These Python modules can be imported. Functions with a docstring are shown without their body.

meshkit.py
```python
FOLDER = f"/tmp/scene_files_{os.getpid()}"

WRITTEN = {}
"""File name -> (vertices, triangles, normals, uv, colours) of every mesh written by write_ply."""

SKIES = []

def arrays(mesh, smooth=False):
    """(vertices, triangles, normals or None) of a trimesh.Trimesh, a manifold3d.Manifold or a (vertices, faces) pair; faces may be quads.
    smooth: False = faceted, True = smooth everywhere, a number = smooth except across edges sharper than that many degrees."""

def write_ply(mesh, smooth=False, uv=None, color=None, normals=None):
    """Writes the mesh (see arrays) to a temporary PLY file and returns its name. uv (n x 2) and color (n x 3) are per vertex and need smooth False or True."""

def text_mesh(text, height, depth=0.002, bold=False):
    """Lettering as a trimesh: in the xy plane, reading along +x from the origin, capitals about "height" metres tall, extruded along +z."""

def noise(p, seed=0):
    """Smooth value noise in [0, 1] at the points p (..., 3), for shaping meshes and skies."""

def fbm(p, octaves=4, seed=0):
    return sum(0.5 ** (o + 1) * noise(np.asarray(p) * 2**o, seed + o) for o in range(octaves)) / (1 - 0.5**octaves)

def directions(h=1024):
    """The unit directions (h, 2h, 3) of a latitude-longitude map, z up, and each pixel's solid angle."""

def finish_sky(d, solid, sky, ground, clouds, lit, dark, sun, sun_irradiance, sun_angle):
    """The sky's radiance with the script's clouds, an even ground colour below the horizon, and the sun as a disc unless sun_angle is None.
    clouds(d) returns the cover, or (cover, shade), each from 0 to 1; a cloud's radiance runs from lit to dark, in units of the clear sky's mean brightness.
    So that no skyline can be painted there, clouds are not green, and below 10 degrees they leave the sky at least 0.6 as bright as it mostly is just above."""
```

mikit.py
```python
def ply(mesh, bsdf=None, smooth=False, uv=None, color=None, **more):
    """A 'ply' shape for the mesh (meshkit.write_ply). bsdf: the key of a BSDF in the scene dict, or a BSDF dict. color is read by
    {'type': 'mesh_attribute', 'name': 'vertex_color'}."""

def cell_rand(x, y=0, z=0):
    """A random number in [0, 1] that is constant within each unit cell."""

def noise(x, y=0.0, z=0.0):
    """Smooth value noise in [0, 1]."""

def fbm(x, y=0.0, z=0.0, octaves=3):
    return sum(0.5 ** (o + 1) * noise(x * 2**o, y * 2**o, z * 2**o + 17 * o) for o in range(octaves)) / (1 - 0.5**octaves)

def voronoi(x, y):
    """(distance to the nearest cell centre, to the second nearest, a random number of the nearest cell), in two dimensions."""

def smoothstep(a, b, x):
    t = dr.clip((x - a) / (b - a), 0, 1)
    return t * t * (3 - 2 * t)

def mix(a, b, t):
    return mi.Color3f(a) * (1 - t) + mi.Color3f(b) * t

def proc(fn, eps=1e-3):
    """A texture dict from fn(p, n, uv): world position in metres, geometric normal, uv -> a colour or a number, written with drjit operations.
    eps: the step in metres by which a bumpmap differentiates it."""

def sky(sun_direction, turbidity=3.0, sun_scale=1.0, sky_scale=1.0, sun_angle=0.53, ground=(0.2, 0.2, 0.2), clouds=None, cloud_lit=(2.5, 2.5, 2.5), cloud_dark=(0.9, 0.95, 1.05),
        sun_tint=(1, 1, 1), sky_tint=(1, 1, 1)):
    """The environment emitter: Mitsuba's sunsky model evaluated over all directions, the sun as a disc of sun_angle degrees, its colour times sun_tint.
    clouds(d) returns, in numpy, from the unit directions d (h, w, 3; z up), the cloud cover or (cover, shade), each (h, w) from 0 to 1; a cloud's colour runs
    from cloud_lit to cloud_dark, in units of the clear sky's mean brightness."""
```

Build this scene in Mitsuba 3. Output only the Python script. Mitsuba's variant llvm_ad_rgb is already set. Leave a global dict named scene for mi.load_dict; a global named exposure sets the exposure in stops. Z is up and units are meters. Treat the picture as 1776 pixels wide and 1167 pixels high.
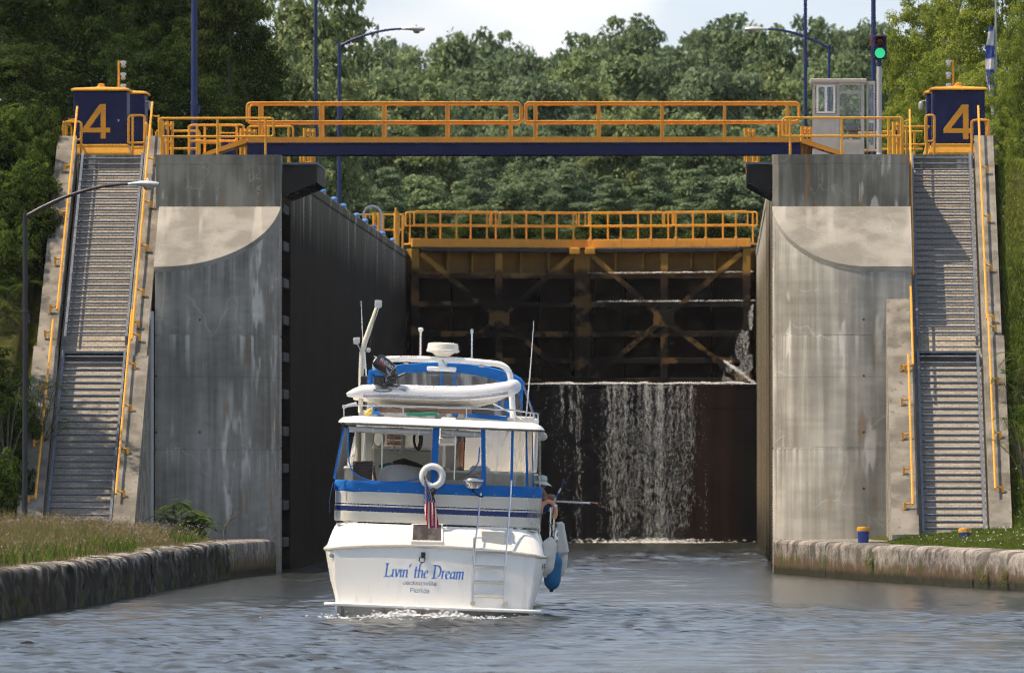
import math, random
import numpy as np, trimesh, manifold3d, shapely
import shapely.geometry as sg
from shapely.ops import unary_union
import drjit as dr, mitsuba as mi, mikit, meshkit
from mikit import noise, fbm, voronoi, cell_rand, smoothstep, mix, proc

scene, labels = {}, {}
T = mi.ScalarTransform4f
# ------------------------------------------------------------------ camera, sky, exposure
# World: x right, y along the lock away from the camera, z up, water at z = 0.  Long lens, low on the far bank.
F, CX, CY, EYE = 16975.0, 1243.0, 811.0, 2.9     # focal length in photo pixels, vanishing point of the lock axis, eye height
scene['camera'] = {'type': 'thinlens', 'fov': 2 * math.degrees(math.atan(888 / F)), 'fov_axis': 'x',
                   'to_world': T().look_at(origin=[0, 0, EYE], target=[(888 - CX) / F * 200, 200, EYE + (CY - 583.5) / F * 200], up=[0, 0, 1]),
                   'aperture_radius': 0.036, 'focus_distance': 212.0, 'near_clip': 1.0, 'far_clip': 5000.0}
SUN = np.array([-0.50, -0.05, 0.86])


def cloud_cover(d):
    q = np.stack([d[..., 0] * 30.0, d[..., 1] * 30.0, d[..., 2] * 80.0], -1)
    c = meshkit.fbm(q + 38.5, 5, 7)
    c = np.clip((c - 0.50) / 0.15, 0, 1) ** 1.2
    veil = 0.10 + 0.35 * np.clip(meshkit.fbm(q * 0.13 + 20, 4, 11) - 0.3, 0, 1) + 0.38 * np.exp(-np.clip(d[..., 2], 0, 1) / 0.10)
    return np.maximum(c * 0.9, veil), np.clip(meshkit.fbm(q * 0.9 + 9, 3, 3) - 0.35, 0, 1) * 0.6


scene['sky'] = mikit.sky(SUN.tolist(), turbidity=3.0, sun_scale=0.95, sky_scale=0.95, clouds=cloud_cover,
                         cloud_lit=(3.0, 3.0, 3.0), cloud_dark=(1.2, 1.25, 1.35), sun_tint=(1.0, 0.97, 0.92), sky_tint=(1.03, 1.0, 0.955))
exposure = 2.05
# ------------------------------------------------------------------ helpers
def at(px, py, y):
    """The world point that the photograph shows at this pixel, for a thing that stands y metres from the camera."""
    return np.array([(px - CX) * y / F, y, EYE + (CY - py) * y / F])


COUNT = {}


def num(name):
    k = COUNT.get(name, 0)
    COUNT[name] = k + 1
    return name if k == 0 else f'{name}_{k:03d}'


FRAME = [np.eye(4)]


class frame:
    def __init__(self, m): self.m = m
    def __enter__(self): FRAME.append(FRAME[-1] @ self.m)
    def __exit__(self, *a): FRAME.pop()


def rot(axis, deg):
    return trimesh.transformations.rotation_matrix(math.radians(deg), axis)


def mv(x, y, z):
    return trimesh.transformations.translation_matrix([x, y, z])


def vf(m):
    if isinstance(m, tuple): return np.asarray(m[0], float), np.asarray(m[1], int)
    if hasattr(m, 'to_mesh'):
        q = m.to_mesh()
        return np.array(q.vert_properties[:, :3], float), np.array(q.tri_verts, int)
    return np.array(m.vertices, float), np.array(m.faces, int)


def tri(f):
    f = np.asarray(f, int)
    return np.vstack([f[:, [0, 1, 2]], f[:, [0, 2, 3]]]) if f.shape[1] == 4 else f


def join(ms):
    vs, fs, n = [], [], 0
    for m in ms:
        v, f = vf(m)
        f = tri(f)
        vs.append(v); fs.append(f + n); n += len(v)
    return np.vstack(vs), np.vstack(fs)


def xf(m, M):
    v, f = vf(m)
    return v @ M[:3, :3].T + M[:3, 3], f


def put(key, m, mat, smooth=False, **kw):
    if isinstance(m, list): m = join(m)
    v, f = vf(m)
    M = FRAME[-1]
    v = v @ M[:3, :3].T + M[:3, 3]
    scene[key] = mikit.ply((v, f), mat, smooth=smooth, **kw)
    return key


def tag(key, label, cat=None, group=None, kind=None):
    d = {'label': label}
    if cat: d['category'] = cat
    if group: d['group'] = group
    if kind: d['kind'] = kind
    labels[key] = d
    return key


def thing(name, label, cat, group=None):
    return tag(num(name), label, cat, group)


def solo(name, m, mat, label, cat, group=None, kind=None, smooth=False, **kw):
    return tag(put(num(name), m, mat, smooth, **kw), label, cat, group, kind)


def part(parent, name, m, mat, smooth=False, label=None, kind=None, **kw):
    key = put(num(parent + '__' + name), m, mat, smooth, **kw)
    if label or kind:
        labels[key] = {**({'label': label} if label else {}), **({'kind': kind} if kind else {})}
    return key


def struct(name, m, mat, smooth=False, label=None, **kw):
    key = put(num(name), m, mat, smooth, **kw)
    labels[key] = {'kind': 'structure', **({'label': label} if label else {})}
    return key


BOXF = np.array([[0, 1, 3], [0, 3, 2], [4, 6, 7], [4, 7, 5], [0, 4, 5], [0, 5, 1], [2, 3, 7], [2, 7, 6], [0, 2, 6], [0, 6, 4], [1, 5, 7], [1, 7, 3]])
_cb = {}


def box(lo, hi, c=0.0):
    lo, hi = np.minimum(lo, hi).astype(float), np.maximum(lo, hi).astype(float)
    if c <= 0:
        v = np.array([[(lo, hi)[a][0], (lo, hi)[b][1], (lo, hi)[d][2]] for a in (0, 1) for b in (0, 1) for d in (0, 1)])
        return v, BOXF
    c = min(c, 0.45 * (hi - lo).min())
    pts = []
    for a in (-1, 1):
        for b in (-1, 1):
            for d in (-1, 1):
                for k in range(3):
                    w = np.array([a, b, d], float)
                    pts.append((w, k))
    if 'f' not in _cb:
        q = np.array([w * np.where(np.arange(3) == k, 1.0, 0.7) for w, k in pts])
        h = trimesh.Trimesh(q, trimesh.convex.convex_hull(q).faces, process=False)
        hull = trimesh.convex.convex_hull(q)
        ids = [int(np.argmin(np.linalg.norm(q - p, axis=1))) for p in hull.vertices]
        _cb['f'] = np.array(ids)[hull.faces]
    ctr, half = (lo + hi) / 2, (hi - lo) / 2
    v = np.array([ctr + w * np.where(np.arange(3) == k, half, half - c) for w, k in pts])
    return v, _cb['f']


def bar(p0, p1, w, h, up=(0, 0, 1), c=0.0):
    """A straight bar of rectangular section, h along up."""
    p0, p1 = np.asarray(p0, float), np.asarray(p1, float)
    d = p1 - p0
    L = np.linalg.norm(d); d = d / L
    u = np.asarray(up, float) - d * np.dot(up, d)
    if np.linalg.norm(u) < 1e-6: u = np.cross(d, [1, 0, 0])
    u /= np.linalg.norm(u)
    s = np.cross(u, d)
    s = np.cross(d, u)
    M = np.eye(4)
    M[:3, 0], M[:3, 1], M[:3, 2], M[:3, 3] = s, d, u, (p0 + p1) / 2
    return xf(box([-w / 2, -L / 2, -h / 2], [w / 2, L / 2, h / 2], c), M)


def tube(pts, r, n=6, caps=True):
    p = np.asarray(pts, float)
    r = np.broadcast_to(np.asarray(r, float), (len(p),))
    t = np.zeros_like(p)
    e = p[1:] - p[:-1]
    e = e / (np.linalg.norm(e, axis=1, keepdims=True) + 1e-12)
    t[0], t[-1] = e[0], e[-1]
    t[1:-1] = e[1:] + e[:-1]
    t /= np.linalg.norm(t, axis=1, keepdims=True) + 1e-12
    a = np.cross(t[0], [0, 0, 1.0] if abs(t[0][2]) < 0.9 else [1.0, 0, 0])
    a /= np.linalg.norm(a)
    A = []
    for k in range(len(p)):
        a = a - t[k] * np.dot(a, t[k]); a /= np.linalg.norm(a)
        A.append(a)
    A = np.array(A); B = np.cross(t, A)
    ang = np.arange(n) * 2 * np.pi / n + np.pi / n
    v = p[:, None] + r[:, None, None] * (np.cos(ang)[None, :, None] * A[:, None] + np.sin(ang)[None, :, None] * B[:, None])
    m = len(p)
    i, j = np.meshgrid(np.arange(m - 1), np.arange(n), indexing='ij')
    q = np.stack([i * n + j, i * n + (j + 1) % n, (i + 1) * n + (j + 1) % n, (i + 1) * n + j], -1).reshape(-1, 4)
    f = np.vstack([q[:, [0, 1, 2]], q[:, [0, 2, 3]]])
    v = v.reshape(-1, 3)
    if caps:
        v = np.vstack([v, p[:1], p[-1:]])
        k = np.arange(n)
        f = np.vstack([f, np.stack([k * 0 + m * n, (k + 1) % n, k], 1), np.stack([k * 0 + m * n + 1, (m - 1) * n + k, (m - 1) * n + (k + 1) % n], 1)])
    return v, f


def lathe(prof, n=24, close=True):
    """Revolve (r, z) pairs about z."""
    prof = np.asarray(prof, float)
    p = np.stack([prof[:, 0] * 0, prof[:, 0] * 0, prof[:, 1]], 1)
    m = len(p)
    ang = np.arange(n) * 2 * np.pi / n
    v = np.stack([prof[:, 0, None] * np.cos(ang), prof[:, 0, None] * np.sin(ang), np.broadcast_to(prof[:, 1, None], (m, n))], -1).reshape(-1, 3)
    i, j = np.meshgrid(np.arange(m - 1), np.arange(n), indexing='ij')
    q = np.stack([i * n + j, i * n + (j + 1) % n, (i + 1) * n + (j + 1) % n, (i + 1) * n + j], -1).reshape(-1, 4)
    return v, tri(q)


def prism(poly, axis, a, b):
    """Extrude a polygon (shapely, or points) along an axis from a to b. axis 'x': points are (y, z); 'y': (x, z); 'z': (x, y)."""
    if not hasattr(poly, 'geom_type'): poly = sg.Polygon(poly)
    m = trimesh.creation.extrude_polygon(poly, b - a, engine='earcut')
    v, f = vf(m)
    u, w, t = v[:, 0], v[:, 1], v[:, 2] + a
    if axis == 'x': return np.stack([t, u, w], 1), f
    if axis == 'y': return np.stack([u, t, w], 1), f[:, ::-1]
    return np.stack([u, w, t], 1), f


def grid(P):
    """Quads between the points P (m, n, 3)."""
    m, n = P.shape[:2]
    i, j = np.meshgrid(np.arange(m - 1), np.arange(n - 1), indexing='ij')
    q = np.stack([i * n + j, i * n + j + 1, (i + 1) * n + j + 1, (i + 1) * n + j], -1).reshape(-1, 4)
    return P.reshape(-1, 3), tri(q)


def round_path(pts, r, k=4):
    """A polyline with rounded inner corners."""
    pts = [np.asarray(p, float) for p in pts]
    out = [pts[0]]
    for a, b, c in zip(pts, pts[1:], pts[2:]):
        u, w = a - b, c - b
        lu, lw = np.linalg.norm(u), np.linalg.norm(w)
        rr = min(r, lu * 0.45, lw * 0.45)
        p0, p1 = b + u / lu * rr, b + w / lw * rr
        for s in np.linspace(0, 1, k):
            out.append((1 - s) ** 2 * p0 + 2 * s * (1 - s) * b + s * s * p1)
    out.append(pts[-1])
    return np.array(out)


# ------------------------------------------------------------------ materials
def two(d): return {'type': 'twosided', 'bsdf': d}


def rgb(c): return {'type': 'rgb', 'value': list(map(float, c))}


def paint(name, c, rough=0.45, metallic=0.0, coat=0.0, spec=0.5, sheen=0.0):
    scene[name] = two({'type': 'principled', 'base_color': c if isinstance(c, dict) else rgb(c), 'roughness': rough, 'metallic': metallic,
                       'clearcoat': coat, 'clearcoat_gloss': 0.9, 'specular': spec, 'sheen': sheen})
    return name


def worn(c, dirt, amount=0.5, sc=3.0, streak=0.3):
    def fn(p, n, uv):
        k = fbm(p.x * sc, p.y * sc, p.z * sc, 3)
        s = fbm(p.x * sc * 4, p.y * sc * 4, p.z * sc * 0.4, 2)
        return mix(c, dirt, amount * smoothstep(0.45, 0.8, k * (1 - streak) + s * streak))
    return proc(fn)


def pier_color(p, n, uv):
    """Old board-marked concrete: blotches, water streaks, pale lime weeping from cracks."""
    k = fbm(p.x * 0.7 + 4, p.y * 0.7, p.z * 0.55, 4)
    s = fbm(p.x * 6.0, p.y * 6.0, p.z * 0.22, 3)
    g = noise(p.x * 30, p.y * 30, p.z * 30)
    c = mix((0.20, 0.194, 0.172), (0.47, 0.457, 0.415), smoothstep(0.3, 0.72, 0.55 * k + 0.45 * s) * 0.85 + 0.15 * g)
    lime = smoothstep(0.60, 0.74, fbm(p.x * 2.6 + 7, p.y * 2.6, p.z * 0.3, 3)) * smoothstep(0.42, 0.62, fbm(p.x * 5, p.y * 5, p.z * 1.1, 3))
    wx = p.x + p.y * 0.6 + 0.5 * fbm(p.x * 2, p.z * 2 + 5, 3.0, 3)
    wz = p.z + 0.6 * fbm(p.x * 2 + 9, p.z * 2, 7.0, 3)
    a, b, _ = voronoi(wx * 0.75, wz * 0.6)
    crack = (1 - smoothstep(0.0, 0.045, b - a)) * smoothstep(0.50, 0.60, noise(p.x * 0.9 + 3, p.y * 0.9, p.z * 0.7))
    weep = smoothstep(0.46, 0.80, fbm(p.x * 7.0 + 17, p.y * 7.0, 0.30 * p.z, 4)) * smoothstep(0.3, 0.6, noise(p.x * 1.1, p.y, p.z * 0.8 + 3)) * (dr.exp(-dr.maximum(6.55 - p.z, 0.0) * 1.1) * smoothstep(6.6, 6.5, p.z) + dr.exp(-dr.maximum(3.45 - p.z, 0.0) * 1.1) * smoothstep(3.5, 3.4, p.z) + dr.exp(-dr.maximum(9.2 - p.z, 0.0) * 0.7))
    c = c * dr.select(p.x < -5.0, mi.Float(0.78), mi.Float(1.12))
    c = mix(c, (0.64, 0.63, 0.58), dr.minimum(0.85 * lime + 0.26 * crack + 0.8 * weep, 1.0))
    rust = smoothstep(0.66, 0.78, fbm(p.x * 3 + 31, p.y * 3, p.z * 0.5, 3))
    c = mix(c, (0.26, 0.15, 0.07), rust * 0.5)
    hx, hz = (p.x + 0.6 * p.y) / 1.3, p.z / 1.55
    hole = smoothstep(0.045, 0.03, dr.sqrt(dr.square((hx - dr.floor(hx) - 0.5) * 1.3) + dr.square((hz - dr.floor(hz) - 0.5) * 1.55))) * smoothstep(0.4, 0.5, cell_rand(dr.floor(hx), dr.floor(hz), 4)) * smoothstep(0.85, 0.95, dr.abs(n.y))
    c = c * (1 - 0.7 * hole)
    grain = noise(p.x * 3 + p.y * 3, p.z * 9.0, 2.0)
    c = c * (0.92 + 0.16 * grain)
    lift = 1 - smoothstep(0.0, 0.02, dr.abs(dr.abs(p.z - 4.4) - 1.0))
    damp = smoothstep(0.9, 0.2, p.z + 0.5 * noise(p.x * 3, p.y * 3, 2.0))
    return c * (1 - 0.25 * lift) * (1 - 0.35 * damp)


def block_color(p, n, uv):
    """The darker top block: weathered grey green with pale drips and a few rust runs."""
    k = fbm(p.x * 1.2 + 4, p.y, p.z * 0.8, 4)
    s = fbm(p.x * 9.0, p.y * 9.0, p.z * 0.5, 3)
    c = mix((0.12, 0.119, 0.104), (0.275, 0.27, 0.238), smoothstep(0.3, 0.75, 0.6 * k + 0.4 * s))
    a, b, _ = voronoi(p.x * 1.5 + 0.9 * fbm(p.x * 3, p.z * 3, 3.0, 3), p.z * 1.1 + 0.8 * fbm(p.x * 3 + 9, p.z * 3, 5.0, 3))
    drip = smoothstep(0.66, 0.76, fbm(p.x * 5, p.y * 5, p.z * 0.7 + 3, 3)) * smoothstep(0.4, 0.6, noise(p.x * 1.3, p.y, p.z * 1.5))
    drip = dr.maximum(drip, (1 - smoothstep(0.0, 0.05, b - a)) * smoothstep(0.5, 0.6, noise(p.x * 1.4 + 3, p.y, p.z * 1.2)) * smoothstep(10.2, 10.7, p.z) * 0.42)
    c = mix(c, (0.5, 0.5, 0.47), drip * 0.75)
    rust = smoothstep(0.68, 0.8, fbm(p.x * 4 + 31, p.y * 3, p.z * 0.5, 3))
    return mix(c, (0.3, 0.17, 0.07), rust * 0.6)


def cover_color(p, n, uv):
    """Sun-bleached sloping concrete."""
    k = fbm(p.x * 1.6, p.y * 1.6, p.z * 1.6, 4)
    g = noise(p.x * 26, p.y * 26, p.z * 26)
    c = mix((0.195, 0.187, 0.165), (0.335, 0.322, 0.29), 0.75 * smoothstep(0.3, 0.7, k) + 0.25 * g)
    a, b, _ = voronoi(p.x * 0.8 + 0.6 * fbm(p.x * 2, p.z * 2, 3.0, 2), p.z * 0.9 + p.y * 0.5)
    crack = (1 - smoothstep(0.0, 0.035, b - a)) * smoothstep(0.5, 0.6, noise(p.x * 1.1, p.y, p.z))
    return mix(c, (0.50, 0.48, 0.43), crack * 0.25 + 0.5 * smoothstep(0.55, 0.7, fbm(p.x * 2.2 + 3, p.z * 0.7, 1.0, 3)) * smoothstep(8.9, 9.8, p.z))


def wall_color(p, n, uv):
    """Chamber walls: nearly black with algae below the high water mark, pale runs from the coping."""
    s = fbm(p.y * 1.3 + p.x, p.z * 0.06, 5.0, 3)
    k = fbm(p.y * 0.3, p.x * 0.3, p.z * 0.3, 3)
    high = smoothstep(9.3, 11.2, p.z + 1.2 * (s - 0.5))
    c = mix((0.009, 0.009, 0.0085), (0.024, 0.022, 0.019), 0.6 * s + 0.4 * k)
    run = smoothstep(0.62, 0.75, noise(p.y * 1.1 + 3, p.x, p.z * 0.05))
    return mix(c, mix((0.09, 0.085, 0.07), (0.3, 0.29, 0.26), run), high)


def brown_wall_color(p, n, uv):
    s = fbm(p.y * 0.6 + p.x * 3, p.z * 0.05, 5.0, 3)
    c = mix((0.05, 0.04, 0.025), (0.17, 0.145, 0.10), smoothstep(0.3, 0.7, s))
    high = smoothstep(9.0, 11.0, p.z)
    low = smoothstep(2.5, 0.3, p.z)
    return mix(mix(c, (0.3, 0.28, 0.23), high), (0.02, 0.018, 0.012), low)


def sill_color(p, n, uv):
    """The wet wall under the gate: black, with a rusty brown part to the right."""
    s = fbm(p.x * 3.0, p.z * 0.15, 5.0, 3)
    c = mix((0.004, 0.004, 0.006), (0.018, 0.017, 0.018), s)
    r = smoothstep(-2.5, 0.0, p.x + 1.2 * (fbm(p.x, p.z * 0.3, 2.0, 3) - 0.5)) * smoothstep(1.3, 0.2, p.x)
    joint = 1 - smoothstep(0.01, 0.05, dr.abs(p.z - 5.2))
    return mix(c, (0.075, 0.034, 0.018), r * (0.4 + 0.6 * s)) * (1 - 0.6 * joint)


def stain_color(p, n, uv):
    """Gate steel: orange paint above the pool level, black slime below with paint and rust showing through."""
    k = fbm(p.x * 1.7, p.y * 2, p.z * 1.7, 4)
    s = fbm(p.x * 4.0, p.y, p.z * 0.5, 3)
    c = mix((0.24, 0.125, 0.020), (0.33, 0.19, 0.042), s)
    c = mix(c, (0.08, 0.05, 0.02), smoothstep(0.5, 0.8, s) * 0.4)
    mid = smoothstep(10.75, 10.35, p.z + 0.45 * (k - 0.5))
    brown = mix((0.035, 0.020, 0.009), (0.115, 0.066, 0.022), smoothstep(0.45, 0.68, k))
    c = mix(c, brown, mid)
    return mix(c, mix((0.008, 0.007, 0.006), brown, smoothstep(0.52, 0.70, k)), smoothstep(10.3, 9.6, p.z))


def slime_color(p, n, uv):
    k = fbm(p.x * 1.1, p.y * 2, p.z * 1.3, 4)
    c = mix((0.004, 0.004, 0.004), (0.018, 0.013, 0.007), smoothstep(0.45, 0.7, k))
    up = mix((0.22, 0.11, 0.018), (0.29, 0.16, 0.034), fbm(p.x * 5, p.z * 0.4, 1.0, 2))
    band = smoothstep(11.3, 10.5, p.z + 0.3 * k)
    return mix(mix(up, (0.14, 0.09, 0.05), band), c, smoothstep(10.42, 10.36, p.z))


def quay_color(p, n, uv):
    """Spalled old quay concrete: lichen on top, rust brown tide band, dark wet foot with algae."""
    k = fbm(p.x * 2.2, p.y * 2.2, p.z * 2.2, 4)
    s = fbm(p.x * 5 + p.y * 5, p.z * 0.7, 2.0, 3)
    g = fbm(p.x * 14, p.y * 14, p.z * 14, 2)
    c = mix((0.085, 0.077, 0.068), (0.285, 0.262, 0.24), smoothstep(0.28, 0.72, 0.6 * k + 0.4 * g))
    black = smoothstep(0.56, 0.70, fbm(p.x * 1.9 + p.y * 1.9, p.z * 1.3, 8.0, 4)) * smoothstep(0.35, 0.8, p.z + 0.3 * k)
    c = mix(c, (0.05, 0.045, 0.04), black * 0.75)
    tide = smoothstep(0.62, 0.30, p.z + 0.42 * (s - 0.5))
    c = mix(c, (0.085, 0.055, 0.032), tide)
    foot = smoothstep(0.30, 0.12, p.z + 0.15 * (k - 0.5))
    moss = smoothstep(0.56, 0.66, fbm(p.x * 1.4 + 5, p.y * 1.4, p.z * 2, 3)) * smoothstep(0.75, 0.3, p.z)
    c = mix(c, (0.05, 0.065, 0.012), moss * 0.8)
    return mix(c, (0.022, 0.022, 0.013), foot)


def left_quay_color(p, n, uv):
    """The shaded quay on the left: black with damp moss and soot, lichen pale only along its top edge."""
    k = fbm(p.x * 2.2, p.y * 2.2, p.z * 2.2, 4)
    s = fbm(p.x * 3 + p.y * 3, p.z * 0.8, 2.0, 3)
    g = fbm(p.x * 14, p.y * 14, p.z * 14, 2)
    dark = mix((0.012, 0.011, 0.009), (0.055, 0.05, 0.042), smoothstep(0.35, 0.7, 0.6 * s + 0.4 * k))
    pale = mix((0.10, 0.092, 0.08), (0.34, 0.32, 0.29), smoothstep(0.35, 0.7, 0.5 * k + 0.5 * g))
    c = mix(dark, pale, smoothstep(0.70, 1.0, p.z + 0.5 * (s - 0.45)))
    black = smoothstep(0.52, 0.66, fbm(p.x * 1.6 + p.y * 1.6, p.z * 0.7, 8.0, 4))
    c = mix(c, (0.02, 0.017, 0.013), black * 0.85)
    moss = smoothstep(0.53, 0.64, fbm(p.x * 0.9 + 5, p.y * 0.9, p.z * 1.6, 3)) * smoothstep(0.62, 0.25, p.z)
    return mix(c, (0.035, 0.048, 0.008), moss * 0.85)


def paver_color(p, n, uv):
    """Small paving blocks on the bank behind the open steps."""
    u = p.x / 0.2
    row = dr.floor(p.y / 0.10)
    u = u + 0.5 * (row - 2 * dr.floor(row / 2))
    fx, fy = u - dr.floor(u), p.y / 0.10 - row
    j = smoothstep(0.0, 0.1, fx) * smoothstep(1.0, 0.9, fx) * smoothstep(0.0, 0.18, fy) * smoothstep(1.0, 0.82, fy)
    t = cell_rand(dr.floor(u), row, 1)
    k = fbm(p.x * 2, p.y * 2, p.z * 2, 3)
    c = mix((0.27, 0.245, 0.205), (0.45, 0.41, 0.355), 0.4 * t + 0.6 * k)
    return c * (0.62 + 0.38 * j)


def bed_color(p, n, uv):
    k = fbm(p.x * 0.8, p.y * 0.8, p.z * 0.8, 4)
    g = fbm(p.x * 9, p.y * 9, 2.0, 2)
    return mix((0.055, 0.048, 0.025), (0.07, 0.085, 0.022), smoothstep(0.35, 0.65, 0.6 * k + 0.4 * g))


def concrete(name, fn, bump=0.004, sc=24.0, rough=0.85):
    scene[name] = two({'type': 'bumpmap', 'arbitrary': proc(lambda p, n, uv: fbm(p.x * sc, p.y * sc, p.z * sc, 2), eps=4e-3), 'scale': bump,
                       'bsdf': {'type': 'principled', 'base_color': proc(fn), 'roughness': rough, 'specular': 0.3}})


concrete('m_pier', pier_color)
concrete('m_block', block_color)
concrete('m_cover', cover_color, 0.008)
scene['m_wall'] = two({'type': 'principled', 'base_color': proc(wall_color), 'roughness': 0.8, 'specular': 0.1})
scene['m_brown_wall'] = two({'type': 'principled', 'base_color': proc(brown_wall_color), 'roughness': 0.7, 'specular': 0.3})
scene['m_sill'] = two({'type': 'principled', 'base_color': proc(sill_color), 'roughness': 0.5, 'specular': 0.15})
scene['m_gate'] = two({'type': 'principled', 'base_color': proc(stain_color), 'roughness': 0.65, 'specular': 0.15})
scene['m_slime'] = two({'type': 'principled', 'base_color': proc(slime_color), 'roughness': 0.8, 'specular': 0.08})
concrete('m_quay', quay_color, 0.02, 12.0)
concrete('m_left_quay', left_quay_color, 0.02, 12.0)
scene['m_paver'] = two({'type': 'diffuse', 'reflectance': proc(paver_color)})
scene['m_bed'] = two({'type': 'diffuse', 'reflectance': proc(bed_color)})
scene['m_leaf'] = {'type': 'principledthin', 'base_color': {'type': 'mesh_attribute', 'name': 'vertex_color'}, 'roughness': 0.5, 'diff_trans': 0.7, 'spec_trans': 0.0}
scene['m_blade'] = {'type': 'principledthin', 'base_color': {'type': 'mesh_attribute', 'name': 'vertex_color'}, 'roughness': 0.6, 'diff_trans': 0.6, 'spec_trans': 0.0}
paint('m_bark', worn((0.09, 0.075, 0.06), (0.16, 0.14, 0.11), 0.8, 5), 0.9)
paint('m_orange', worn((0.70, 0.335, 0.026), (0.46, 0.19, 0.03), 0.55, 2.5), 0.4)
paint('m_orange_dull', worn((0.66, 0.275, 0.024), (0.40, 0.17, 0.04), 0.6, 2.0), 0.5)
paint('m_navy', worn((0.007, 0.012, 0.068), (0.014, 0.020, 0.085), 0.7, 2.0), 0.5, 0, 0, 0.3)
paint('m_pole_blue', (0.026, 0.042, 0.14), 0.5, 0, 0, 0.3)
paint('m_number', (0.80, 0.35, 0.022), 0.5)
paint('m_galv', worn((0.115, 0.14, 0.185), (0.22, 0.25, 0.30), 0.7, 4), 0.5, 0.2)
paint('m_grey_pole', (0.42, 0.43, 0.44), 0.5, 0.2)
paint('m_dark_pole', (0.035, 0.036, 0.045), 0.5, 0.3)
paint('m_lamp_head', (0.55, 0.58, 0.62), 0.4, 0.2)
paint('m_black', (0.012, 0.012, 0.015), 0.45)
paint('m_black_steel', (0.009, 0.009, 0.011), 0.6)
paint('m_booth', worn((0.46, 0.44, 0.41), (0.36, 0.34, 0.31), 0.7, 2.0), 0.6)
paint('m_white', (0.78, 0.78, 0.76), 0.4)
paint('m_bluewhite', (0.10, 0.25, 0.62), 0.4)
paint('m_silver', (0.6, 0.6, 0.6), 0.3, 0.8)
paint('m_red', (0.5, 0.02, 0.03), 0.4)
scene['m_glass'] = {'type': 'thindielectric'}
# ------------------------------------------------------------------ the setting: water, banks, far ground
XL, XR = -12.14, 1.56                      # faces of the lock chamber
rng = np.random.default_rng(11)
BX, BY = -5.52, 190.0                      # where the boat's stern meets the water


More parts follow.
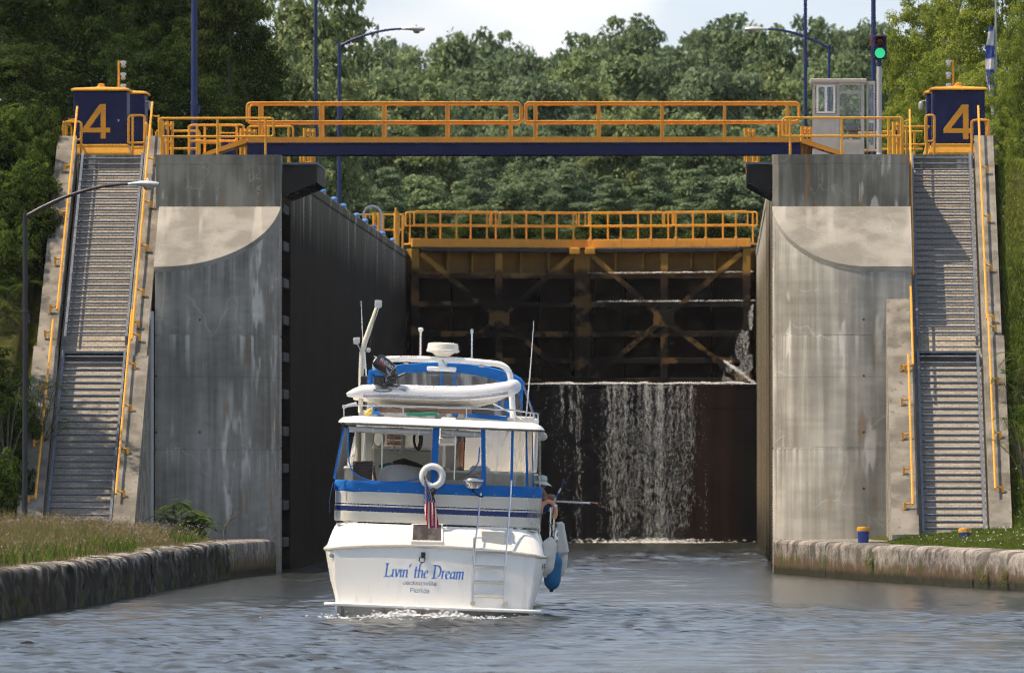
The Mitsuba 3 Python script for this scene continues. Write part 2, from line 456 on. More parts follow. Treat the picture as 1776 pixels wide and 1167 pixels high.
def wave_height(x, y):
    r = np.random.default_rng(5)
    h = np.zeros_like(x)
    p = np.stack([x * 0.16, y * 0.05, x * 0], -1)
    patch = 0.12 + 1.5 * np.clip(meshkit.fbm(p, 3, 4) - 0.18, 0, 1) ** 1.1
    calm = 1.0 - 0.25 * np.clip((y - 185) / 40, 0, 1) + 0.75 * np.clip((y - 244) / 14, 0, 1)
    calm = calm * (1 - 0.75 * np.clip((x + 1.5) / 2.5, 0, 1) * np.clip((y - 205) / 18, 0, 1) * np.clip((272 - y) / 6, 0, 1))      # lee of the right quay
    calm = calm * (1 - 0.6 * np.clip((-10.6 - x) / 1.5, 0, 1) * np.clip((y - 195) / 20, 0, 1))                                    # lee of the left quay
    calm = calm * (1 - 0.75 * np.exp(-((y - 238 - 1.2 * x) / 5.0) ** 2)) * (1 - 0.7 * np.clip((y - 345) / 15, 0, 1))
    patch = patch * calm
    crest = 0.25 + 1.5 * meshkit.fbm(np.stack([x * 3.2, y * 0.55, x * 0 + 8], -1), 2, 14)
    for lam in np.geomspace(0.22, 4.2, 64):
        th = r.normal(0.2, 0.8) + (np.pi if r.random() < 0.3 else 0)
        kx, ky = 2 * np.pi / lam * np.sin(th), 2 * np.pi / lam * np.cos(th)
        w = 0.030 * (lam / 0.9) ** -0.22 * lam / (2 * np.pi) * np.sin(kx * x + ky * y + r.random() * 6.28)
        h += w * (crest if lam < 1.5 else 0.75)
    h *= patch
    # the wake: two low crests spreading from the stern, and churned water between them
    for side in (-1, 1):
        d = BY - 1 - y
        line = BX + side * (2.0 + d * 0.42)
        w = 0.45 + d * 0.02
        ridge = np.exp(-((x - line) / w) ** 2) * np.clip(d / 2, 0, 1) * np.exp(-d / 30)
        h += 0.07 * ridge * (0.7 + 0.6 * np.sin((y * 1.3 + x * 2.1)))
    churn = np.exp(-((x - BX) / 2.2) ** 2) * np.clip((BY - y) / 1.0, 0, 1) * np.exp(-np.clip(BY - y, 0, 99) / 9)
    q = np.stack([x * 1.6, y * 0.9, x * 0 + 3], -1)
    h += 0.16 * churn * (meshkit.fbm(q, 4, 9) - 0.5)
    return h


xs = np.concatenate([np.linspace(-60, -17.5, 6), np.arange(-17, 9.5, 0.065), np.linspace(10, 60, 12)])
ys = np.concatenate([np.linspace(-120, 128, 16), np.arange(132, 200, 0.125), np.arange(200, 285, 0.25), np.arange(285, 382, 0.5)])
gx, gy = np.meshgrid(xs, ys, indexing='ij')
water_pts = np.stack([gx, gy, wave_height(gx, gy)], -1)
scene['m_water'] = {'type': 'roughplastic', 'distribution': 'ggx', 'alpha': 0.03, 'int_ior': 1.33, 'diffuse_reflectance': rgb((0.042, 0.046, 0.043)), 'nonlinear': False}
struct('water', grid(water_pts[:, ::-1]), 'm_water', True)

QL = np.array([(-12.14, 269.6), (-12.95, 255), (-13.05, 235), (-13.15, 210), (-13.7, 186), (-14.6, 150), (-16.5, 100), (-22, -60)])
QR = np.array([(1.56, 269.4), (3.75, 252), (7.22, 230), (13.5, 190), (20, 150), (30, 90), (48, -60)])
QZ = 0.95


def edge_x(Q, y): return np.interp(y, Q[::-1, 1], Q[::-1, 0])


def slope_z(y): return np.clip(1.2 + 0.70 * (y - 261), 1.2, 11.7)


def ground_z(x, y):
    """Height of the banks: flat by the water, a steep bank beside the steps, a plateau above, low hills far off."""
    q = np.stack([x * 0.25, y * 0.25, x * 0], -1)
    bumps = (meshkit.fbm(q, 3, 2) - 0.5)
    flat = 1.02 + 0.0035 * np.clip(y - 186, 0, 75) + 0.12 * bumps
    d = np.where(x < 0, np.clip(-19.5 - x, 0, 40), np.clip(x - 12, 0, 40))
    flat = flat + 0.10 * d
    inside = (x > -19.0) & (x < 7.6)
    under_pier = (x > -16.3) & (x < 5.3)
    e = np.where(x < -5, edge_x(QL, np.minimum(y, 269.4)) - x, x - edge_x(QR, np.minimum(y, 269.4)))
    t = np.clip((e - np.where(y > 256, 2.4, 0.8)) / 2.2, 0, 1)
    flat = 0.935 * (1 - t) + np.maximum(flat, 0.96) * t
    z = np.where((y < 260.5) | under_pier, flat, np.maximum(flat, slope_z(y) - np.where(inside, 0.75, 0.15) + 0.35 * bumps))
    far = np.clip(y - 440, 0, None)
    z = np.where(y > 278, 11.55 - np.where(inside, 0.3, 0) + 0.15 * bumps, z)
    return z + np.minimum(far * 0.018, 5.0) + 6 * np.clip((far - 350) / 500, 0, 3) * meshkit.fbm(q * 0.02, 3, 1)


ysl = np.concatenate([np.linspace(-60, 170, 24), np.arange(174, 290, 0.8), np.linspace(292, 384, 12)])
sl = np.concatenate([np.linspace(0.6, 12, 44), np.linspace(12.6, 40, 24), np.geomspace(44, 900, 18)])
for name, Q, sg_ in (('left_bank', QL, -1), ('right_bank', QR, 1)):
    ex = np.where(ysl > 269.4, Q[0, 0] + sg_ * 0.4, edge_x(Q, ysl))
    X = ex[:, None] + sg_ * sl[None]
    Y = np.broadcast_to(ysl[:, None], X.shape)
    P = np.stack([X, Y, ground_z(X, Y)], -1)
    struct(name, grid(P if sg_ > 0 else P[:, ::-1]), 'm_bed', True)
fx, fy = np.meshgrid(np.concatenate([-np.geomspace(2500, 60, 14), np.linspace(-50, 50, 21), np.geomspace(60, 2500, 14)]),
                     np.concatenate([np.linspace(384.7, 700, 40), np.geomspace(720, 4000, 14)]), indexing='ij')
struct('far_ground', grid(np.stack([fx, fy, ground_z(fx, fy)], -1)[:, ::-1]), 'm_bed', True)
lx, ly = np.meshgrid(np.array([-800., -300, 300, 800]), np.array([-800., -60]), indexing='ij')
struct('near_shore', grid(np.stack([lx, ly - 120, lx * 0 + 1.0], -1)), 'm_bed')


# ------------------------------------------------------------------ quay walls
def quay_section(Q, y0, y1, side, rough, seed, inland=0.9, gap=0.02):
    """One length of the quay wall between y0 and y1: top, worn edge and face."""
    L = abs(y0 - y1)
    n = max(6, int(L / (0.11 if rough > 0.03 else 0.5)))
    y = np.linspace(y0 - gap, y1 + gap, n)
    x = edge_x(Q, y)
    dx = np.gradient(x, y)
    nrm = np.stack([-np.ones_like(x) * side, dx * side], 1)     # towards the water
    nrm /= np.linalg.norm(nrm, axis=1, keepdims=True)
    prof = [(-inland, -0.02), (-inland * 0.6, 0.0), (-0.4, 0.0), (-0.22, -0.005), (-0.10, -0.02), (-0.03, -0.06), (0, -0.12)] + [(0.0, -d) for d in np.linspace(0.18, 1.15, 16 if rough > 0.03 else 5)] + [(0.0, -1.9)]
    prof = np.array(prof)
    P = np.zeros((n, len(prof), 3))
    P[..., 0] = x[:, None] + nrm[:, 0, None] * prof[None, :, 0]
    P[..., 1] = y[:, None] + nrm[:, 1, None] * prof[None, :, 0]
    P[..., 2] = QZ + prof[None, :, 1]
    if rough > 0:
        q = P * np.array([1.1, 1.1, 1.6]) + seed
        f = meshkit.fbm(q, 5, seed) - 0.5
        big = meshkit.fbm(P * 0.35 + seed, 3, seed + 3) - 0.5
        w = np.clip((P[..., 2] + 0.4) / 0.7, 0.15, 1.0)
        face = np.clip((prof[:, 0] + 0.45) / 0.4, 0, 1)[None]
        out = (f * 1.3 + big * 0.9) * rough * w * face
        eat = np.clip(meshkit.fbm(P * np.array([0.7, 0.7, 1.1]) + 9 + seed, 4, seed) - 0.45, 0, 1) * 3.0 * rough * np.exp(-((P[..., 2] - QZ) / 0.28) ** 2) * face
        out = out + (meshkit.fbm(P * 5.0 + seed, 3, seed + 7) - 0.5) * rough * 0.7 * w * face
        P[..., 0] += nrm[:, 0, None] * (out - eat)
        P[..., 1] += nrm[:, 1, None] * (out - eat)
        P[..., 2] += (f * 0.9 * rough - eat * 0.5) * np.exp(-((P[..., 2] - QZ) / 0.2) ** 2)
    ends = []
    for k, flip in ((0, False), (n - 1, True)):
        ring = P[k]
        c = np.vstack([ring, ring[-1:] + [side * inland, 0, 0]])
        m = len(c)
        f2 = np.array([[m - 1, i, i + 1] for i in range(m - 2)])
        ends.append((c, f2 if flip == (side > 0) else f2[:, ::-1]))
    g = grid(P[:, ::-1] if side < 0 else P)
    return join([g] + ends)


for side, Q, lab, secs in ((-1, QL, 'rough old concrete quay wall with mossy spalled edge below the wild grass', [(269.6, 257, 0.0, 3.2), (257, 245, 0.20, 0.9), (245, 226, 0.26, 0.9), (226, 205, 0.22, 0.9), (205, 182, 0.2, 0.9), (182, 150, 0.15, 0.9), (150, -60, 0.0, 0.9)]),
                           (1, QR, 'pale old concrete quay wall with tide stain below the mown grass and two bollards', [(269.4, 259, 0.0, 3.2), (259, 254, 0.07, 1.0), (254, 236.5, 0.09, 0.9), (236.5, 220, 0.10, 0.9), (220, 190, 0.09, 0.9), (190, -60, 0.0, 0.9)])):
    w = thing('quay_wall', lab, 'wall')
    for k, (a, b, r, inl) in enumerate(secs):
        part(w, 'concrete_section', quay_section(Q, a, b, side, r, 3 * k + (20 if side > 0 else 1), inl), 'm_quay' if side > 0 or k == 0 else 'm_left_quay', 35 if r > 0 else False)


# ------------------------------------------------------------------ concrete piers at the lock mouth
def cut_below(man, a, b, c, d):
    """Keep the part of a manifold with a x + b y + c z <= d."""
    n = np.array([a, b, c], float)
    L = np.linalg.norm(n)
    return man.trim_by_plane((-n / L).tolist(), -d / L)


def pier(xi, xo, s, lab, curve_w):
    """xi the chamber face, xo the outer face, s = -1 left pier, 1 right pier."""
    k = thing('concrete_pier', lab, 'pier')
    a = np.linspace(0, np.pi / 2, 22)
    # plan: flat front at y = 269.5 rounding back into the chamber face
    arc = [(xi + s * curve_w * (1 - np.sin(t)), 272.3 - 2.8 * np.cos(t)) for t in a][::-1]
    plan = [(xo, 288), (xo, 269.5)] + [(xi + s * curve_w, 269.5)] + [q for q in arc if True][1:][::-1][::-1]
    arc_pts = [(xi + s * curve_w * (1 - math.sin(t)), 272.3 - 2.8 * math.cos(t)) for t in a]
    plan = [(xo, 276.0), (xo, 269.5)] + arc_pts + [(xi, 273.0), (xi + s * 1.3, 273.0), (xi + s * 1.3, 276.0)]
    poly = sg.Polygon(plan).buffer(0)

    def ex(pl, z0, z1):
        m = trimesh.creation.extrude_polygon(pl, z1 - z0, engine='earcut')
        man = manifold3d.Manifold(manifold3d.Mesh(np.array(m.vertices, np.float32), np.array(m.faces, np.uint32)))
        return man.translate([0, 0, z0])
    A = (0, -0.68, 1, 10.16 - 0.68 * 272.0)          # the sloping top: z <= 10.16 - 0.68 (272 - y)
    small = poly.buffer(-0.03)
    part(k, 'core', cut_below(ex(small, -1.0, 10.9), *A[:3], A[3] - 0.20), 'm_pier')
    lifts = [(-1.0, 3.45), (3.45, 6.55), (6.55, 10.9)]
    for z0, z1 in lifts:
        part(k, 'concrete_lift', cut_below(ex(poly, z0 + 0.018, z1 - 0.018), *A[:3], A[3] - 0.16), 'm_pier', 30)
    big = poly.buffer(0.035, join_style=2)
    top = cut_below(ex(big, 7.5, 12.0), *A[:3], A[3])
    top = top - cut_below(ex(big.buffer(0.2), 7.0, 12.0), *A[:3], A[3] - 0.14)
    top = top.trim_by_plane([0, -1, 0], -271.99)
    part(k, 'sloping_cover', top, 'm_cover', 20)
    lo, hi = (min(xi, xo), max(xi, xo))
    ch = 0.16
    if s < 0: blk = [(xo - 0.12, 288), (xo - 0.12, 272), (xi - ch, 272), (xi, 272 + ch), (xi, 273.0), (xi - 0.9, 273.2), (xi - 0.9, 288)]
    else: blk = [(xo + 0.0, 288), (xo + 0.0, 272), (xi + ch, 272), (xi, 272 + ch), (xi, 273.0), (xi + 0.9, 273.2), (xi + 0.9, 288)]
    part(k, 'top_block', prism(sg.Polygon(blk), 'z', 10.10, 11.33), 'm_block')
    part(k, 'coping', prism(sg.Polygon(blk).buffer(0.02, join_style=2), 'z', 11.335, 11.6), 'm_block')
    return k


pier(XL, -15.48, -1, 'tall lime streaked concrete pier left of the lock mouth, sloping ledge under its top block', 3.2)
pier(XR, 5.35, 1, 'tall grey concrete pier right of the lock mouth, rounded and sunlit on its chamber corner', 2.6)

# ------------------------------------------------------------------ chamber walls
def chamber_wall(x, s, mat, lab):
    k = thing('lock_wall', lab, 'wall')
    y0 = 278.6
    n = 12
    yj = np.linspace(y0, 384, n + 1)
    for a, b in zip(yj[:-1], yj[1:]):
        part(k, 'wall_panel', box([x, a + 0.015, -1], [x + s * 1.6, b - 0.015, 11.05]), mat)
    part(k, 'backing', box([x + s * 0.03, y0 + 0.02, -1.2], [x + s * 1.5, 384, 11.0]), mat)
    part(k, 'coping', box([x - s * 0.03, y0, 11.055], [x + s * 1.65, 384, 11.4], 0.06), mat)
    # the slot for stop logs between pier and wall, with its struts
    part(k, 'slot_back', box([x + s * 0.95, 273.25, -1.2], [x + s * 1.4, y0 - 0.02, 11.3]), mat)
    for i in range(11):
        z = 10.2 - i * 1.045
        part(k, 'strut', box([x + s * 0.03, 275.2, z - 0.13], [x + s * 0.93, 278.4, z + 0.13], 0.02), 'm_strut')
    part(k, 'slot_rail', tube([[x + s * 0.45, 275.6, -0.5], [x + s * 0.45, 275.6, 10.9]], 0.035), 'm_strut')
    return k


paint('m_strut', (0.055, 0.058, 0.068), 0.7)
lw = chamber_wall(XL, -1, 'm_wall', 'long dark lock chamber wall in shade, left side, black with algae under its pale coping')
rw = chamber_wall(XR, 1, 'm_brown_wall', 'brown lock chamber wall seen edge on beside the right pier')
for i, y in enumerate((283, 290, 297.5)):     # timber rubbing strips on the right wall
    part(rw, 'rubbing_strip', box([XR - 0.07, y, 0.2], [XR - 0.004, y + 0.35, 11.0], 0.02), 'm_brown_wall')


def bollard_ball(x, y, lab, s):
    """A small blue and white mooring post on the coping."""
    k = thing('mooring_post', lab, 'mooring post', 'blue and white mooring posts along the chamber walls')
    with frame(mv(x, y, 11.4) @ rot([1, 0, 0], 12) @ np.diag([0.58, 0.58, 0.62, 1.0])):
        part(k, 'base', lathe([(0.0, 0.0), (0.15, 0.0), (0.17, 0.06), (0.16, 0.2), (0.0, 0.2)], 12), 'm_white', 40)
        part(k, 'cap', lathe([(0.0, 0.205), (0.17, 0.205), (0.20, 0.26), (0.17, 0.35), (0.08, 0.40), (0.0, 0.41)], 12), 'm_bluewhite', 40)


ordn = ['nearest', 'second', 'third', 'fourth', 'fifth', 'sixth', 'seventh', 'eighth', 'ninth', 'tenth', 'eleventh', 'twelfth']
lys = [301, 307, 316, 324, 336, 344, 353, 362, 373]
for i, y in enumerate(lys):
    bollard_ball(XL - 0.22, y, f'blue and white mooring post on the left lock wall, {ordn[i]} to the boat' if i else 'blue and white mooring post on the left lock wall, the one nearest the boat', -1)
rys = [296, 301, 309, 315, 322, 329, 337, 345, 362]
for i, y in enumerate(rys):
    bollard_ball(XR + 0.13, y, f'blue and white mooring post on the right lock wall, {ordn[i]} from the near end' if i else 'blue and white mooring post on the right lock wall, the one at the near end', 1)

# black steel platforms cantilevered over the chamber
for s, x, lab in ((-1, XL, 'black steel platform jutting over the chamber from the left pier top'), (1, XR, 'black steel platform jutting over the chamber from the right pier top')):
    k = thing('steel_platform', lab, 'platform')
    w = 0.98 if s < 0 else 0.72
    poly = [(x + s * 0.0, 11.36), (x - s * w, 11.36), (x - s * w, 10.86), (x, 10.48)]
    for i, y in enumerate(np.linspace(273.4, 279.0, 4)):
        part(k, 'bracket', prism(poly, 'y', y, y + 0.05), 'm_black_steel')
    part(k, 'edge_beam', box([x - s * w, 273.3, 10.86], [x - s * (w - 0.06), 279.1, 11.36]), 'm_black_steel')
    part(k, 'soffit', prism([(x, 10.53), (x - s * (w - .07), 10.91), (x - s * (w - .07), 10.95), (x, 10.57)], 'y', 273.5, 279), 'm_black_steel')
    part(k, 'deck', box([x + s * 0.02, 273.28, 11.365], [x - s * (w + 0.02), 279.12, 11.42]), 'm_galv')

# ------------------------------------------------------------------ upper gate with its two leaves, and the wall under it
solo('sill_wall', join([box([XL, 380.2, -1.2], [XR, 381.6, 5.98]), box([XL, 380.12, 5.985], [XR, 381.7, 6.16], 0.03)]), 'm_sill',
     'dark wet concrete wall below the upper lock gate with water running down it', 'wall')


def gate_leaf(pivot, mitre, lab):
    k = thing('gate_leaf', lab, 'lock gate')
    p, m = np.array(pivot), np.array(mitre)
    L = float(np.linalg.norm(m - p))
    e = (m - p) / L
    nrm = np.array([e[1], -e[0]])
    if nrm[1] > 0: nrm = -nrm
    M = np.eye(4)
    M[:2, 0], M[:2, 1], M[:2, 3] = e, nrm, p         # u along the leaf, w towards the camera
    zg = [11.30, 10.40, 9.28, 8.12, 7.08, 6.30]

    def B(u0, u1, w0, w1, z0, z1, c=0.012):
        v, f = box([u0, w0, z0], [u1, w1, z1], c)
        return (v, f[:, ::-1]) if np.linalg.det(M[:3, :3]) < 0 else (v, f)

    def bb(a, b, w, h):
        v, f = bar(a, b, w, h, (0, 1, 0))
        return (v, f[:, ::-1]) if np.linalg.det(M[:3, :3]) < 0 else (v, f)

    with frame(M):
        part(k, 'skin_plate', B(0, L, -0.12, 0.0, 6.2, 11.45, 0), 'm_slime')
        part(k, 'heel_post', B(0, 0.32, 0.003, 0.60, 6.2, 11.44), 'm_gate')
        part(k, 'mitre_post', B(L - 0.48, L, 0.003, 0.60, 6.2, 11.44), 'm_gate')
        for z in zg[1:]:
            part(k, 'girder', join([B(0.325, L - 0.485, 0.003, 0.50, z - 0.03, z + 0.03), B(0.325, L - 0.485, 0.503, 0.54, z - 0.11, z + 0.11)]), 'm_gate')
        part(k, 'centre_post', B(L / 2 - 0.15, L / 2 + 0.15, 0.545, 0.58, 6.25, 11.3), 'm_gate')
        for q in (0.22, 0.36, 0.64, 0.8):
            part(k, 'stiffener', B(L * q - 0.04, L * q + 0.04, 0.003, 0.30, 10.44, 11.38), 'm_gate')
        for q in (0.25, 0.75):
            part(k, 'diaphragm', B(L * q - 0.03, L * q + 0.03, 0.003, 0.32, 6.4, 10.36), 'm_slime')
        c = (L / 2, 0.60, 8.72)
        for (u, z) in ((0.38, 11.25), (L - 0.52, 11.25), (0.38, 6.35), (L - 0.52, 6.35)):
            part(k, 'diagonal_brace', bb((u, 0.605, z), c, 0.20, 0.035), 'm_gate')
        part(k, 'gusset_plate', B(L / 2 - 0.42, L / 2 + 0.42, 0.625, 0.64, 8.4, 9.05), 'm_gate')
        part(k, 'fender_timber', B(0.4, L - 0.6, 0.45, 0.74, 11.33, 11.485), 'm_black')
        part(k, 'walkway_beam', B(0.0, L - 0.02, 0.55, 0.72, 11.50, 11.83), 'm_orange_dull')
        part(k, 'walkway_deck', B(0.0, L - 0.02, -0.55, 0.54, 11.60, 11.66), 'm_orange_dull')
        for w in (0.70, -0.52):
            h = L / 2 - 0.01
            for a, b in ((0.08, h - 0.03), (h + 0.03, L - 0.06)):
                for z in (12.88, 12.36):
                    pass
                part(k, 'rail', tube(round_path([(a, w, 12.36), (a, w, 12.88), (b, w, 12.88), (b, w, 12.36), (a + 0.001, w, 12.36)], 0.09), 0.032), 'm_orange', 40)
                for q in np.linspace(0.14, 0.86, 3) if w > 0 else np.linspace(0.05, 0.77, 3):
                    u = a + (b - a) * q
                    part(k, 'rail_post', tube([(u, w, 11.66), (u, w, 12.88)], 0.034), 'm_orange', 40)
                    if w > 0: part(k, 'post_foot', B(u - 0.06, u + 0.06, 0.722, 0.76, 11.56, 11.9), 'm_orange_dull')
    return k


gate_leaf((XL + 0.06, 382.0), (-5.30, 384.15), 'left leaf of the orange and black upper lock gate, in shade')
gate_leaf((XR - 0.06, 382.0), (-5.24, 384.15), 'right leaf of the orange and black upper lock gate, water jetting at its right edge')
mt = part('gate_leaf', 'mitre_bracket', box([-5.75, 382.9, 11.25], [-5.36, 383.35, 11.5], 0.03), 'm_orange')
part('gate_leaf_001', 'mitre_bracket', box([-5.15, 382.9, 11.25], [-4.76, 383.35, 11.5], 0.03), 'm_orange')

# falling water
scene['m_foam'] = two({'type': 'principled', 'base_color': rgb((0.80, 0.82, 0.84)), 'roughness': 0.4, 'specular': 0.5})
OCT_V = np.array([[1, 0, 0], [-1, 0, 0], [0, 1, 0], [0, -1, 0], [0, 0, 1], [0, 0, -1]], float)
OCT_F = np.array([[0, 2, 4], [2, 1, 4], [1, 3, 4], [3, 0, 4], [2, 0, 5], [1, 2, 5], [3, 1, 5], [0, 3, 5]])


def drops(c, size):
    c, size = np.asarray(c), np.asarray(size)
    v = c[:, None] + OCT_V[None] * size[:, None]
    f = OCT_F[None] + 6 * np.arange(len(c))[:, None, None]
    return v.reshape(-1, 3), f.reshape(-1, 3)


r = np.random.default_rng(21)
C, S = [], []
streams = [(975, .10, .25), (990, .10, .3), (1003, .3, .95), (1056, .5, .8), (1066, .9, 1), (1085, .8, .95), (1098, .3, .9), (1121, 1., 1.0), (1128, .6, 1.0), (1142, 1.2, 1.0), (1148, 1.2, 1.0), (1163, .6, 1.0),
           (1185, .35, .9), (1198, .4, .8), (1175, .25, .7), (1108, .3, .8), (1075, .4, .9)]
for px, dens, reach in streams:
    n = int(500 * dens)
    x0 = (px - CX) * 380.0 / F
    z = 6.1 - 6.1 * reach * r.random(n) ** 1.15
    sp = 0.05 + 0.013 * (6.1 - z)
    C.append(np.stack([x0 + r.normal(0, 1, n) * sp, 380.05 - 0.16 * r.random(n), z], 1))
    S.append(np.stack([0.0035 + 0.005 * r.random(n), np.full(n, 0.005), 0.02 + 0.17 * r.random(n) ** 2], 1))
n = 4200                                           # thin spray between the streams
px = np.where(r.random(n) < 0.72, r.uniform(1042, 1208, n), r.uniform(930, 1240, n))
z = 6.1 * r.random(n) ** 0.9
keep = meshkit.noise(np.stack([px * 0.05, z * 0.15, z * 0], -1), 3) > 0.42
C.append(np.stack([(px - CX) * 380 / F, 380.0 - 0.25 * r.random(n), z], 1)[keep])
S.append(np.stack([0.003 + 0.004 * r.random(n), np.full(n, 0.004), 0.010 + 0.05 * r.random(n)], 1)[keep])
n = 1300                                           # the lip
px = r.uniform(700, 1312, n)
bright = np.clip((px - 880) / 120, 0.15, 1) * (0.25 + 1.2 * meshkit.noise(np.stack([px * .06, px * 0, px * 0], -1), 6))
C.append(np.stack([(px - CX) * 380 / F, 380.10 - 0.06 * r.random(n), 6.15 + 0.06 * r.random(n) * bright], 1))
S.append(np.stack([0.03 + 0.07 * r.random(n), np.full(n, 0.02), (0.008 + 0.030 * r.random(n)) * bright], 1))
n = 500                                            # foot
px = r.normal(1125, 62, n)
C.append(np.stack([(px - CX) * 380 / F, 379.9 - 1.6 * r.random(n) ** 2, 0.01 + 0.16 * r.random(n) ** 4], 1))
S.append(np.stack([0.02 + 0.07 * r.random(n), np.full(n, 0.03), 0.008 + 0.016 * r.random(n)], 1))
solo('falling_water', drops(np.vstack(C), np.vstack(S)), 'm_foam', 'white water running down the dark wall under the upper gate in streaks', 'waterfall', kind='stuff')
C, S = [], []
n = 1500                                            # the jet at the right edge of the right leaf
t = r.random(n) ** 0.7
z = 9.25 - 3.0 * t
x = XR - 0.12 - 1.25 * t * r.random(n) ** 1.3 - 0.08 * r.random(n)
keep = meshkit.noise(np.stack([x * 6, z * 2, z * 0], -1), 5) > 0.36
C.append(np.stack([x, 381.3 - 0.3 * r.random(n), z], 1)[keep])
S.append(np.stack([0.005 + 0.007 * r.random(n), np.full(n, 0.008), 0.010 + 0.035 * r.random(n)], 1)[keep])
n = 320
t = r.random(n)
C.append(np.stack([XR - 1.25 + 1.15 * t + 0.03 * r.normal(size=n), 381.2 - 0.1 * r.random(n), 7.05 - 0.85 * t + 0.03 * r.normal(size=n)], 1))
S.append(np.stack([0.02 + 0.03 * r.random(n), np.full(n, 0.015), 0.012 + 0.02 * r.random(n)], 1))
for z0, a, b in ((10.43, 1018, 1308), (9.31, 1035, 1310)):     # films of water on two girders
    n = 240
    px = a + (b - a) * r.random(n)
    q = np.interp((px - CX) * 382 / F, [-5.24, XR], [383.5, 381.4])
    C.append(np.stack([(px - CX) * 382 / F, q - 0.02 * r.random(n), z0 + 0.10 + 0.012 * r.normal(size=n)], 1))
    S.append(np.stack([0.04 + 0.07 * r.random(n), np.full(n, 0.015), 0.003 + 0.006 * r.random(n)], 1))
solo('water_jet', drops(np.vstack(C), np.vstack(S)), 'm_foam', 'white spray jetting from the right edge of the upper gate', 'water spray', kind='stuff')

# ------------------------------------------------------------------ steps up the banks
ZS = lambda y: 1.2 + 0.70 * (y - 261)


def staircase(x0, x1, lab):
    k = thing('staircase', lab, 'stairs')
    gap = 0.05
    part(k, 'paved_slope', grid(np.array([[[x, y, ZS(y) - 0.42] for y in np.linspace(259.6, 276.6, 18)] for x in np.linspace(x1 + 0.1, x0 - 0.1, 6)])), 'm_paver')
    for (a, b, n, dx) in ((261.0, 267.9, 27, -0.0), (268.6, 276.0, 31, 0.0)):
        for x in (x0, x1 - 0.07):
            part(k, 'stringer', prism([(a - 0.15, ZS(a - 0.15) - 0.16), (b, ZS(b) - 0.16), (b, ZS(b) + 0.10), (a - 0.15, ZS(a - 0.15) + 0.10)], 'x', x, x + 0.07), 'm_galv')
        for i in range(n):
            y = a + (b - a) * (i + 0.5) / n
            z = ZS(y)
            part(k, 'tread', tube([(x0 + 0.072, y, z), (x1 - 0.072, y, z)], 0.031, 8), 'm_galv', 50)
    part(k, 'landing', box([x0 + 0.01, 267.93, ZS(268) - 0.07], [x1 - 0.01, 268.62, ZS(268) - 0.01]), 'm_galv')
    part(k, 'top_riser', box([x0 - 0.05, 276.05, ZS(276) - 0.9], [x1 + 0.05, 276.6, ZS(276) + 0.02]), 'm_block')
    return k


def wedge(x0, x1, y0, y1, up, lab, step=None):
    """A sloping concrete side wall of the steps."""
    k = thing('side_wall', lab, 'wall')
    seg = [(y0, y1)] if step is None else [(y0, step), (step + 0.02, y1)]
    for i, (a, b) in enumerate(seg):
        d = 0.0 if (step is None or i == 0) else 0.06
        n = max(1, round((b - a) / 2.6))
        q = np.linspace(a, b, n + 1)
        for c, e in zip(q[:-1], q[1:]):
            part(k, 'concrete_section', prism([(c + 0.008, -0.5), (e - 0.008, -0.5), (e - 0.008, ZS(e) + up - d), (c + 0.008, ZS(c) + up - d)], 'x', x0 - (0.07 if (step and i == 0 and x0 < -18) else 0), x1 - d), 'm_stairwall')
    return k


concrete('m_stairwall', lambda p, n, uv: mix(mix((0.13, 0.121, 0.104), (0.265, 0.247, 0.215), smoothstep(0.25, 0.75, fbm(p.x * 2, p.y * 2, p.z * 2, 4))), (0.10, 0.09, 0.075),
                                            0.6 * smoothstep(0.6, 0.75, fbm(p.x * 7, p.y * 7, p.z * 0.8, 3))), 0.004)
staircase(-17.93, -16.17, 'steep galvanised steel steps up the left bank beside the lamp post')
staircase(5.47, 7.17, 'steep galvanised steel steps up the right bank behind the bollards')
wedge(-18.62, -18.02, 260.2, 276.3, 0.42, 'sloping concrete side wall left of the left steps, dappled by leaf shadow', 267.6)
wedge(-16.12, -15.52, 260.4, 276.3, 0.42, 'sloping concrete side wall between the left steps and the left pier', 267.2)
wedge(4.66, 5.38, 260.3, 269.46, 0.42, 'short sloping concrete side wall against the front of the right pier')
wedge(7.27, 7.86, 260.0, 276.3, 0.42, 'sloping concrete side wall right of the right steps, beside the grass bank', 268.0)


def handrail(pts, lab, side, nb):
    """An orange tube handrail with brackets."""
    k = thing('handrail', lab, 'handrail')
    p = np.array(pts, float)
    part(k, 'tube', tube(round_path(p, 0.06), 0.034), 'm_orange', 40)
    s = np.linspace(0.04, 0.96, nb)
    cum = np.concatenate([[0], np.cumsum(np.linalg.norm(np.diff(p, axis=0), axis=1))])
    for q in s:
        c = np.array([np.interp(q * cum[-1], cum, p[:, i]) for i in range(3)])
        part(k, 'bracket', join([tube(round_path([c, c + [0, 0, -0.12], c + [side * 0.20, 0, -0.16]], 0.04), 0.024), box(c + [side * 0.20 - 0.03, -0.05, -0.30], c + [side * 0.20 + 0.03, 0.05, -0.10])]), 'm_orange')
    return k


def hr(x, y0, y1, dz=0.72): return [(x, y, ZS(y) + dz) for y in (y0, y1)]


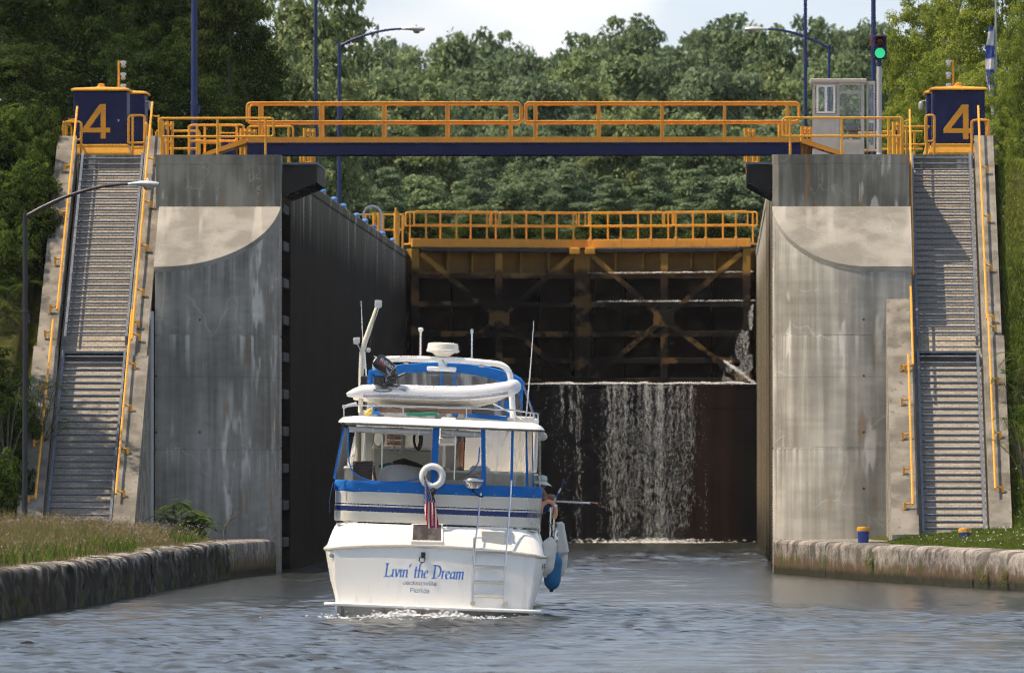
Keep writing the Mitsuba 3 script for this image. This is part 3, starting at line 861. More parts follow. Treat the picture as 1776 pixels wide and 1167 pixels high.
for x, y0, y1, side, nb, lab in ((-18.2, 261.2, 268.2, -1, 4, 'lower orange handrail on the side wall left of the left steps'), (-18.12, 268.6, 277.0, -1, 5, 'upper orange handrail on the side wall left of the left steps'),
                                 (-16.06, 261.4, 268.6, 1, 5, 'lower orange handrail between the left steps and the left pier'), (-16.0, 267.4, 277.2, 1, 6, 'upper orange handrail between the left steps and the left pier'),
                                 (5.22, 261.0, 266.8, -1, 5, 'lower orange handrail on the short side wall by the right pier'), (5.34, 266.4, 270.0, -1, 2, 'middle orange handrail on the front corner of the right pier'),
                                 (7.44, 261.6, 268.4, 1, 4, 'lower orange handrail on the side wall right of the right steps'), (7.40, 268.2, 277.0, 1, 5, 'upper orange handrail on the side wall right of the right steps')):
    handrail(hr(x, y0, y1), lab, side, nb)
handrail([(5.42, 270.0, ZS(270) + 0.72), (5.42, 270.3, ZS(270.3) + 0.72), (5.46, 276.8, ZS(276.8) + 0.75)], 'upper orange handrail along the outer face of the right pier', -1, 4)

solo('conduit_pipe', tube([(-15.56, 268.9, 0.9), (-15.56, 268.9, 7.2)], 0.085, 10), 'm_grey_pole', 'pale vertical conduit pipe in the corner between the left pier and the sloping side wall', 'pipe', smooth=40)
# ------------------------------------------------------------------ things on top of the piers
ZT = 11.6


def railing(p0, p1, lab, h=1.07, mid=0.56, posts=(0.0, 0.5, 1.0), rad=0.034, hoop=True, base=None):
    k = thing('railing', lab, 'railing')
    p0, p1 = np.array(p0, float), np.array(p1, float)
    up = np.array([0, 0, 1.0])
    if hoop:
        part(k, 'top_rail', tube(round_path([p0 + up * mid, p0 + up * h, p1 + up * h, p1 + up * mid, p0 + up * mid + (p1 - p0) * 0.004], 0.10), rad), 'm_orange', 40)
    else:
        part(k, 'top_rail', tube([p0 + up * h, p1 + up * h], rad), 'm_orange', 40)
        part(k, 'mid_rail', tube([p0 + up * mid, p1 + up * mid], rad), 'm_orange', 40)
    for q in posts:
        c = p0 + (p1 - p0) * q
        part(k, 'post', tube([c, c + up * (h - 0.01)], rad * 1.05), 'm_orange', 40)
    return k


# the footbridge over the lock mouth
fb = thing('footbridge', 'orange and navy blue steel footbridge spanning the lock mouth between the two piers', 'footbridge')
xa, xb = at(428, 0, 275)[0], at(1388, 0, 275)[0]
for y in (275.0, 276.25):
    part(fb, 'girder', join([box([xa, y, 11.72], [xb, y + 0.03, 12.00]), box([xa, y - 0.09, 12.003], [xb, y + 0.12, 12.03]), box([xa, y - 0.09, 11.69], [xb, y + 0.12, 11.717])]), 'm_navy')
part(fb, 'deck', box([xa, 275.05, 12.033], [xb, 276.3, 12.07]), 'm_orange_dull')
for y in (274.93, 276.37):
    part(fb, 'toe_plate', box([xa + 0.02, y, 12.034], [xb - 0.02, y + 0.012, 12.19]), 'm_orange_dull')
    for a, b, posts in ((428, 903, (450, 556, 665, 775, 885)), (911, 1386, (928, 1038, 1148, 1257, 1366))):
        u0, u1 = at(a, 0, 275)[0], at(b, 0, 275)[0]
        part(fb, 'rail_loop', tube(round_path([(u0, y, 12.62), (u0, y, 13.15), (u1, y, 13.15), (u1, y, 12.62), (u0 + 0.01, y, 12.62)], 0.12), 0.036), 'm_orange_dull', 40)
        for px in posts:
            u = at(px, 0, 275)[0]
            part(fb, 'rail_post', box([u - 0.045, y - 0.02, 12.06], [u + 0.045, y + 0.02, 13.13], 0.008), 'm_orange_dull')
for px in (620, 760, 900, 1040, 1180, 1320):
    part(fb, 'cross_beam', box([at(px, 0, 275)[0] - 0.05, 275.06, 11.75], [at(px, 0, 275)[0] + 0.05, 276.22, 11.95]), 'm_navy')
for s, x, lab in ((-1, xa, 'left'), (1, xb, 'right')):
    part(fb, 'ramp', prism([(x + s * 0.02, 12.02), (x + s * 1.25, 11.62), (x + s * 1.25, 11.74), (x + s * 0.02, 12.17)], 'y', 274.9, 276.4), 'm_orange_dull')

R = lambda px, y, z=ZT: (at(px, 0, y)[0], y, z)
railing(R(275, 273.6), R(474, 273.6), 'long orange railing at the front edge of the left pier top', posts=(0.02, 0.51, 0.93))
railing(R(341, 279), R(422, 279), 'short orange railing behind the front railing on the left pier, right of the lamp post', posts=(0.0, 0.5, 1.0))
railing(R(327, 275.6), R(410, 275.6), 'low orange railing beside the blue box on the left pier', h=0.95, mid=0.5, posts=(0.0, 0.33, 1.0))
railing(R(430, 281), R(508, 281), 'orange railing behind the left end of the footbridge', h=1.1, posts=(0.0, 0.45, 0.9))
railing(R(270, 284), R(345, 284), 'far orange railing between blue cabinet and lamp post on the left', hoop=False, posts=(0.0, 1.0))
railing(R(108, 276.4), R(140, 276.4), 'small orange railing in front of the left numbered cabinet at the top of the steps', posts=(0.02, 0.98))
railing((R(108, 276.4)[0], 276.45, ZT), (R(108, 276.4)[0] + 0.05, 279.6, ZT), 'orange railing running back along the left side of the left numbered cabinet', posts=(0.35, 0.98))
railing(R(222, 279), R(250, 279), 'narrow orange railing between the two blue cabinets and the left pier', h=1.35, posts=(0.25, 0.98))
railing((R(252, 277)[0], 277.0, ZT), (R(262, 283)[0], 283.0, ZT), 'orange railing running back beside the top of the left steps', posts=(0.1, 0.5, 0.95))
railing(R(1358, 273.6), R(1566, 273.6), 'long orange railing at the front edge of the right pier top, before the booth', posts=(0.06, 0.49, 0.88, 0.985))
railing(R(1565, 281), R(1612, 281), 'orange railing between the booth and the right blue cabinets', hoop=False, posts=(0.15, 0.9))
railing(R(1530, 285), R(1600, 285), 'far orange railing behind the traffic light pole', hoop=False, posts=(0.2, 0.8))
railing(R(1470, 286), R(1530, 286), 'far orange railing seen through the booth door', hoop=False, posts=(0.1, 0.9))
railing(R(1605, 278), R(1621, 278), 'narrow orange railing left of the right numbered cabinet', h=1.3, posts=(0.1, 0.95))
railing(R(1685, 276.4), R(1715, 276.4), 'small orange railing in front of the right numbered cabinet at the top of the steps', posts=(0.02, 0.98), h=1.1)
railing((R(1714, 276.4)[0], 276.45, ZT), (R(1713, 276.4)[0], 279.6, ZT), 'orange railing running back along the right side of the right numbered cabinet', posts=(0.35, 0.98), h=1.1)


def gate_posts(px, y, n, lab, h=1.05):
    """A row of thick orange tubes: the frame that guards the gate machinery."""
    k = thing('guard_frame', lab, 'guard frame')
    x = at(px, 0, y)[0]
    for i in range(n):
        part(k, 'post', tube([(x + i * 0.12, y + 0.25 * i, ZT), (x + i * 0.12, y + 0.25 * i, ZT + h)], 0.055, 8), 'm_orange', 40)
    part(k, 'bar', tube([(x, y, ZT + h * 0.9), (x + (n - 1) * 0.12, y + (n - 1) * 0.25, ZT + h * 0.9)], 0.035), 'm_orange', 40)
    part(k, 'bar', tube([(x, y, ZT + h * 0.45), (x + (n - 1) * 0.12, y + (n - 1) * 0.25, ZT + h * 0.45)], 0.035), 'm_orange', 40)
    for i in range(n - 1):
        part(k, 'clamp', box([x + i * 0.12 + 0.02, y + 0.25 * i + 0.02, ZT + h * 0.62], [x + i * 0.12 + 0.10, y + 0.25 * i + 0.2, ZT + h * 0.78], 0.02), 'm_navy')
    return k


gate_posts(281, 275.2, 3, 'thick orange guard posts at the left end of the left pier top', 1.06)
gate_posts(418, 276.8, 4, 'orange guard posts at the left end of the footbridge', 0.9)
gate_posts(528, 279.5, 3, 'orange guard posts on the left black platform, seen above the footbridge deck', 1.0)
gate_posts(1293, 278.5, 3, 'orange guard posts on the right black platform, seen above the footbridge deck', 0.95)
gate_posts(1352, 277, 3, 'orange guard posts behind the right end of the footbridge', 1.0)
gate_posts(1391, 275.4, 3, 'orange and blue guard posts left of the booth', 0.9)
gate_posts(1550, 276, 3, 'orange guard posts right of the traffic light pole', 1.05)
for px, y, lab in ((522, 277.5, 'orange ladder hanging under the left end of the footbridge'), (1297, 277.5, 'orange ladder hanging under the right end of the footbridge')):
    k = thing('ladder', lab, 'ladder')
    x = at(px, 0, y)[0]
    for d in (0, 0.30):
        part(k, 'rail', tube([(x + d, y, 11.2), (x + d, y, 12.3)], 0.05), 'm_orange', 40)
    for z in (11.3, 11.55, 11.8):
        part(k, 'rung', tube([(x, y, z), (x + 0.30, y, z)], 0.03), 'm_orange', 40)
k = thing('control_box', 'plain navy blue control box on the left pier by the footbridge ramp', 'control box')
x0, x1 = at(383, 0, 278)[0], at(411, 0, 278)[0]
part(k, 'body', box([x0, 278, ZT], [x1, 278.4, ZT + 0.78], 0.02), 'm_navy')
part(k, 'lid', box([x0 - 0.03, 277.97, ZT + 0.785], [x1 + 0.03, 278.43, ZT + 0.83], 0.012), 'm_orange')
part(k, 'latch', box([(x0 + x1) / 2 - 0.02, 277.97, ZT + 0.45], [(x0 + x1) / 2 + 0.02, 277.995, ZT + 0.52]), 'm_silver')

FOUR = sg.Polygon([(545, 318), (578, 318), (578, 445), (602, 445), (602, 470), (578, 470), (578, 503), (550, 503), (550, 470), (452, 470), (452, 448)], [[(550, 362), (550, 445), (490, 445)]])


def cabinet(px0, px1, y, lab, number=None, mast=None, lamp=None, zb=None, depth=1.5):
    """Riveted blue machinery housing: orange base flange, domed orange lid."""
    k = thing('machinery_cabinet', lab, 'cabinet')
    x0, x1 = at(px0, 0, y)[0], at(px1, 0, y)[0]
    zb = zb or EYE + (CY - 268) * y / F
    h = 1.52
    part(k, 'plinth', box([x0 - 0.12, y - 0.14, zb - 0.75], [x1 + 0.12, y + depth + 0.14, zb - 0.003]), 'm_stairwall')
    fl = []
    for z, g in ((0.0, 0.10), (0.05, 0.10), (0.17, 0.05), (0.20, 0.035), (0.285, 0.03), (0.30, 0.0)):
        fl.append([[x0 - g, y - g, zb + z], [x1 + g, y - g, zb + z], [x1 + g, y + depth + g, zb + z], [x0 - g, y + depth + g, zb + z], [x0 - g, y - g, zb + z]])
    part(k, 'base_flange', grid(np.array(fl)[:, ::-1]), 'm_orange')
    part(k, 'body', box([x0, y, zb + 0.28], [x1, y + depth, zb + 0.30 + h], 0.03), 'm_navy')
    rp = []
    for z, g in ((0.0, 0.0), (0.0, 0.065), (0.03, 0.075), (0.065, 0.06), (0.09, -0.05), (0.13, -0.55)):
        g2 = max(g, -0.7)
        rp.append([[x0 - g2, y - g2, zb + 0.303 + h + z], [x1 + g2, y - g2, zb + 0.303 + h + z], [x1 + g2, y + depth + g2, zb + 0.303 + h + z], [x0 - g2, y + depth + g2, zb + 0.303 + h + z], [x0 - g2, y - g2, zb + 0.303 + h + z]])
    part(k, 'lid', grid(np.array(rp)[:, ::-1]), 'm_orange')
    part(k, 'vent_cap', xf(lathe([(0, 0), (0.16, 0.0), (0.14, 0.06), (0.09, 0.07), (0.10, 0.13), (0, 0.15)], 12), mv((x0 + x1) / 2, y + 0.5, zb + 0.30 + h + 0.09)), 'm_orange', 40)
    riv = []
    for q in np.linspace(zb + 0.4, zb + 0.2 + h, 16):
        for x in (x0 + 0.07, x0 + 0.14):
            riv.append(box([x - 0.011, y - 0.014, q - 0.011], [x + 0.011, y + 0.001, q + 0.011], 0.005))
    part(k, 'rivets', riv, 'm_navy', kind='stuff')
    if number:
        a, b, top, bot = number
        s = (b - a) * y / F / 150.0
        poly = shapely.affinity.affine_transform(FOUR, [s, 0, 0, -s, 0, 0])
        c = poly.bounds
        q0 = at(a, top, y)
        poly = shapely.affinity.translate(poly, q0[0] - c[0], q0[2] - c[3])
        sy = (bot - top) * y / F / (c[3] - c[1])
        poly = shapely.affinity.scale(poly, 1, sy, origin=(q0[0], q0[2]))
        part(k, 'number', prism(poly, 'y', y - 0.006, y - 0.0015), 'm_number', label='orange number 4')
        part(k, 'door_latch', box([x1 - 0.26, y - 0.02, zb + 0.95], [x1 - 0.22, y + 0.0, zb + 1.01], 0.005), 'm_silver')
    if mast:
        pxm, sd = mast
        xm = at(pxm, 0, y + 0.4)[0]
        ms = part(k, 'mast', join([tube([(xm, y + 0.4, zb + 0.30 + h), (xm, y + 0.4, zb + 0.30 + h + 1.0)], 0.035, 8)] + [tube([(xm, y + 0.4, zb + 0.3 + h + z), (xm + sd * 0.1, y + 0.4, zb + 0.3 + h + z)], 0.02) for z in (0.94, 0.58, 0.24)]), 'm_orange', 40)
        for z in (0.88, 0.53, 0.20):
            with frame(mv(xm + sd * 0.13, y + 0.4, zb + 0.30 + h + z - 0.09)):
                part(ms, 'beacon', lathe([(0, 0), (0.06, 0), (0.075, 0.03), (0.075, 0.07), (0.055, 0.075), (0.055, 0.12), (0.085, 0.125), (0.085, 0.19), (0.07, 0.2), (0.0, 0.21)], 12), 'm_silver', 30)
    if lamp:
        xl = x0 - 0.16 if lamp < 0 else x1 + 0.16
        part(k, 'side_lamp', join([xf(lathe([(0, 0), (0.05, 0.0), (0.075, 0.05), (0.075, 0.2), (0.04, 0.24), (0, 0.25)], 10), mv(xl, y + 0.1, zb + 1.35)), tube([(xl, y + 0.1, zb + 1.6), (xl - lamp * 0.18, y + 0.1, zb + 1.62)], 0.02)]), 'm_grey_pole', 40)
    return k


cabinet(126, 219, 279, 'riveted navy blue cabinet with an orange number 4, at the top of the left steps', (142, 190, 180, 240))
cabinet(157, 250, 286, 'blue cabinet with a beacon mast, behind the left numbered cabinet', None, (205, 1), 1, zb=12.0)
cabinet(1617, 1708, 279, 'riveted navy blue cabinet with an orange number 4, at the top of the right steps', (1636, 1688, 182, 242))
cabinet(1607, 1700, 286, 'blue cabinet with a beacon mast, behind the right numbered cabinet', None, (1653, -1), -1, zb=12.0)

# the control booth
bk = thing('control_booth', 'small grey control booth with a white window and an open door on the right pier', 'booth')
Y = 279.0
bx = lambda px: at(px, 0, Y)[0]
bz = lambda py: EYE + (CY - py) * Y / F
x0, x1, xm = bx(1410), bx(1499), bx(1455)
dep = 1.5
part(bk, 'roof', box([bx(1405), Y - 0.08, bz(144)], [bx(1503), Y + dep + 0.1, bz(137)], 0.02), 'm_booth')
part(bk, 'floor', box([x0, Y, bz(268)], [x1, Y + dep, bz(264)]), 'm_booth')
part(bk, 'corner_post', box([x0, Y + 0.002, bz(264)], [x0 + 0.07, Y + 0.07, bz(144)]), 'm_booth')
part(bk, 'corner_post', box([x1 - 0.09, Y + 0.002, bz(264)], [x1, Y + 0.07, bz(144)]), 'm_booth')
part(bk, 'middle_post', box([xm - 0.07, Y + 0.002, bz(264)], [xm + 0.02, Y + 0.07, bz(144)]), 'm_booth')
part(bk, 'corner_post', box([x0, Y + dep - 0.07, bz(264)], [x0 + 0.07, Y + dep, bz(144)]), 'm_booth')
part(bk, 'corner_post', box([x1 - 0.07, Y + dep - 0.07, bz(264)], [x1, Y + dep, bz(144)]), 'm_booth')
part(bk, 'wall_panel', box([x0 + 0.071, Y + 0.02, bz(150)], [xm - 0.071, Y + 0.05, bz(145)]), 'm_booth')
part(bk, 'wall_panel', join([box([x0 + 0.071, Y + 0.018, bz(264)], [xm - 0.071, Y + 0.05, bz(198)]), box([x0 + 0.12, Y + 0.008, bz(262)], [xm - 0.12, Y + 0.019, bz(206)], 0.004)]), 'm_booth')
part(bk, 'wall_panel', join([box([xm + 0.021, Y + 0.02, bz(264)], [x1 - 0.091, Y + 0.05, bz(242)]), box([xm + 0.05, Y + 0.008, bz(262)], [x1 - 0.12, Y + 0.019, bz(246)], 0.004)]), 'm_booth')
part(bk, 'transom_bar', box([xm + 0.021, Y + 0.01, bz(163)], [x1 - 0.091, Y + 0.06, bz(158)]), 'm_booth')
w0, w1, wt, wb = bx(1416), bx(1449), bz(148), bz(197)
part(bk, 'window', join([box([w0, Y - 0.03, wb], [w0 + 0.06, Y + 0.019, wt]), box([w1 - 0.06, Y - 0.03, wb], [w1, Y + 0.019, wt]), box([w0 + 0.061, Y - 0.03, wt - 0.05], [w1 - 0.061, Y + 0.019, wt]), box([w0 + 0.061, Y - 0.03, wb], [w1 - 0.061, Y + 0.019, wb + 0.05]),
                         box([(w0 + w1) / 2 - 0.035, Y - 0.02, wb + 0.05], [(w0 + w1) / 2 + 0.035, Y + 0.015, wt - 0.05])]), 'm_white')
wk = bk + '__window'
for a, b in ((w0 + 0.06, (w0 + w1) / 2 - 0.035), ((w0 + w1) / 2 + 0.035, w1 - 0.06)):
    part(wk, 'pane', grid(np.array([[[a, Y + 0.0, wb + 0.05], [b, Y + 0.0, wb + 0.05]], [[a, Y + 0.0, wt - 0.05], [b, Y + 0.0, wt - 0.05]]])), 'm_glass')
for (za, zb2) in ((158, 145), (242, 163)):
    part(bk, 'pane', grid(np.array([[[xm + 0.02, Y + 0.03, bz(za)], [x1 - 0.09, Y + 0.03, bz(za)]], [[xm + 0.02, Y + 0.03, bz(zb2)], [x1 - 0.09, Y + 0.03, bz(zb2)]]])), 'm_glass')
for x in (x0 + 0.02, x1 - 0.05):
    part(bk, 'side_panel', box([x, Y + 0.08, bz(264)], [x + 0.03, Y + dep - 0.08, bz(215)]), 'm_booth')
d0, d1 = bx(1503), bx(1518)
dk = part(bk, 'door', join([box([d0, Y + 0.10, bz(262)], [d0 + 0.05, Y + 0.14, bz(141)]), box([d1 - 0.05, Y - 0.02, bz(262)], [d1, Y + 0.02, bz(141)]), box([d0 + 0.051, Y + 0.04, bz(147)], [d1 - 0.051, Y + 0.08, bz(141)]), box([d0 + 0.051, Y + 0.04, bz(262)], [d1 - 0.051, Y + 0.08, bz(252)]), box([d0 + 0.051, Y + 0.04, bz(213)], [d1 - 0.051, Y + 0.08, bz(206)])]), 'm_booth', label='grey glazed booth door standing open')
part(dk, 'pane', grid(np.array([[[d0 + 0.05, Y + 0.06, bz(252)], [d1 - 0.05, Y + 0.06, bz(252)]], [[d0 + 0.05, Y + 0.06, bz(147)], [d1 - 0.05, Y + 0.06, bz(147)]]])), 'm_glass')
part(dk, 'handle', box([d0 + 0.08, Y - 0.01, bz(214)], [d0 + 0.2, Y + 0.03, bz(210)], 0.008), 'm_silver')
ck = thing('office_chair', 'dark swivel chair inside the booth', 'chair')
part(ck, 'seat', box([bx(1468), Y + 0.5, bz(246)], [bx(1490), Y + 0.9, bz(241)], 0.02), 'm_black')
part(ck, 'backrest', box([bx(1472), Y + 0.86, bz(238)], [bx(1489), Y + 0.92, bz(212)], 0.025), 'm_dark_pole')
part(ck, 'stem', tube([(bx(1479), Y + 0.7, bz(264)), (bx(1479), Y + 0.7, bz(246))], 0.03), 'm_black')

# the traffic light
tk = thing('traffic_light', 'two lamp traffic light showing green on a pale grey pole beside the booth', 'traffic light')
x, Y = at(1525, 0, 277.5)[0], 277.5
tz = lambda py: EYE + (CY - py) * Y / F
part(tk, 'pole', tube([(x, Y, ZT), (x, Y, tz(116))], 0.075, 14), 'm_grey_pole', 40)
part(tk, 'base', xf(lathe([(0.0, 0), (0.2, 0.0), (0.19, 0.05), (0.1, 0.13), (0.08, 0.22), (0, 0.22)], 14), mv(x, Y, ZT)), 'm_grey_pole', 40)
part(tk, 'bracket', join([tube([(x, Y, tz(117)), (x, Y, tz(103))], 0.055, 10), xf(lathe([(0, 0), (0.09, 0.0), (0.09, 0.06), (0.05, 0.1), (0, 0.1)], 12), mv(x, Y, tz(114)))]), 'm_pole_blue', 40)
hs = part(tk, 'housing', box([x - 0.17, Y - 0.1, tz(104)], [x + 0.21, Y + 0.16, tz(62)], 0.03), 'm_navy')
paint('m_red_lens', (0.07, 0.008, 0.008), 0.15)
scene['m_green_lens'] = {'type': 'diffuse', 'reflectance': rgb((0.02, 0.25, 0.12))}
for py, col in ((73, 'red'), (93, 'green')):
    c = (x + 0.02, Y - 0.101, tz(py))
    M = mv(*c) @ rot([1, 0, 0], 90)
    lens = xf(lathe([(0.145, 0.0), (0.13, 0.03), (0.08, 0.05), (0.0, 0.058)], 20), M)
    if col == 'red':
        part(tk, 'lens', lens, 'm_red_lens', 60, label='dark unlit red lens')
    else:
        part(tk, 'lens', lens, 'm_green_lens', 60, label='glowing green lens', emitter={'type': 'area', 'radiance': rgb((0.010, 0.15, 0.065))})
    ang = np.linspace(-0.15, np.pi + 0.15, 15)
    vis = np.array([[[c[0] + 0.16 * math.cos(t), c[1] - d, c[2] + 0.16 * math.sin(t)] for t in ang] for d in (0.0, 0.18)])
    part(hs, 'visor', grid(vis), 'm_navy')
    part(tk, 'louvre', [box([x - 0.26, Y - 0.05, tz(py) - 0.10 + 0.05 * i], [x - 0.175, Y + 0.1, tz(py) - 0.085 + 0.05 * i]) for i in range(5)], 'm_red' if col == 'red' else 'm_black')


# lamp posts
def cobra_head(k, p, d, mat='m_lamp_head'):
    """A street lamp's head at p, its long axis along d (unit, horizontal)."""
    d = np.array(d, float)
    prof = [(-0.02, 0.05, 0.045, 0.0), (0.12, 0.075, 0.06, 0.01), (0.3, 0.14, 0.085, 0.02), (0.55, 0.17, 0.10, 0.01), (0.72, 0.15, 0.09, 0.0), (0.80, 0.08, 0.05, 0.0)]
    s = np.cross([0, 0, 1.0], d)
    P = []
    for u, w, h, o in prof:
        P.append([p + d * u + s * w * math.cos(t) + np.array([0, 0, 1]) * (o + h * math.sin(t) * (0.8 if math.sin(t) > 0 else 0.9)) for t in np.linspace(0, 2 * np.pi, 15)])
    hd = part(k, 'lamp_head', grid(np.array(P)), mat, 40)
    part(hd, 'lens_bowl', xf(lathe([(0.135, 0.02), (0.13, -0.03), (0.09, -0.09), (0, -0.11)], 14), mv(*(p + d * 0.52 + np.array([0, 0, -0.06])))), 'm_silver', 50)
    part(hd, 'photocell', xf(lathe([(0.04, 0), (0.04, 0.07), (0.0, 0.085)], 8), mv(*(p + d * 0.5 + np.array([0, 0, 0.08])))), 'm_white', 40)


def lamp_post(px, y, zt, w, mat, lab, arm=None, zb=ZT, head=None, collar=None):
    k = thing('lamp_post', lab, 'lamp post')
    x = at(px, 0, y)[0]
    part(k, 'pole', tube([(x, y, zb), (x, y, zt)], [w / 2, w / 2 * 0.8], 12), mat, 40)
    part(k, 'base', xf(lathe([(0, 0), (w * 1.1, 0), (w * 1.1, 0.06), (w * 0.7, 0.1), (0, 0.1)], 12), mv(x, y, zb)), mat, 40)
    if collar:
        part(k, 'junction_box', box([x + w * 0.3, y - 0.07, collar - 0.12], [x + w * 0.8, y + 0.07, collar + 0.12], 0.01), mat)
        part(k, 'collar', xf(lathe([(w * 0.5, 0), (w * 0.62, 0.0), (w * 0.62, 0.05), (w * 0.5, 0.06)], 12), mv(x, y, collar + 0.17)), mat)
    p0 = np.array([x, y, zt - 0.12])
    hx, hz = arm
    t = np.linspace(0, 1, 12)
    pts = np.stack([x + (hx - x) * t, 0 * t + y, zt - 0.12 + (hz - zt + 0.12) * (1 - (1 - t) ** 1.9)], 1)
    part(k, 'arm', tube(pts, np.linspace(0.055, 0.04, 12), 8), mat if mat != 'm_dark_pole' else 'm_dark_pole', 40)
    cobra_head(k, pts[-1], [1.0 if hx > x else -1.0, 0, 0])
    return k


p = at(222, 319, 258)
lamp_post(42, 258, at(0, 368, 258)[2], 0.15, 'm_dark_pole', 'slim dark grey lamp post on the left bank, its arm crossing the left steps', (p[0], p[2]), 1.25, collar=at(0, 553, 258)[2])
p = at(697, 50, 345)
lamp_post(588, 345, at(0, 74, 345)[2], 0.15, 'm_pole_blue', 'blue lamp post with a curved arm behind the left half of the footbridge', (p[0], p[2]), 11.4, collar=at(0, 195, 345)[2])
p = at(1331, 51, 345)
lamp_post(1438, 345, at(0, 78, 345)[2], 0.13, 'm_pole_blue', 'blue lamp post with a curved arm behind the booth roof', (p[0], p[2]), 11.4)
lamp_post(336, 290, 21.0, 0.20, 'm_pole_blue', 'tall thick blue lamp post among the railings on the left pier', (at(336, 0, 290)[0] + 2.2, 21.8), 11.5, collar=at(0, 190, 290)[2])
lamp_post(547, 325, 22.0, 0.13, 'm_pole_blue', 'tall slim blue lamp post close left of the left curved arm lamp post', (at(547, 0, 325)[0] + 2.2, 22.8), 11.4, collar=at(0, 108, 325)[2])
lamp_post(1397, 318, 22.0, 0.13, 'm_pole_blue', 'tall slim blue lamp post behind the left side of the booth', (at(1397, 0, 318)[0] - 2.2, 22.8), 11.4, collar=at(0, 110, 318)[2])
lamp_post(1515, 292, 21.0, 0.16, 'm_pole_blue', 'tall blue lamp post directly behind the traffic light', (at(1515, 0, 292)[0] - 2.2, 21.8), 11.5, collar=at(0, 190, 292)[2])

# flagpole with a furled flag, among the right trees
k = thing('flagpole', 'thin grey flagpole among the trees right of the numbered cabinet', 'flagpole')
FY = 300.0
x = at(1727, 0, FY)[0]
part(k, 'pole', tube([(x, FY, 11.5), (x, FY, 17.2)], [0.05, 0.03], 8), 'm_grey_pole', 40)
part(k, 'finial', xf(lathe([(0, 0), (0.05, 0.03), (0.05, 0.07), (0, 0.1)], 8), mv(x, FY, 17.2)), 'm_silver', 40)


def furled(x, y, z0, z1, w, lab):
    pts, n = [], 22
    for z in np.linspace(z1, z0, n):
        t = (z1 - z) / (z1 - z0)
        ww = w * (0.25 + 0.75 * math.sin(math.pi * min(1, 0.15 + 0.8 * t)))
        pts.append([[x - 0.05 - ww * (0.5 + 0.5 * math.cos(a)) * (1 + 0.3 * math.sin(5 * t + 3 * a)), y - 0.09 - 0.08 * math.sin(a) - 0.03 * math.sin(9 * t + 2 * a), z] for a in np.linspace(0, 2 * np.pi, 14)])
    uv = np.array([[i / (n - 1), j / 13] for i in range(n) for j in range(14)])
    v, f = grid(np.array(pts))
    key = num('furled_flag')
    scene[key] = mikit.ply((v, f), 'm_furled', smooth=True, uv=uv)
    tag(key, lab, 'flag')


scene['m_furled'] = two({'type': 'diffuse', 'reflectance': proc(lambda p, n, uv: mix((0.62, 0.62, 0.66), (0.05, 0.08, 0.30), smoothstep(0.42, 0.5, noise(uv.x * 7, uv.y * 0.7, 4.0))))})
furled(x, FY, 13.7, 16.4, 0.22, 'blue and white furled flag high on the flagpole')
furled(x, FY, 12.0, 13.5, 0.36, 'white furled flag low on the flagpole behind the right numbered cabinet')

# by the upper gate
k = thing('hoop_pipe', 'grey bent hoop pipe on the left lock wall near the upper gate', 'pipe hoop')
xh = at(630, 0, 352)[0]; xk = at(661, 0, 352)[0]
part(k, 'hoop', tube([(xh, 352, 11.4)] + [((xh + xk) / 2 - (xk - xh) / 2 * math.cos(a), 352, 11.98 + (xk - xh) / 2 * math.sin(a)) for a in np.linspace(0, np.pi, 12)] + [(xk, 352, 11.4)], 0.045, 8), 'm_lamp_head', 40)
part(k, 'foot', box([xh - 0.08, 351.92, 11.4], [xh + 0.08, 352.08, 11.44]), 'm_lamp_head')
part(k, 'foot', box([xk - 0.08, 351.92, 11.4], [xk + 0.08, 352.08, 11.44]), 'm_lamp_head')
railing((at(606, 0, 383)[0], 383, 11.45), (at(700, 0, 383)[0], 383, 11.45), 'orange railing on the left lock wall where the upper gate begins', h=1.35, mid=0.75, posts=(0.0, 0.3, 0.62, 0.98))
railing((at(600, 0, 390)[0], 390, 11.45), (at(660, 0, 390)[0], 390, 11.45), 'farthest orange railing behind the grey hoop on the left lock wall', hoop=False, posts=(0.1, 0.9))
railing((at(686, 0, 370)[0], 370, 11.4), (at(692, 0, 380)[0], 380, 11.4), 'orange railing running along the left lock wall up to the upper gate', h=1.3, posts=(0.0, 0.4, 0.8))
gk = thing('guard_frame', 'thick orange guard posts beside the left end of the upper gate', 'guard frame')
for px in (649, 657, 686):
    x = at(px, 0, 378)[0]
    part(gk, 'post', tube([(x, 378, 11.4), (x, 378, 12.75)], 0.08, 8), 'm_orange', 40)
k = thing('valve_stand', 'small blue valve stand with an orange wheel on the left lock wall', 'valve stand')
c = at(549, 322, 300)
part(k, 'stand', xf(lathe([(0, 0), (0.2, 0), (0.14, 0.1), (0.12, 0.5), (0.0, 0.55)], 12), mv(c[0] - 0.3, 300, 11.4)), 'm_navy', 40)
part(k, 'wheel', xf(lathe([(0.30, 0), (0.34, 0.02), (0.34, 0.04), (0.30, 0.05), (0.28, 0.025), (0.30, 0)], 18), mv(c[0] - 0.3, 300, 11.98)), 'm_orange', 40)

# bollards on the right quay
for px, py, y, lab in ((1497, 937, 255.5, 'navy blue bollard with an orange cap standing on the right quay by the pier'), (1673, 931, 250, 'navy blue bollard with an orange cap standing in the grass before the right steps')):
    k = thing('bollard', lab, 'bollard')
    q = at(px, py, y)
    with frame(mv(q[0], y, QZ - 0.02)):
        part(k, 'body', lathe([(0.13, 0), (0.135, 0.05), (0.15, 0.32), (0.0, 0.32)], 18), 'm_bollard', 40)
        part(k, 'cap', lathe([(0.0, 0.321), (0.168, 0.321), (0.17, 0.41), (0.155, 0.43), (0.0, 0.435)], 18), 'm_orange', 40)
paint('m_bollard', (0.02, 0.045, 0.22), 0.4)
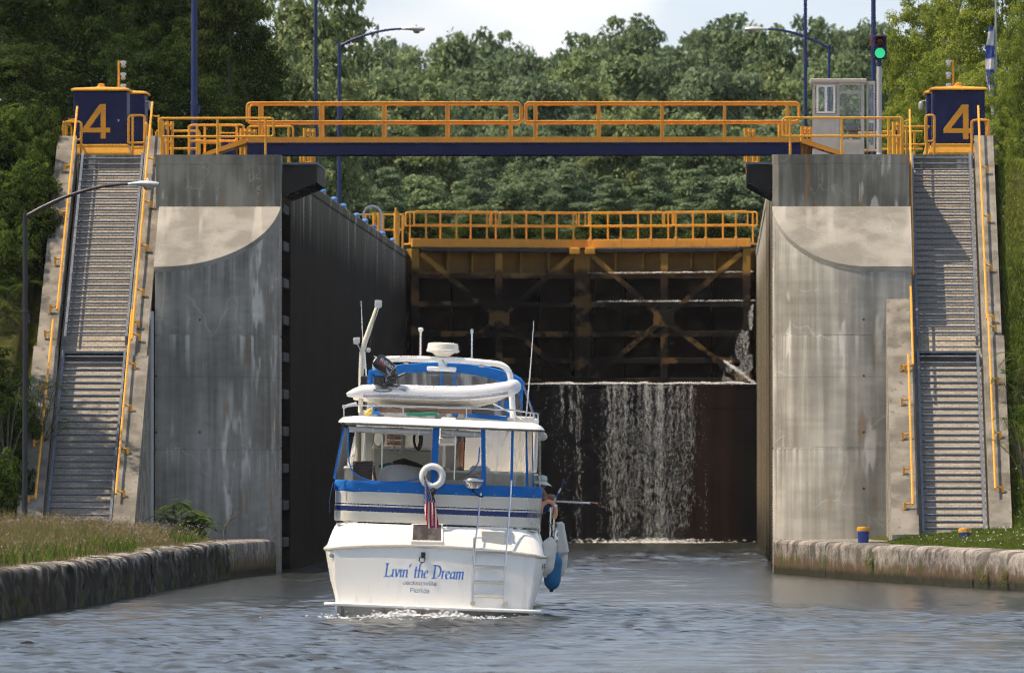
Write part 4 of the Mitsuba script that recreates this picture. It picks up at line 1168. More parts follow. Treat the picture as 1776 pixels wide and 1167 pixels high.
# ------------------------------------------------------------------ the motor yacht
# Boat frame: x to starboard, y towards the bow, z up from the waterline; origin at the foot of the transom.
BOAT = mv(BX, BY, 0.0) @ rot([0, 0, 1], 0.6) @ rot([0, 1, 0], 2.2)
KS = F / BY


def bp(px, py, y=0.0):
    """Boat coordinates of a photo pixel, for a thing y metres forward of the transom."""
    q = np.linalg.inv(BOAT) @ np.append(at(px, py, BY + y), 1)
    return q[:3]




def gelcoat_color(p, n, uv):
    """White gelcoat, faintly chalky, with a scum line near the water and a few runs under the deck edge."""
    k = fbm(p.x * 0.9, p.y * 0.9, p.z * 0.9, 3)
    s = fbm(p.x * 7, p.y * 7, p.z * 0.8, 3)
    c = mix((0.80, 0.787, 0.745), (0.68, 0.655, 0.59), 0.4 * smoothstep(0.4, 0.8, k))
    c = mix(c, (0.50, 0.46, 0.37), 0.35 * smoothstep(0.60, 0.78, s) * smoothstep(1.5, 0.2, p.z))
    return mix(c, (0.36, 0.32, 0.22), 0.75 * smoothstep(0.22, 0.05, p.z + 0.10 * (k - 0.5)))


paint('m_gelcoat', proc(gelcoat_color), 0.22, 0, 0.6)
paint('m_cream', worn((0.66, 0.63, 0.55), (0.56, 0.53, 0.45), 0.4, 1.2), 0.4)
paint('m_roof', (0.84, 0.84, 0.83), 0.3, 0, 0.4)
paint('m_stripe', (0.012, 0.030, 0.135), 0.3)
paint('m_name', (0.03, 0.13, 0.46), 0.35)
paint('m_grey_text', (0.16, 0.18, 0.26), 0.5)
scene['m_canvas'] = two({'type': 'bumpmap', 'arbitrary': proc(lambda p, n, uv: fbm(p.x * 6, p.y * 6, p.z * 9, 3), eps=6e-3), 'scale': 0.035,
                         'bsdf': {'type': 'principled', 'base_color': rgb((0.012, 0.150, 0.50)), 'roughness': 0.75, 'sheen': 0.2, 'specular': 0.3}})
paint('m_steel', (0.72, 0.72, 0.73), 0.16, 1.0)
paint('m_tan', worn((0.50, 0.46, 0.36), (0.42, 0.38, 0.29), 0.5, 2), 0.5)
paint('m_shade', (0.36, 0.35, 0.33), 0.6)
paint('m_wood', worn((0.16, 0.07, 0.03), (0.22, 0.11, 0.05), 0.8, 8), 0.45)
paint('m_board', worn((0.13, 0.075, 0.05), (0.19, 0.12, 0.085), 0.8, 8), 0.7)
paint('m_bottom', (0.02, 0.03, 0.06), 0.6)
scene['m_vinyl'] = {'type': 'blendbsdf', 'weight': 0.10, 'a': {'type': 'thindielectric', 'int_ior': 1.35}, 'b': two({'type': 'diffuse', 'reflectance': rgb((0.75, 0.77, 0.8))})}
scene['m_vinyl_old'] = {'type': 'blendbsdf', 'weight': proc(lambda p, n, uv: 0.10 + 0.34 * smoothstep(0.45, 0.8, fbm(p.x * 9 + p.y * 9, p.z * 1.2, 2.0, 3))), 'a': {'type': 'thindielectric', 'int_ior': 1.35}, 'b': two({'type': 'diffuse', 'reflectance': rgb((0.7, 0.72, 0.76))})}
paint('m_hypalon', worn((0.72, 0.73, 0.75), (0.60, 0.60, 0.60), 0.4, 2), 0.5)
paint('m_grey_rub', (0.26, 0.29, 0.34), 0.6)
paint('m_rope', (0.55, 0.54, 0.5), 0.9)
paint('m_dark_cloth', (0.035, 0.028, 0.028), 0.9)
paint('m_cover', worn((0.38, 0.365, 0.345), (0.32, 0.305, 0.29), 0.6, 5), 0.9) if False else None
paint('m_grey_cover', worn((0.40, 0.385, 0.365), (0.33, 0.315, 0.30), 0.7, 4), 0.9)
paint('m_lamp_glass', (0.05, 0.05, 0.05), 0.1)
scene['m_tinted'] = two({'type': 'principled', 'base_color': proc(lambda p, n, uv: mix((0.05, 0.046, 0.048), (0.14, 0.115, 0.11), smoothstep(0.3, 0.9, fbm(p.x * 9, p.z * 9, 1.0, 3)))), 'roughness': 0.12, 'specular': 0.6})


def U(hw, y0, y1, r, n=9, y1b=None):
    """A plan path from the port side round the stern to the starboard side."""
    a = np.linspace(0, np.pi / 2, n)
    port = [(-hw, y1)] + [(-hw + r - r * math.cos(t), y0 + r - r * math.sin(t)) for t in a]
    star = [(hw - r + r * math.sin(t), y0 + r - r * math.cos(t)) for t in a] + [(hw, y1 if y1b is None else y1b)]
    mid = [(x, y0) for x in np.linspace(-hw + r, hw - r, 15)[1:-1]]
    return np.array(port + mid + star)


def band(path, prof, closed=False):
    """Loft: prof = [(inset towards the inside, z)] along the plan path; z may be a function of (x, y)."""
    p = np.asarray(path, float)
    t = np.gradient(p, axis=0); t /= np.linalg.norm(t, axis=1, keepdims=True)
    n_in = np.stack([-t[:, 1], t[:, 0]], 1)
    c = p.mean(0)
    if ((c - p) * n_in).sum() < 0: n_in = -n_in
    P = np.zeros((len(p), len(prof), 3))
    for k, (d, z) in enumerate(prof):
        P[:, k, :2] = p + n_in * d
        P[:, k, 2] = z(p[:, 0], p[:, 1]) if callable(z) else z
    return grid(P[:, ::-1])


mast_label = 'cream davit mast'
with frame(BOAT):
    bt = thing('motor_yacht', 'white motor yacht with blue canvas, seen from astern, heading into the lock', 'motor yacht')
    # hull: transom crown and flared topsides
    crown = lambda x: 1.245 + 0.125 * (1 - np.clip(x / 2.13, -1, 1) ** 2)
    st = [(0.0, 1.96, 1.83, 1.90), (0.05, 2.05, 1.87, 1.96), (0.22, 2.12, 1.89, 2.0), (0.6, 2.15, 1.9, 2.02), (2.0, 2.18, 1.92, 2.04), (4.5, 2.2, 1.9, 2.03), (7.0, 2.1, 1.7, 1.88), (9.0, 1.75, 1.2, 1.45), (10.8, 1.05, 0.5, 0.8), (12.2, 0.05, 0.02, 0.03)]
    P = []
    for y, bs, bw, bm in st:
        sh = 1.245 + (0.0 if y < 3 else 0.012 * (y - 3) ** 2)
        rake = lambda z, y=y: y + (0.10 * (1.25 - z) * -1 if y < 0.5 else 0.0)
        pr = [(0.0, -0.7), (bw * 0.96, -0.18), (bw, 0.12), (bw + 0.015, 0.3), (bm, 0.62), (bm + (bs - bm) * 0.55, 0.95), (bs, sh)]
        ring = [(-x, rake(z), z) for x, z in pr[::-1]] + [(x, rake(z), z) for x, z in pr[1:]]
        P.append(ring)
    P = np.array(P)
    part(bt, 'hull', grid(P), 'm_gelcoat', 35)
    # transom panel
    r0 = P[0]
    nx = 29
    tr = []
    lev = np.array([-0.18, 0.12, 0.3, 0.62, 0.95, 1.245])
    hwz = np.interp(lev, [q[2] for q in r0[6:]], [q[0] for q in r0[6:]])
    for i in range(nx):
        u = -1 + 2 * i / (nx - 1)
        col = []
        for z, hw in zip(lev, hwz):
            x = u * hw
            zz = z + (crown(x) - 1.245) * max(0, (z - 0.3) / 0.945)
            bow = -0.10 * (1 - u * u)
            col.append((x, -0.10 * (1.25 - z) + bow, zz))
        tr.append(col)
    tr = np.array(tr)
    part(bt, 'transom', grid(tr), 'm_gelcoat', 35)
    ty = lambda x, z: -0.10 * (1.25 - z) - 0.10 * (1 - (x / 2.0) ** 2)     # the transom's surface
    # rub rail round the stern and sides
    rr = [(-2.2, 4.5, 1.27), (-2.18, 2, 1.245), (-2.15, .6, 1.245), (-2.11, .2, 1.245), (-2.04, .03, 1.246)] + [(x, -0.02 - 0.10 * (1 - (x / 1.96) ** 2), crown(x)) for x in np.linspace(-1.94, 1.94, 21)] + [(2.04, .03, 1.246), (2.11, .2, 1.245), (2.15, .6, 1.245), (2.18, 2, 1.245), (2.2, 4.5, 1.27)]
    part(bt, 'rub_rail', tube(rr, 0.036, 8), 'm_rail_grey', 40)
    # sloping bulwark above the rub rail
    pth = U(2.12, -0.0, 5.0, 0.22)
    tp = U(1.95, 0.42, 5.0, 0.45)
    zc = np.array([crown(x) if y < 0.3 else 1.25 for x, y in pth])
    bowp = np.array([-0.10 * (1 - (min(abs(x), 2.0) / 2.0) ** 2) if y < 0.15 else 0 for x, y in pth])
    B0 = np.stack([pth[:, 0], pth[:, 1] + bowp, zc + 0.01], 1)
    B1 = np.stack([tp[:, 0], tp[:, 1] + 0.4 * bowp, np.full(len(tp), 1.755)], 1)
    rows = [B0 * (1 - s) + B1 * s + np.array([0, 0, 0.05 * math.sin(math.pi * s)]) for s in np.linspace(0, 1, 6)]
    rows.append(B1 + np.array([0, 0.06, 0.015]))
    part(bt, 'bulwark', grid(np.array(rows).transpose(1, 0, 2)), 'm_gelcoat', 50)
    part(bt, 'aft_deck', grid(np.array([[[x, y, 1.74] for y in (0.45, 3.3)] for x in (-1.95, 1.95)])[::-1]), 'm_tan')
    part(bt, 'side_deck', grid(np.array([[[x, y, 1.36] for y in (2.6, 6.5)] for x in (1.55, 2.17)])[::-1]), 'm_gelcoat')
    # swim platform on its struts
    sp = U(2.07, -0.52, -0.06, 0.18, 5)
    loop = sg.Polygon(list(sp) + [(2.07, -0.05), (-2.07, -0.05)]).buffer(0)
    part(bt, 'swim_platform', prism(loop, 'z', 0.16, 0.225), 'm_gelcoat', 30)
    part(bt, 'platform_edge', tube([(x, y, 0.192) for x, y in U(2.075, -0.53, -0.06, 0.18, 5)], 0.036, 8), 'm_white', 40)
    for x in (-1.75, -0.95, -0.18, 0.55, 1.3, 1.85):
        part(bt, 'platform_strut', prism([(-0.12, 0.157), (-0.44, 0.157), (-0.12, -0.16)], 'x', x - 0.02, x + 0.02), 'm_shade')
    # cream weather boards with blue stripes, blue canvas skirt
    wb = U(2.0, 0.46, 3.2, 0.42)
    part(bt, 'weather_board', band(wb, [(0.02, 1.80), (0, 1.81), (0, 2.405), (0.02, 2.41)]), 'm_cream', 50)
    part(bt, 'stripe', band(wb, [(0.01, 2.00), (-0.006, 2.002), (-0.006, 2.098), (0.01, 2.10)]), 'm_stripe', 50, label='broad navy stripe round the stern')
    part(bt, 'stripe', band(wb, [(0.01, 2.128), (-0.006, 2.13), (-0.006, 2.15), (0.01, 2.152)]), 'm_stripe', 50, label='thin navy stripe round the stern')
    wob = lambda x, y: 2.392 + 0.012 * np.sin(x * 5) + 0.008 * np.sin(x * 13 + 1)
    part(bt, 'canvas_skirt', band(U(2.0, 0.46, 3.2, 0.42, 9), [(0.03, 2.60), (-0.012, 2.595), (-0.026, 2.53), (-0.018, 2.46), (-0.022, wob), (0.0, 2.385)]), 'm_canvas', 60)
    for px in np.linspace(590, 925, 11):
        q = bp(px, 848 + (px - 590) * 0.045, 0.45)
        part(bt, 'snap_fastener', xf(lathe([(0, 0), (0.012, 0), (0.012, 0.008), (0, 0.012)], 6), mv(q[0], 0.425, 2.42) @ rot([1, 0, 0], 90)), 'm_steel')
    part(bt, 'canvas_flap', grid(np.array([[[-2.04 - 0.05 * s - 0.03 * math.sin(3 * s), 0.55 + 0.25 * t, 2.55 - 0.62 * s + 0.03 * math.sin(6 * t)] for t in (0, .33, .66, 1)] for s in np.linspace(0, 1, 6)])), 'm_canvas', True)
    # the gap under the weather boards, with cleats and gear
    part(bt, 'dark_gap', band(U(1.97, 0.52, 3.0, 0.4), [(0, 1.745), (0, 1.82)]), 'm_black', 50)
    for x in (-1.75, -1.6, 1.45, 1.62):
        part(bt, 'cleat', join([box([x - 0.07, 0.47, 1.78], [x + 0.07, 0.50, 1.80], 0.008), box([x - 0.025, 0.47, 1.76], [x + 0.025, 0.5, 1.78])]), 'm_steel')
    # hardtop
    hp = sg.Polygon([(-1.94, 0.55), (-1.80, 0.40), (-0.9, 0.30), (0, 0.27), (0.9, 0.30), (1.80, 0.40), (1.95, 0.55), (2.0, 3.6), (-2.0, 3.6)])
    hq = np.array([(-2.0, 3.6), (-1.99, 2.0), (-1.98, 0.62), (-1.93, 0.46), (-1.80, 0.38), (-1.35, 0.325), (-0.9, 0.29), (0, 0.26), (0.9, 0.29), (1.35, 0.325), (1.80, 0.38), (1.94, 0.46), (1.99, 0.62), (1.99, 2.0), (2.0, 3.6)])
    part(bt, 'hardtop', join([band(hq, [(0.0, 3.705), (-0.012, 3.72), (0.02, 3.765), (0.075, 3.81), (0.16, 3.835), (0.4, 3.85)]), prism(sg.Polygon(hq).buffer(-0.38), 'z', 3.80, 3.849)]), 'm_roof', 40)
    part(bt, 'headliner', prism(hp.buffer(-0.08), 'z', 3.68, 3.708), 'm_shade')
    # posts and canvas straps of the enclosure
    def strap(x0, y0, x1, y1, w, z0=2.59, z1=3.70, mat='m_canvas'):
        d = np.array([x1 - x0, y1 - y0, z1 - z0])
        return bar((x0, y0, z0), (x1, y1, z1), w, 0.02, (0, 1, 0))
    for nm, a, b, w in (('canvas_strap', bp(579, 830, .45), bp(597, 741, .5), .05), ('canvas_strap', bp(751, 850, .45), bp(757, 735, .4), .125), ('canvas_strap', bp(839, 842, .45), bp(838, 740, .4), .085), ('canvas_strap', bp(887, 845, .5), bp(889, 743, .5), .05), ('canvas_strap', bp(915, 850, .9), bp(912, 746, .9), .045), ('canvas_strap', bp(925, 850, 1.6), bp(923, 747, 1.6), .025)):
        if nm: part(bt, nm, bar(a, b, w, 0.016, (0, 1, 0)), 'm_canvas')
    # blue piping along the edge of the open aft window
    edge = [bp(604, 742, .44), bp(604, 775, .44), bp(605, 800, .44), bp(610, 815, .44), bp(621, 826, .44), bp(640, 833, .44), bp(665, 836, .44), bp(700, 835, .44), bp(728, 830, .44), bp(738, 822, .44)]
    part(bt, 'piping', tube(edge, 0.014, 6), 'm_canvas', 40)
    e2 = [bp(832, 775, .44), bp(830, 800, .44), bp(824, 812, .44), bp(812, 822, .44)]
    part(bt, 'piping', tube(e2, 0.012, 6), 'm_canvas', 40)
    # clear vinyl: the corner by the open window, and the panes right of the middle
    cor = [bp(580, 832, .45)] + [bp(598, 742, .46)] + edge[:7]
    v = np.array(cor); part(bt, 'vinyl_pane', (v, np.array([[0, i, i + 1] for i in range(1, len(v) - 1)])), 'm_vinyl')
    def pane(px0, px1, t0, b0, t1, b1, y0, y1, nm='vinyl_pane', mat='m_vinyl'):
        A = [[bp(px0, b0, y0), bp(px1, b1, y1)], [bp(px0, t0, y0), bp(px1, t1, y1)]]
        part(bt, nm, grid(np.array(A)), mat)
    pane(843, 885, 742, 842, 744, 845, .46, .50)
    pane(889, 912, 745, 846, 747, 849, .52, .9, mat='m_vinyl_old')
    pane(914, 923, 747, 849, 748, 852, .9, 1.6, mat='m_vinyl_old')
    S0 = bp(936, 745, 2.0)
    part(bt, 'vinyl_pane', grid(np.array([[[1.97, .95, 2.6], [1.99, 3.1, 2.6]], [[1.93, .95, 3.69], [1.95, 3.1, 3.69]]])), 'm_vinyl_old')
    part(bt, 'vinyl_pane', grid(np.array([[[-1.97, .95, 2.6], [-1.99, 3.1, 2.6]], [[-1.93, .95, 3.69], [-1.95, 3.1, 3.69]]])), 'm_vinyl')
    cl = U(2.015, 0.44, 2.9, 0.42)
    sel = cl[-8:]
    part(bt, 'side_curtain', grid(np.stack([np.column_stack([sel + [[0.004 + 0.006 * (i % 2), 0]] * len(sel), np.full(len(sel), z)]) for i, z in enumerate((1.72, 2.38))], 1)), 'm_vinyl_old')
    # rolled up windows under the hardtop, and their frame tubes
    for px0, px1 in ((604, 748), (764, 834)):
        a, b = bp(px0, 743 + (px0 - 604) * .03, .5), bp(px1, 743 + (px1 - 604) * .045, .5)
        roll = part(bt, 'rolled_window', tube([a, a * .7 + b * .3 - [0, 0, .012], a * .3 + b * .7 - [0, 0, .014], b], [.05, .06, .062, .05], 10), 'm_vinyl_roll', 40)
        for q in (.3, .85): part(roll, 'tie', xf(lathe([(.066, -.012), (.066, .012)], 10), mv(*(a * (1 - q) + b * q - [0, 0, .012])) @ rot([0, 1, 0], 90)), 'm_white')
    for px0, py0, px1, py1, y in ((604, 748, 622, 748, .5), (634, 736, 627, 836, 2.2), (791, 742, 788, 832, .6), (866, 742, 860, 822, 1.4), (663, 744, 662, 816, 2.0), (884, 744, 868, 775, 1.2)):
        part(bt, 'frame_tube', tube([bp(px0, py0, y), bp(px1, py1, y)], 0.016, 8), 'm_steel', 40)
    part(bt, 'roof_post', tube([bp(936, 752, 2.2), bp(936, 846, 2.2)], 0.02, 8), 'm_steel', 40)
    part(bt, 'rolled_window', tube([(1.97, 1.2, 3.62), (2.0, 1.9, 3.59), (1.98, 2.7, 3.62)], [.07, .085, .07], 10), 'm_vinyl_roll', 40)
    part(bt, 'cream_post', tube([bp(622, 742, 2.6), bp(621, 800, 2.6)], 0.055, 10), 'm_tan', 40)
    # deckhouse behind the aft deck
    part(bt, 'bulkhead', box([-1.9, 3.2, 1.2], [1.9, 3.26, 2.80]), 'm_tan')
    part(bt, 'bulkhead_top', box([-1.92, 3.15, 2.805], [1.92, 3.9, 2.86], 0.02), 'm_roof')
    part(bt, 'locker', box([bp(646, 800, 3.0)[0], 3.05, 2.3], [bp(747, 800, 3)[0], 3.5, bp(700, 780, 3)[2]], 0.02), 'm_tan')
    part(bt, 'locker_lid', box([bp(644, 800, 3)[0], 3.02, bp(700, 780, 3)[2] + .003], [bp(748, 800, 3)[0], 3.52, bp(700, 776, 3)[2] + .01], 0.015), 'm_roof')
    part(bt, 'bench', box([bp(645, 800, 2.4)[0], 2.2, 1.75], [bp(835, 800, 2.4)[0], 3.04, bp(700, 828, 2.4)[2]], 0.03), 'm_tan')
    part(bt, 'cabin_side', box([bp(632, 800, 3)[0], 3.3, 2.862], [bp(645, 800, 3)[0], 3.9, 3.66]), 'm_cream')
    part(bt, 'louvre_door', [box([bp(700, 0, 4.2)[0], 4.2, z], [bp(729, 0, 4.2)[0], 4.24, z + .045]) for z in np.linspace(3.32, 3.62, 6)], 'm_wood', kind='stuff')
    part(bt, 'helm_wall', box([bp(760, 0, 4.2)[0], 4.3, 2.862], [bp(836, 0, 4.2)[0], 4.34, 3.66]), 'm_shade_light')
    part(bt, 'helm_wall', box([bp(645, 0, 4.2)[0], 4.3, 2.862], [bp(759, 0, 4.2)[0], 4.34, 3.66]), 'm_cream')
    part(bt, 'wooden_jamb', box([bp(829, 0, 4.1)[0], 4.1, 2.862], [bp(836, 0, 4.1)[0], 4.29, 3.66]), 'm_wood')
    part(bt, 'instrument_box', box([bp(822, 0, 4.0)[0], 4.0, bp(0, 780, 4)[2]], [bp(834, 0, 4.0)[0], 4.09, bp(0, 764, 4)[2]], 0.02), 'm_grey_pole')
    part(bt, 'side_seat', box([bp(846, 0, 3)[0], 2.6, bp(0, 788, 3)[2]], [bp(881, 0, 3)[0], 3.1, bp(0, 776, 3)[2]], 0.05), 'm_white')
    part(bt, 'side_seat_base', box([bp(846, 0, 3)[0], 2.65, 1.75], [bp(884, 0, 3)[0], 3.1, bp(0, 789, 3)[2]], 0.03), 'm_tan')
    part(bt, 'grab_rail', tube([bp(672, 763, 3.0), bp(715, 764, 3.0)], 0.014, 6), 'm_steel', 40)
    part(bt, 'wiring_loop', tube([bp(798 + 5 * math.sin(t), 760 - 12 * math.cos(t), 4.1) for t in np.linspace(0, 5, 14)], .012, 5), 'm_grey_rub', 40)
    # flybridge sides, blue bimini enclosure and arch
    for s in (-1, 1):
        part(bt, 'flybridge_side', box([s * 1.80, 3.65, 2.87], [s * 1.86, 8.0, 3.95 if s > 0 else 3.05], 0.02), 'm_gelcoat')
    part(bt, 'flybridge_front', box([-1.79, 7.9, 2.87], [1.79, 7.96, 4.0], 0.02), 'm_gelcoat')
    part(bt, 'flybridge_floor', box([-1.79, 3.92, 2.80], [1.79, 7.9, 2.86]), 'm_tan')
    by = 3.9
    prof = [bp(635, 690, by), bp(634, 655, by), bp(640, 645, by), bp(665, 637, by), bp(700, 632, by), bp(760, 629, by), bp(810, 632, by), bp(850, 638, by), bp(885, 647, by), bp(903, 657, by), bp(908, 664, by)]
    prof = np.array(prof)
    top = []
    for y, dz, sc in ((3.9, -0.02, 1), (3.95, 0.0, 1), (5.0, 0.03, 1.0), (6.2, 0.0, 1.0), (7.0, -0.05, 1.0), (7.05, -0.08, 1)):
        q = prof.copy(); q[:, 1] = y; q[:, 2] += dz
        top.append(q)
    part(bt, 'bimini_top', grid(np.array(top)[::-1]), 'm_canvas', 50)
    low = prof.copy(); low[:, 1] = 3.89; low[:, 2] -= np.array([0.10, .14, .17, .19, .18, .17, .18, .20, .24, .34, .62])
    part(bt, 'bimini_valance', grid(np.array([prof * [1, 0, 1] + [0, 3.885, 0], low])), 'm_canvas', 40)
    zt = np.array([low[:, 0], np.full(11, 3.9), low[:, 2]]).T
    zb = zt.copy(); zb[:, 2] = 3.92; zb[:, 0] = np.clip(zb[:, 0], -1.78, 1.78)
    part(bt, 'vinyl_window', grid(np.array([zb, zt])), 'm_vinyl_old')
    for px in (765, 787, 865):
        part(bt, 'window_zip', bar(bp(px, 712, 3.86), bp(px + 1, 640 + abs(px - 760) * .06, 3.86), 0.045, 0.012, (0, 1, 0)), 'm_canvas')
    part(bt, 'window_strap', bar(bp(886, 722, 3.86), bp(880, 695, 3.86), 0.16, 0.012, (0, 1, 0)), 'm_canvas')
    part(bt, 'window_sill_band', bar(bp(783, 717, 3.86), bp(880, 726, 3.86), 0.012, 0.09, (0, 0, 1)), 'm_canvas')
    sd = np.array([[[1.80 + .02 * math.sin(9 * y) , y, 3.93], [bp(907, 668, y)[0] + .02 * math.sin(7 * y), y, 4.62]] for y in np.linspace(3.92, 7.0, 12)])
    part(bt, 'side_window', grid(sd), 'm_vinyl_old', True)
    pd = np.array([[[-1.83, y, 3.05], [bp(634, 660, y)[0], y, 4.55]] for y in np.linspace(3.92, 7.0, 6)])
    part(bt, 'side_window', grid(pd), 'm_vinyl', True)
    for y in (4.0, 5.2, 6.6):
        part(bt, 'window_zip', bar((1.83, y, 3.93), (bp(907, 668, y)[0] + .012, y, 4.64), 0.012, 0.05, (0, 1, 0)), 'm_canvas')
    for px in (835, 855):
        part(bt, 'windscreen_post', tube([bp(px, 690, 6.8), bp(px - 2, 645, 6.8)], .014, 6), 'm_white')
    part(bt, 'windscreen_bar', tube([bp(735, 650, 6.8), bp(835, 651, 6.8)], .012, 6), 'm_white')
    ay = 3.3
    arch = round_path([bp(890, 725, ay), bp(884, 633, ay), bp(800, 625, ay), bp(768, 623.5, ay), bp(680, 622, ay), bp(655, 625, ay), bp(652, 628, ay + 1.4), bp(640, 720, ay + 2.2)], 0.28, 7)
    ach = part(bt, 'radar_arch', tube(arch, 0.062, 12), 'm_roof', 40)
    part(ach, 'deck_light', xf(lathe([(0, -.03), (.05, -.03), (.06, 0), (0, .01)], 10), mv(*(bp(704, 629, ay)))), 'm_silver', 40)
    part(ach, 'deck_light', xf(lathe([(0, -.03), (.05, -.03), (.06, 0), (0, .01)], 10), mv(*(bp(835, 634, ay)))), 'm_silver', 40)
    part(ach, 'solar_strip', bar(bp(690, 619, ay), bp(723, 620, ay), .1, .03, (0, 0, 1)), 'm_grey_rub')
    c = bp(768, 607, ay)
    k0 = EYE
    rd = part(bt, 'radar', xf(lathe([(0, -.13), (.13, -.13), (.16, -.10), (.22, -.06), (.30, -.045), (.328, -.03), (.328, .0), (.31, .01), (.30, .10), (.285, .13), (.2, .145), (0, .15)], 28), mv(*c)), 'm_radar', 35)
    part(rd, 'pedestal', join([box(c + [-.16, -.1, -.22], c + [.16, .1, -.135], .02), box(c + [-.30, -.16, -.42], c + [.28, .16, -.33], .02), box(c + [-.08, -.06, -.33], c + [.08, .06, -.22])]), 'm_roof')
    part(rd, 'cable', tube([c + [.0, -.12, -.2], c + [.05, -.19, -.28], c + [.12, -.18, -.34]], .012, 6), 'm_grey_rub', 40)
    for px, t, b, y, head in ((729, 573, 621, 3.3, 'mushroom'), (818, 576, 625, 3.3, 'light')):
        a = bp(px, b, y); q = bp(px + .5, t, y)
        an = part(bt, 'antenna', tube([a, q], .018, 8), 'm_steel' if head == 'light' else 'm_white', 40)
        if head == 'mushroom': part(an, 'head', xf(lathe([(0, -.04), (.025, -.04), (.05, .01), (.055, .03), (.03, .055), (0, .06)], 14), mv(*q)), 'm_white', 40)
        else: part(an, 'head', xf(lathe([(0, -.03), (.03, -.03), (.03, .04), (.022, .06), (0, .065)], 12), mv(*q)), 'm_silver', 40)
    part(bt, 'whip_antenna', tube([bp(912, 728, 2.4), bp(920, 640, 2.4), bp(926, 556, 2.4)], [.016, .011, .006], 6), 'm_white', 40, label='long whip antenna on the starboard side')
    part(bt, 'whip_antenna', tube([bp(633, 640, 2.4), bp(629, 590, 2.4), bp(626, 521, 2.4)], [.016, .011, .006], 6), 'm_white', 40, label='short whip antenna by the davit')
    # davit mast with boom, lamp and block
    my = 1.5
    dv = part(bt, 'davit', tube([bp(625, 715, my), bp(626, 668, my), bp(626.5, 640, my), bp(628, 612, my), bp(632, 594, my), bp(640, 572, my), bp(656, 527, my)], [.05, .05, .052, .05, .055, .05, .042], 10), 'm_davit', 40, label='cream davit mast with a raked boom')
    part(dv, 'stay', tube([bp(635, 655, my), bp(631, 600, my)], .018, 6), 'm_steel', 40)
    part(dv, 'stay', tube([bp(622, 668, my), bp(624, 610, my)], .014, 6), 'm_steel', 40)
    part(dv, 'sheave', box(bp(654, 530, my) - [.05, .05, .04], bp(658, 524, my) + [.05, .05, .04], .02), 'm_silver')
    part(dv, 'fall', tube([bp(655, 533, my - .08), bp(648, 560, my - .08), bp(640, 605, my - .08)], .006, 5), 'm_black')
    part(dv, 'block', xf(lathe([(0, -.05), (.035, -.04), (.045, 0), (.035, .04), (0, .05)], 10), mv(*bp(639, 607, my - .08))), 'm_silver', 40)
    part(dv, 'winch', box(bp(627, 668, my) + [-.02, -.1, -.1], bp(637, 652, my) + [0, .06, 0], .02), 'm_black')
    part(dv, 'flood_lamp', join([box(bp(612, 597, my) + [0, -.08, 0], bp(622, 585.5, my) + [0, .06, 0], .02), xf(lathe([(0, 0), (.055, 0), (.06, .05), (.045, .12), (0, .13)], 10), mv(*bp(624, 590, my)) @ rot([0, 1, 0], -90)), tube([bp(620, 597, my), bp(624, 605, my), bp(626, 612, my)], .012, 6)]), 'm_silver', 40)
    # rails on the hardtop
    zr = 0.27
    rl = [bp(595, 703, .6), bp(598, 703, .55), bp(699, 704, .5), bp(809, 707, .5), bp(888, 711, .6), bp(930, 717, .8), bp(934, 718, 3.2)]
    part(bt, 'top_rail', tube(rl, .016, 8), 'm_steel', 40)
    for px, t, b, y in ((596, 704, 722, .6), (699, 705, 722, .5), (809, 707, 724, .5), (893, 712, 731, .6), (920, 716, 735, .8), (926, 717, 735, 1.6), (933, 718, 736, 3.0)):
        part(bt, 'stanchion', tube([bp(px, t, y), bp(px, b, y)], .014, 8), 'm_steel', 40)
    part(bt, 'rail_stay', tube([bp(855, 700, .7), bp(885, 715, .7), bp(918, 735, .7)], .012, 6), 'm_white', 40)
    # stern ladder
    Lp = lambda px, py, d=0.0: bp(px, py, -0.16 - d)
    ld = part(bt, 'stern_ladder', join([tube([bp(834, 855, .38), Lp(829, 905, -.3), Lp(825, 935), Lp(822, 985), Lp(819, 1043, .05)], .018, 8), tube([bp(887, 833, .38), bp(884, 880, .3), Lp(878, 955), Lp(874, 1000), Lp(875, 1046, .05)], .018, 8),
                                        tube([Lp(822, 932, .03), Lp(820, 985, .03), Lp(817.5, 1043, .08)], .016, 8), tube([Lp(822, 932, .03), Lp(876, 933, .03)], .015, 8)]), 'm_steel', 40)
    for py, a, b in ((953.5, 823, 877), (978, 822, 876), (1004, 820, 875), (1028, 819, 874), (914, 830, 880)):
        part(ld, 'rung', bar(Lp(a, py, .02 if py > 930 else -.3), Lp(b, py + 1.5, .02 if py > 930 else -.3), .10, .028, (0, 0, 1)), 'm_steel')
        if py > 960: part(ld, 'rung_brace', tube([Lp(a, py + 7, .04), Lp(b, py + 8.5, .04)], .010, 6), 'm_steel', 40)
    part(bt, 'fold_down_step', box(bp(834, 957, .1) + [0, -.04, 0], bp(877, 921, .1) + [0, .05, 0], .015), 'm_cream')
    for px, py in ((820, 1046), (875, 1048)):
        part(ld, 'foot', xf(lathe([(0, -.02), (.05, -.02), (.05, .02), (0, .02)], 12), mv(*Lp(px, py, .06)) @ rot([1, 0, 0], 90)), 'm_shade')
    # transom fittings and lettering
    h0, h1 = bp(713, 941, .2), bp(765, 913, .3)
    M = np.eye(4)
    sl = np.array([0, .42, .42]); sl /= np.linalg.norm(sl)
    def on_bulwark(px, py):
        q = bp(px, py, 0.15)
        z = q[2]; s = (z - 1.34) / (1.755 - 1.34)
        return np.array([q[0], -0.09 * (1 - s) + s * 0.40 - 0.085, z])
    hc = [on_bulwark(714, 940), on_bulwark(767, 941), on_bulwark(766, 912), on_bulwark(715, 912)]
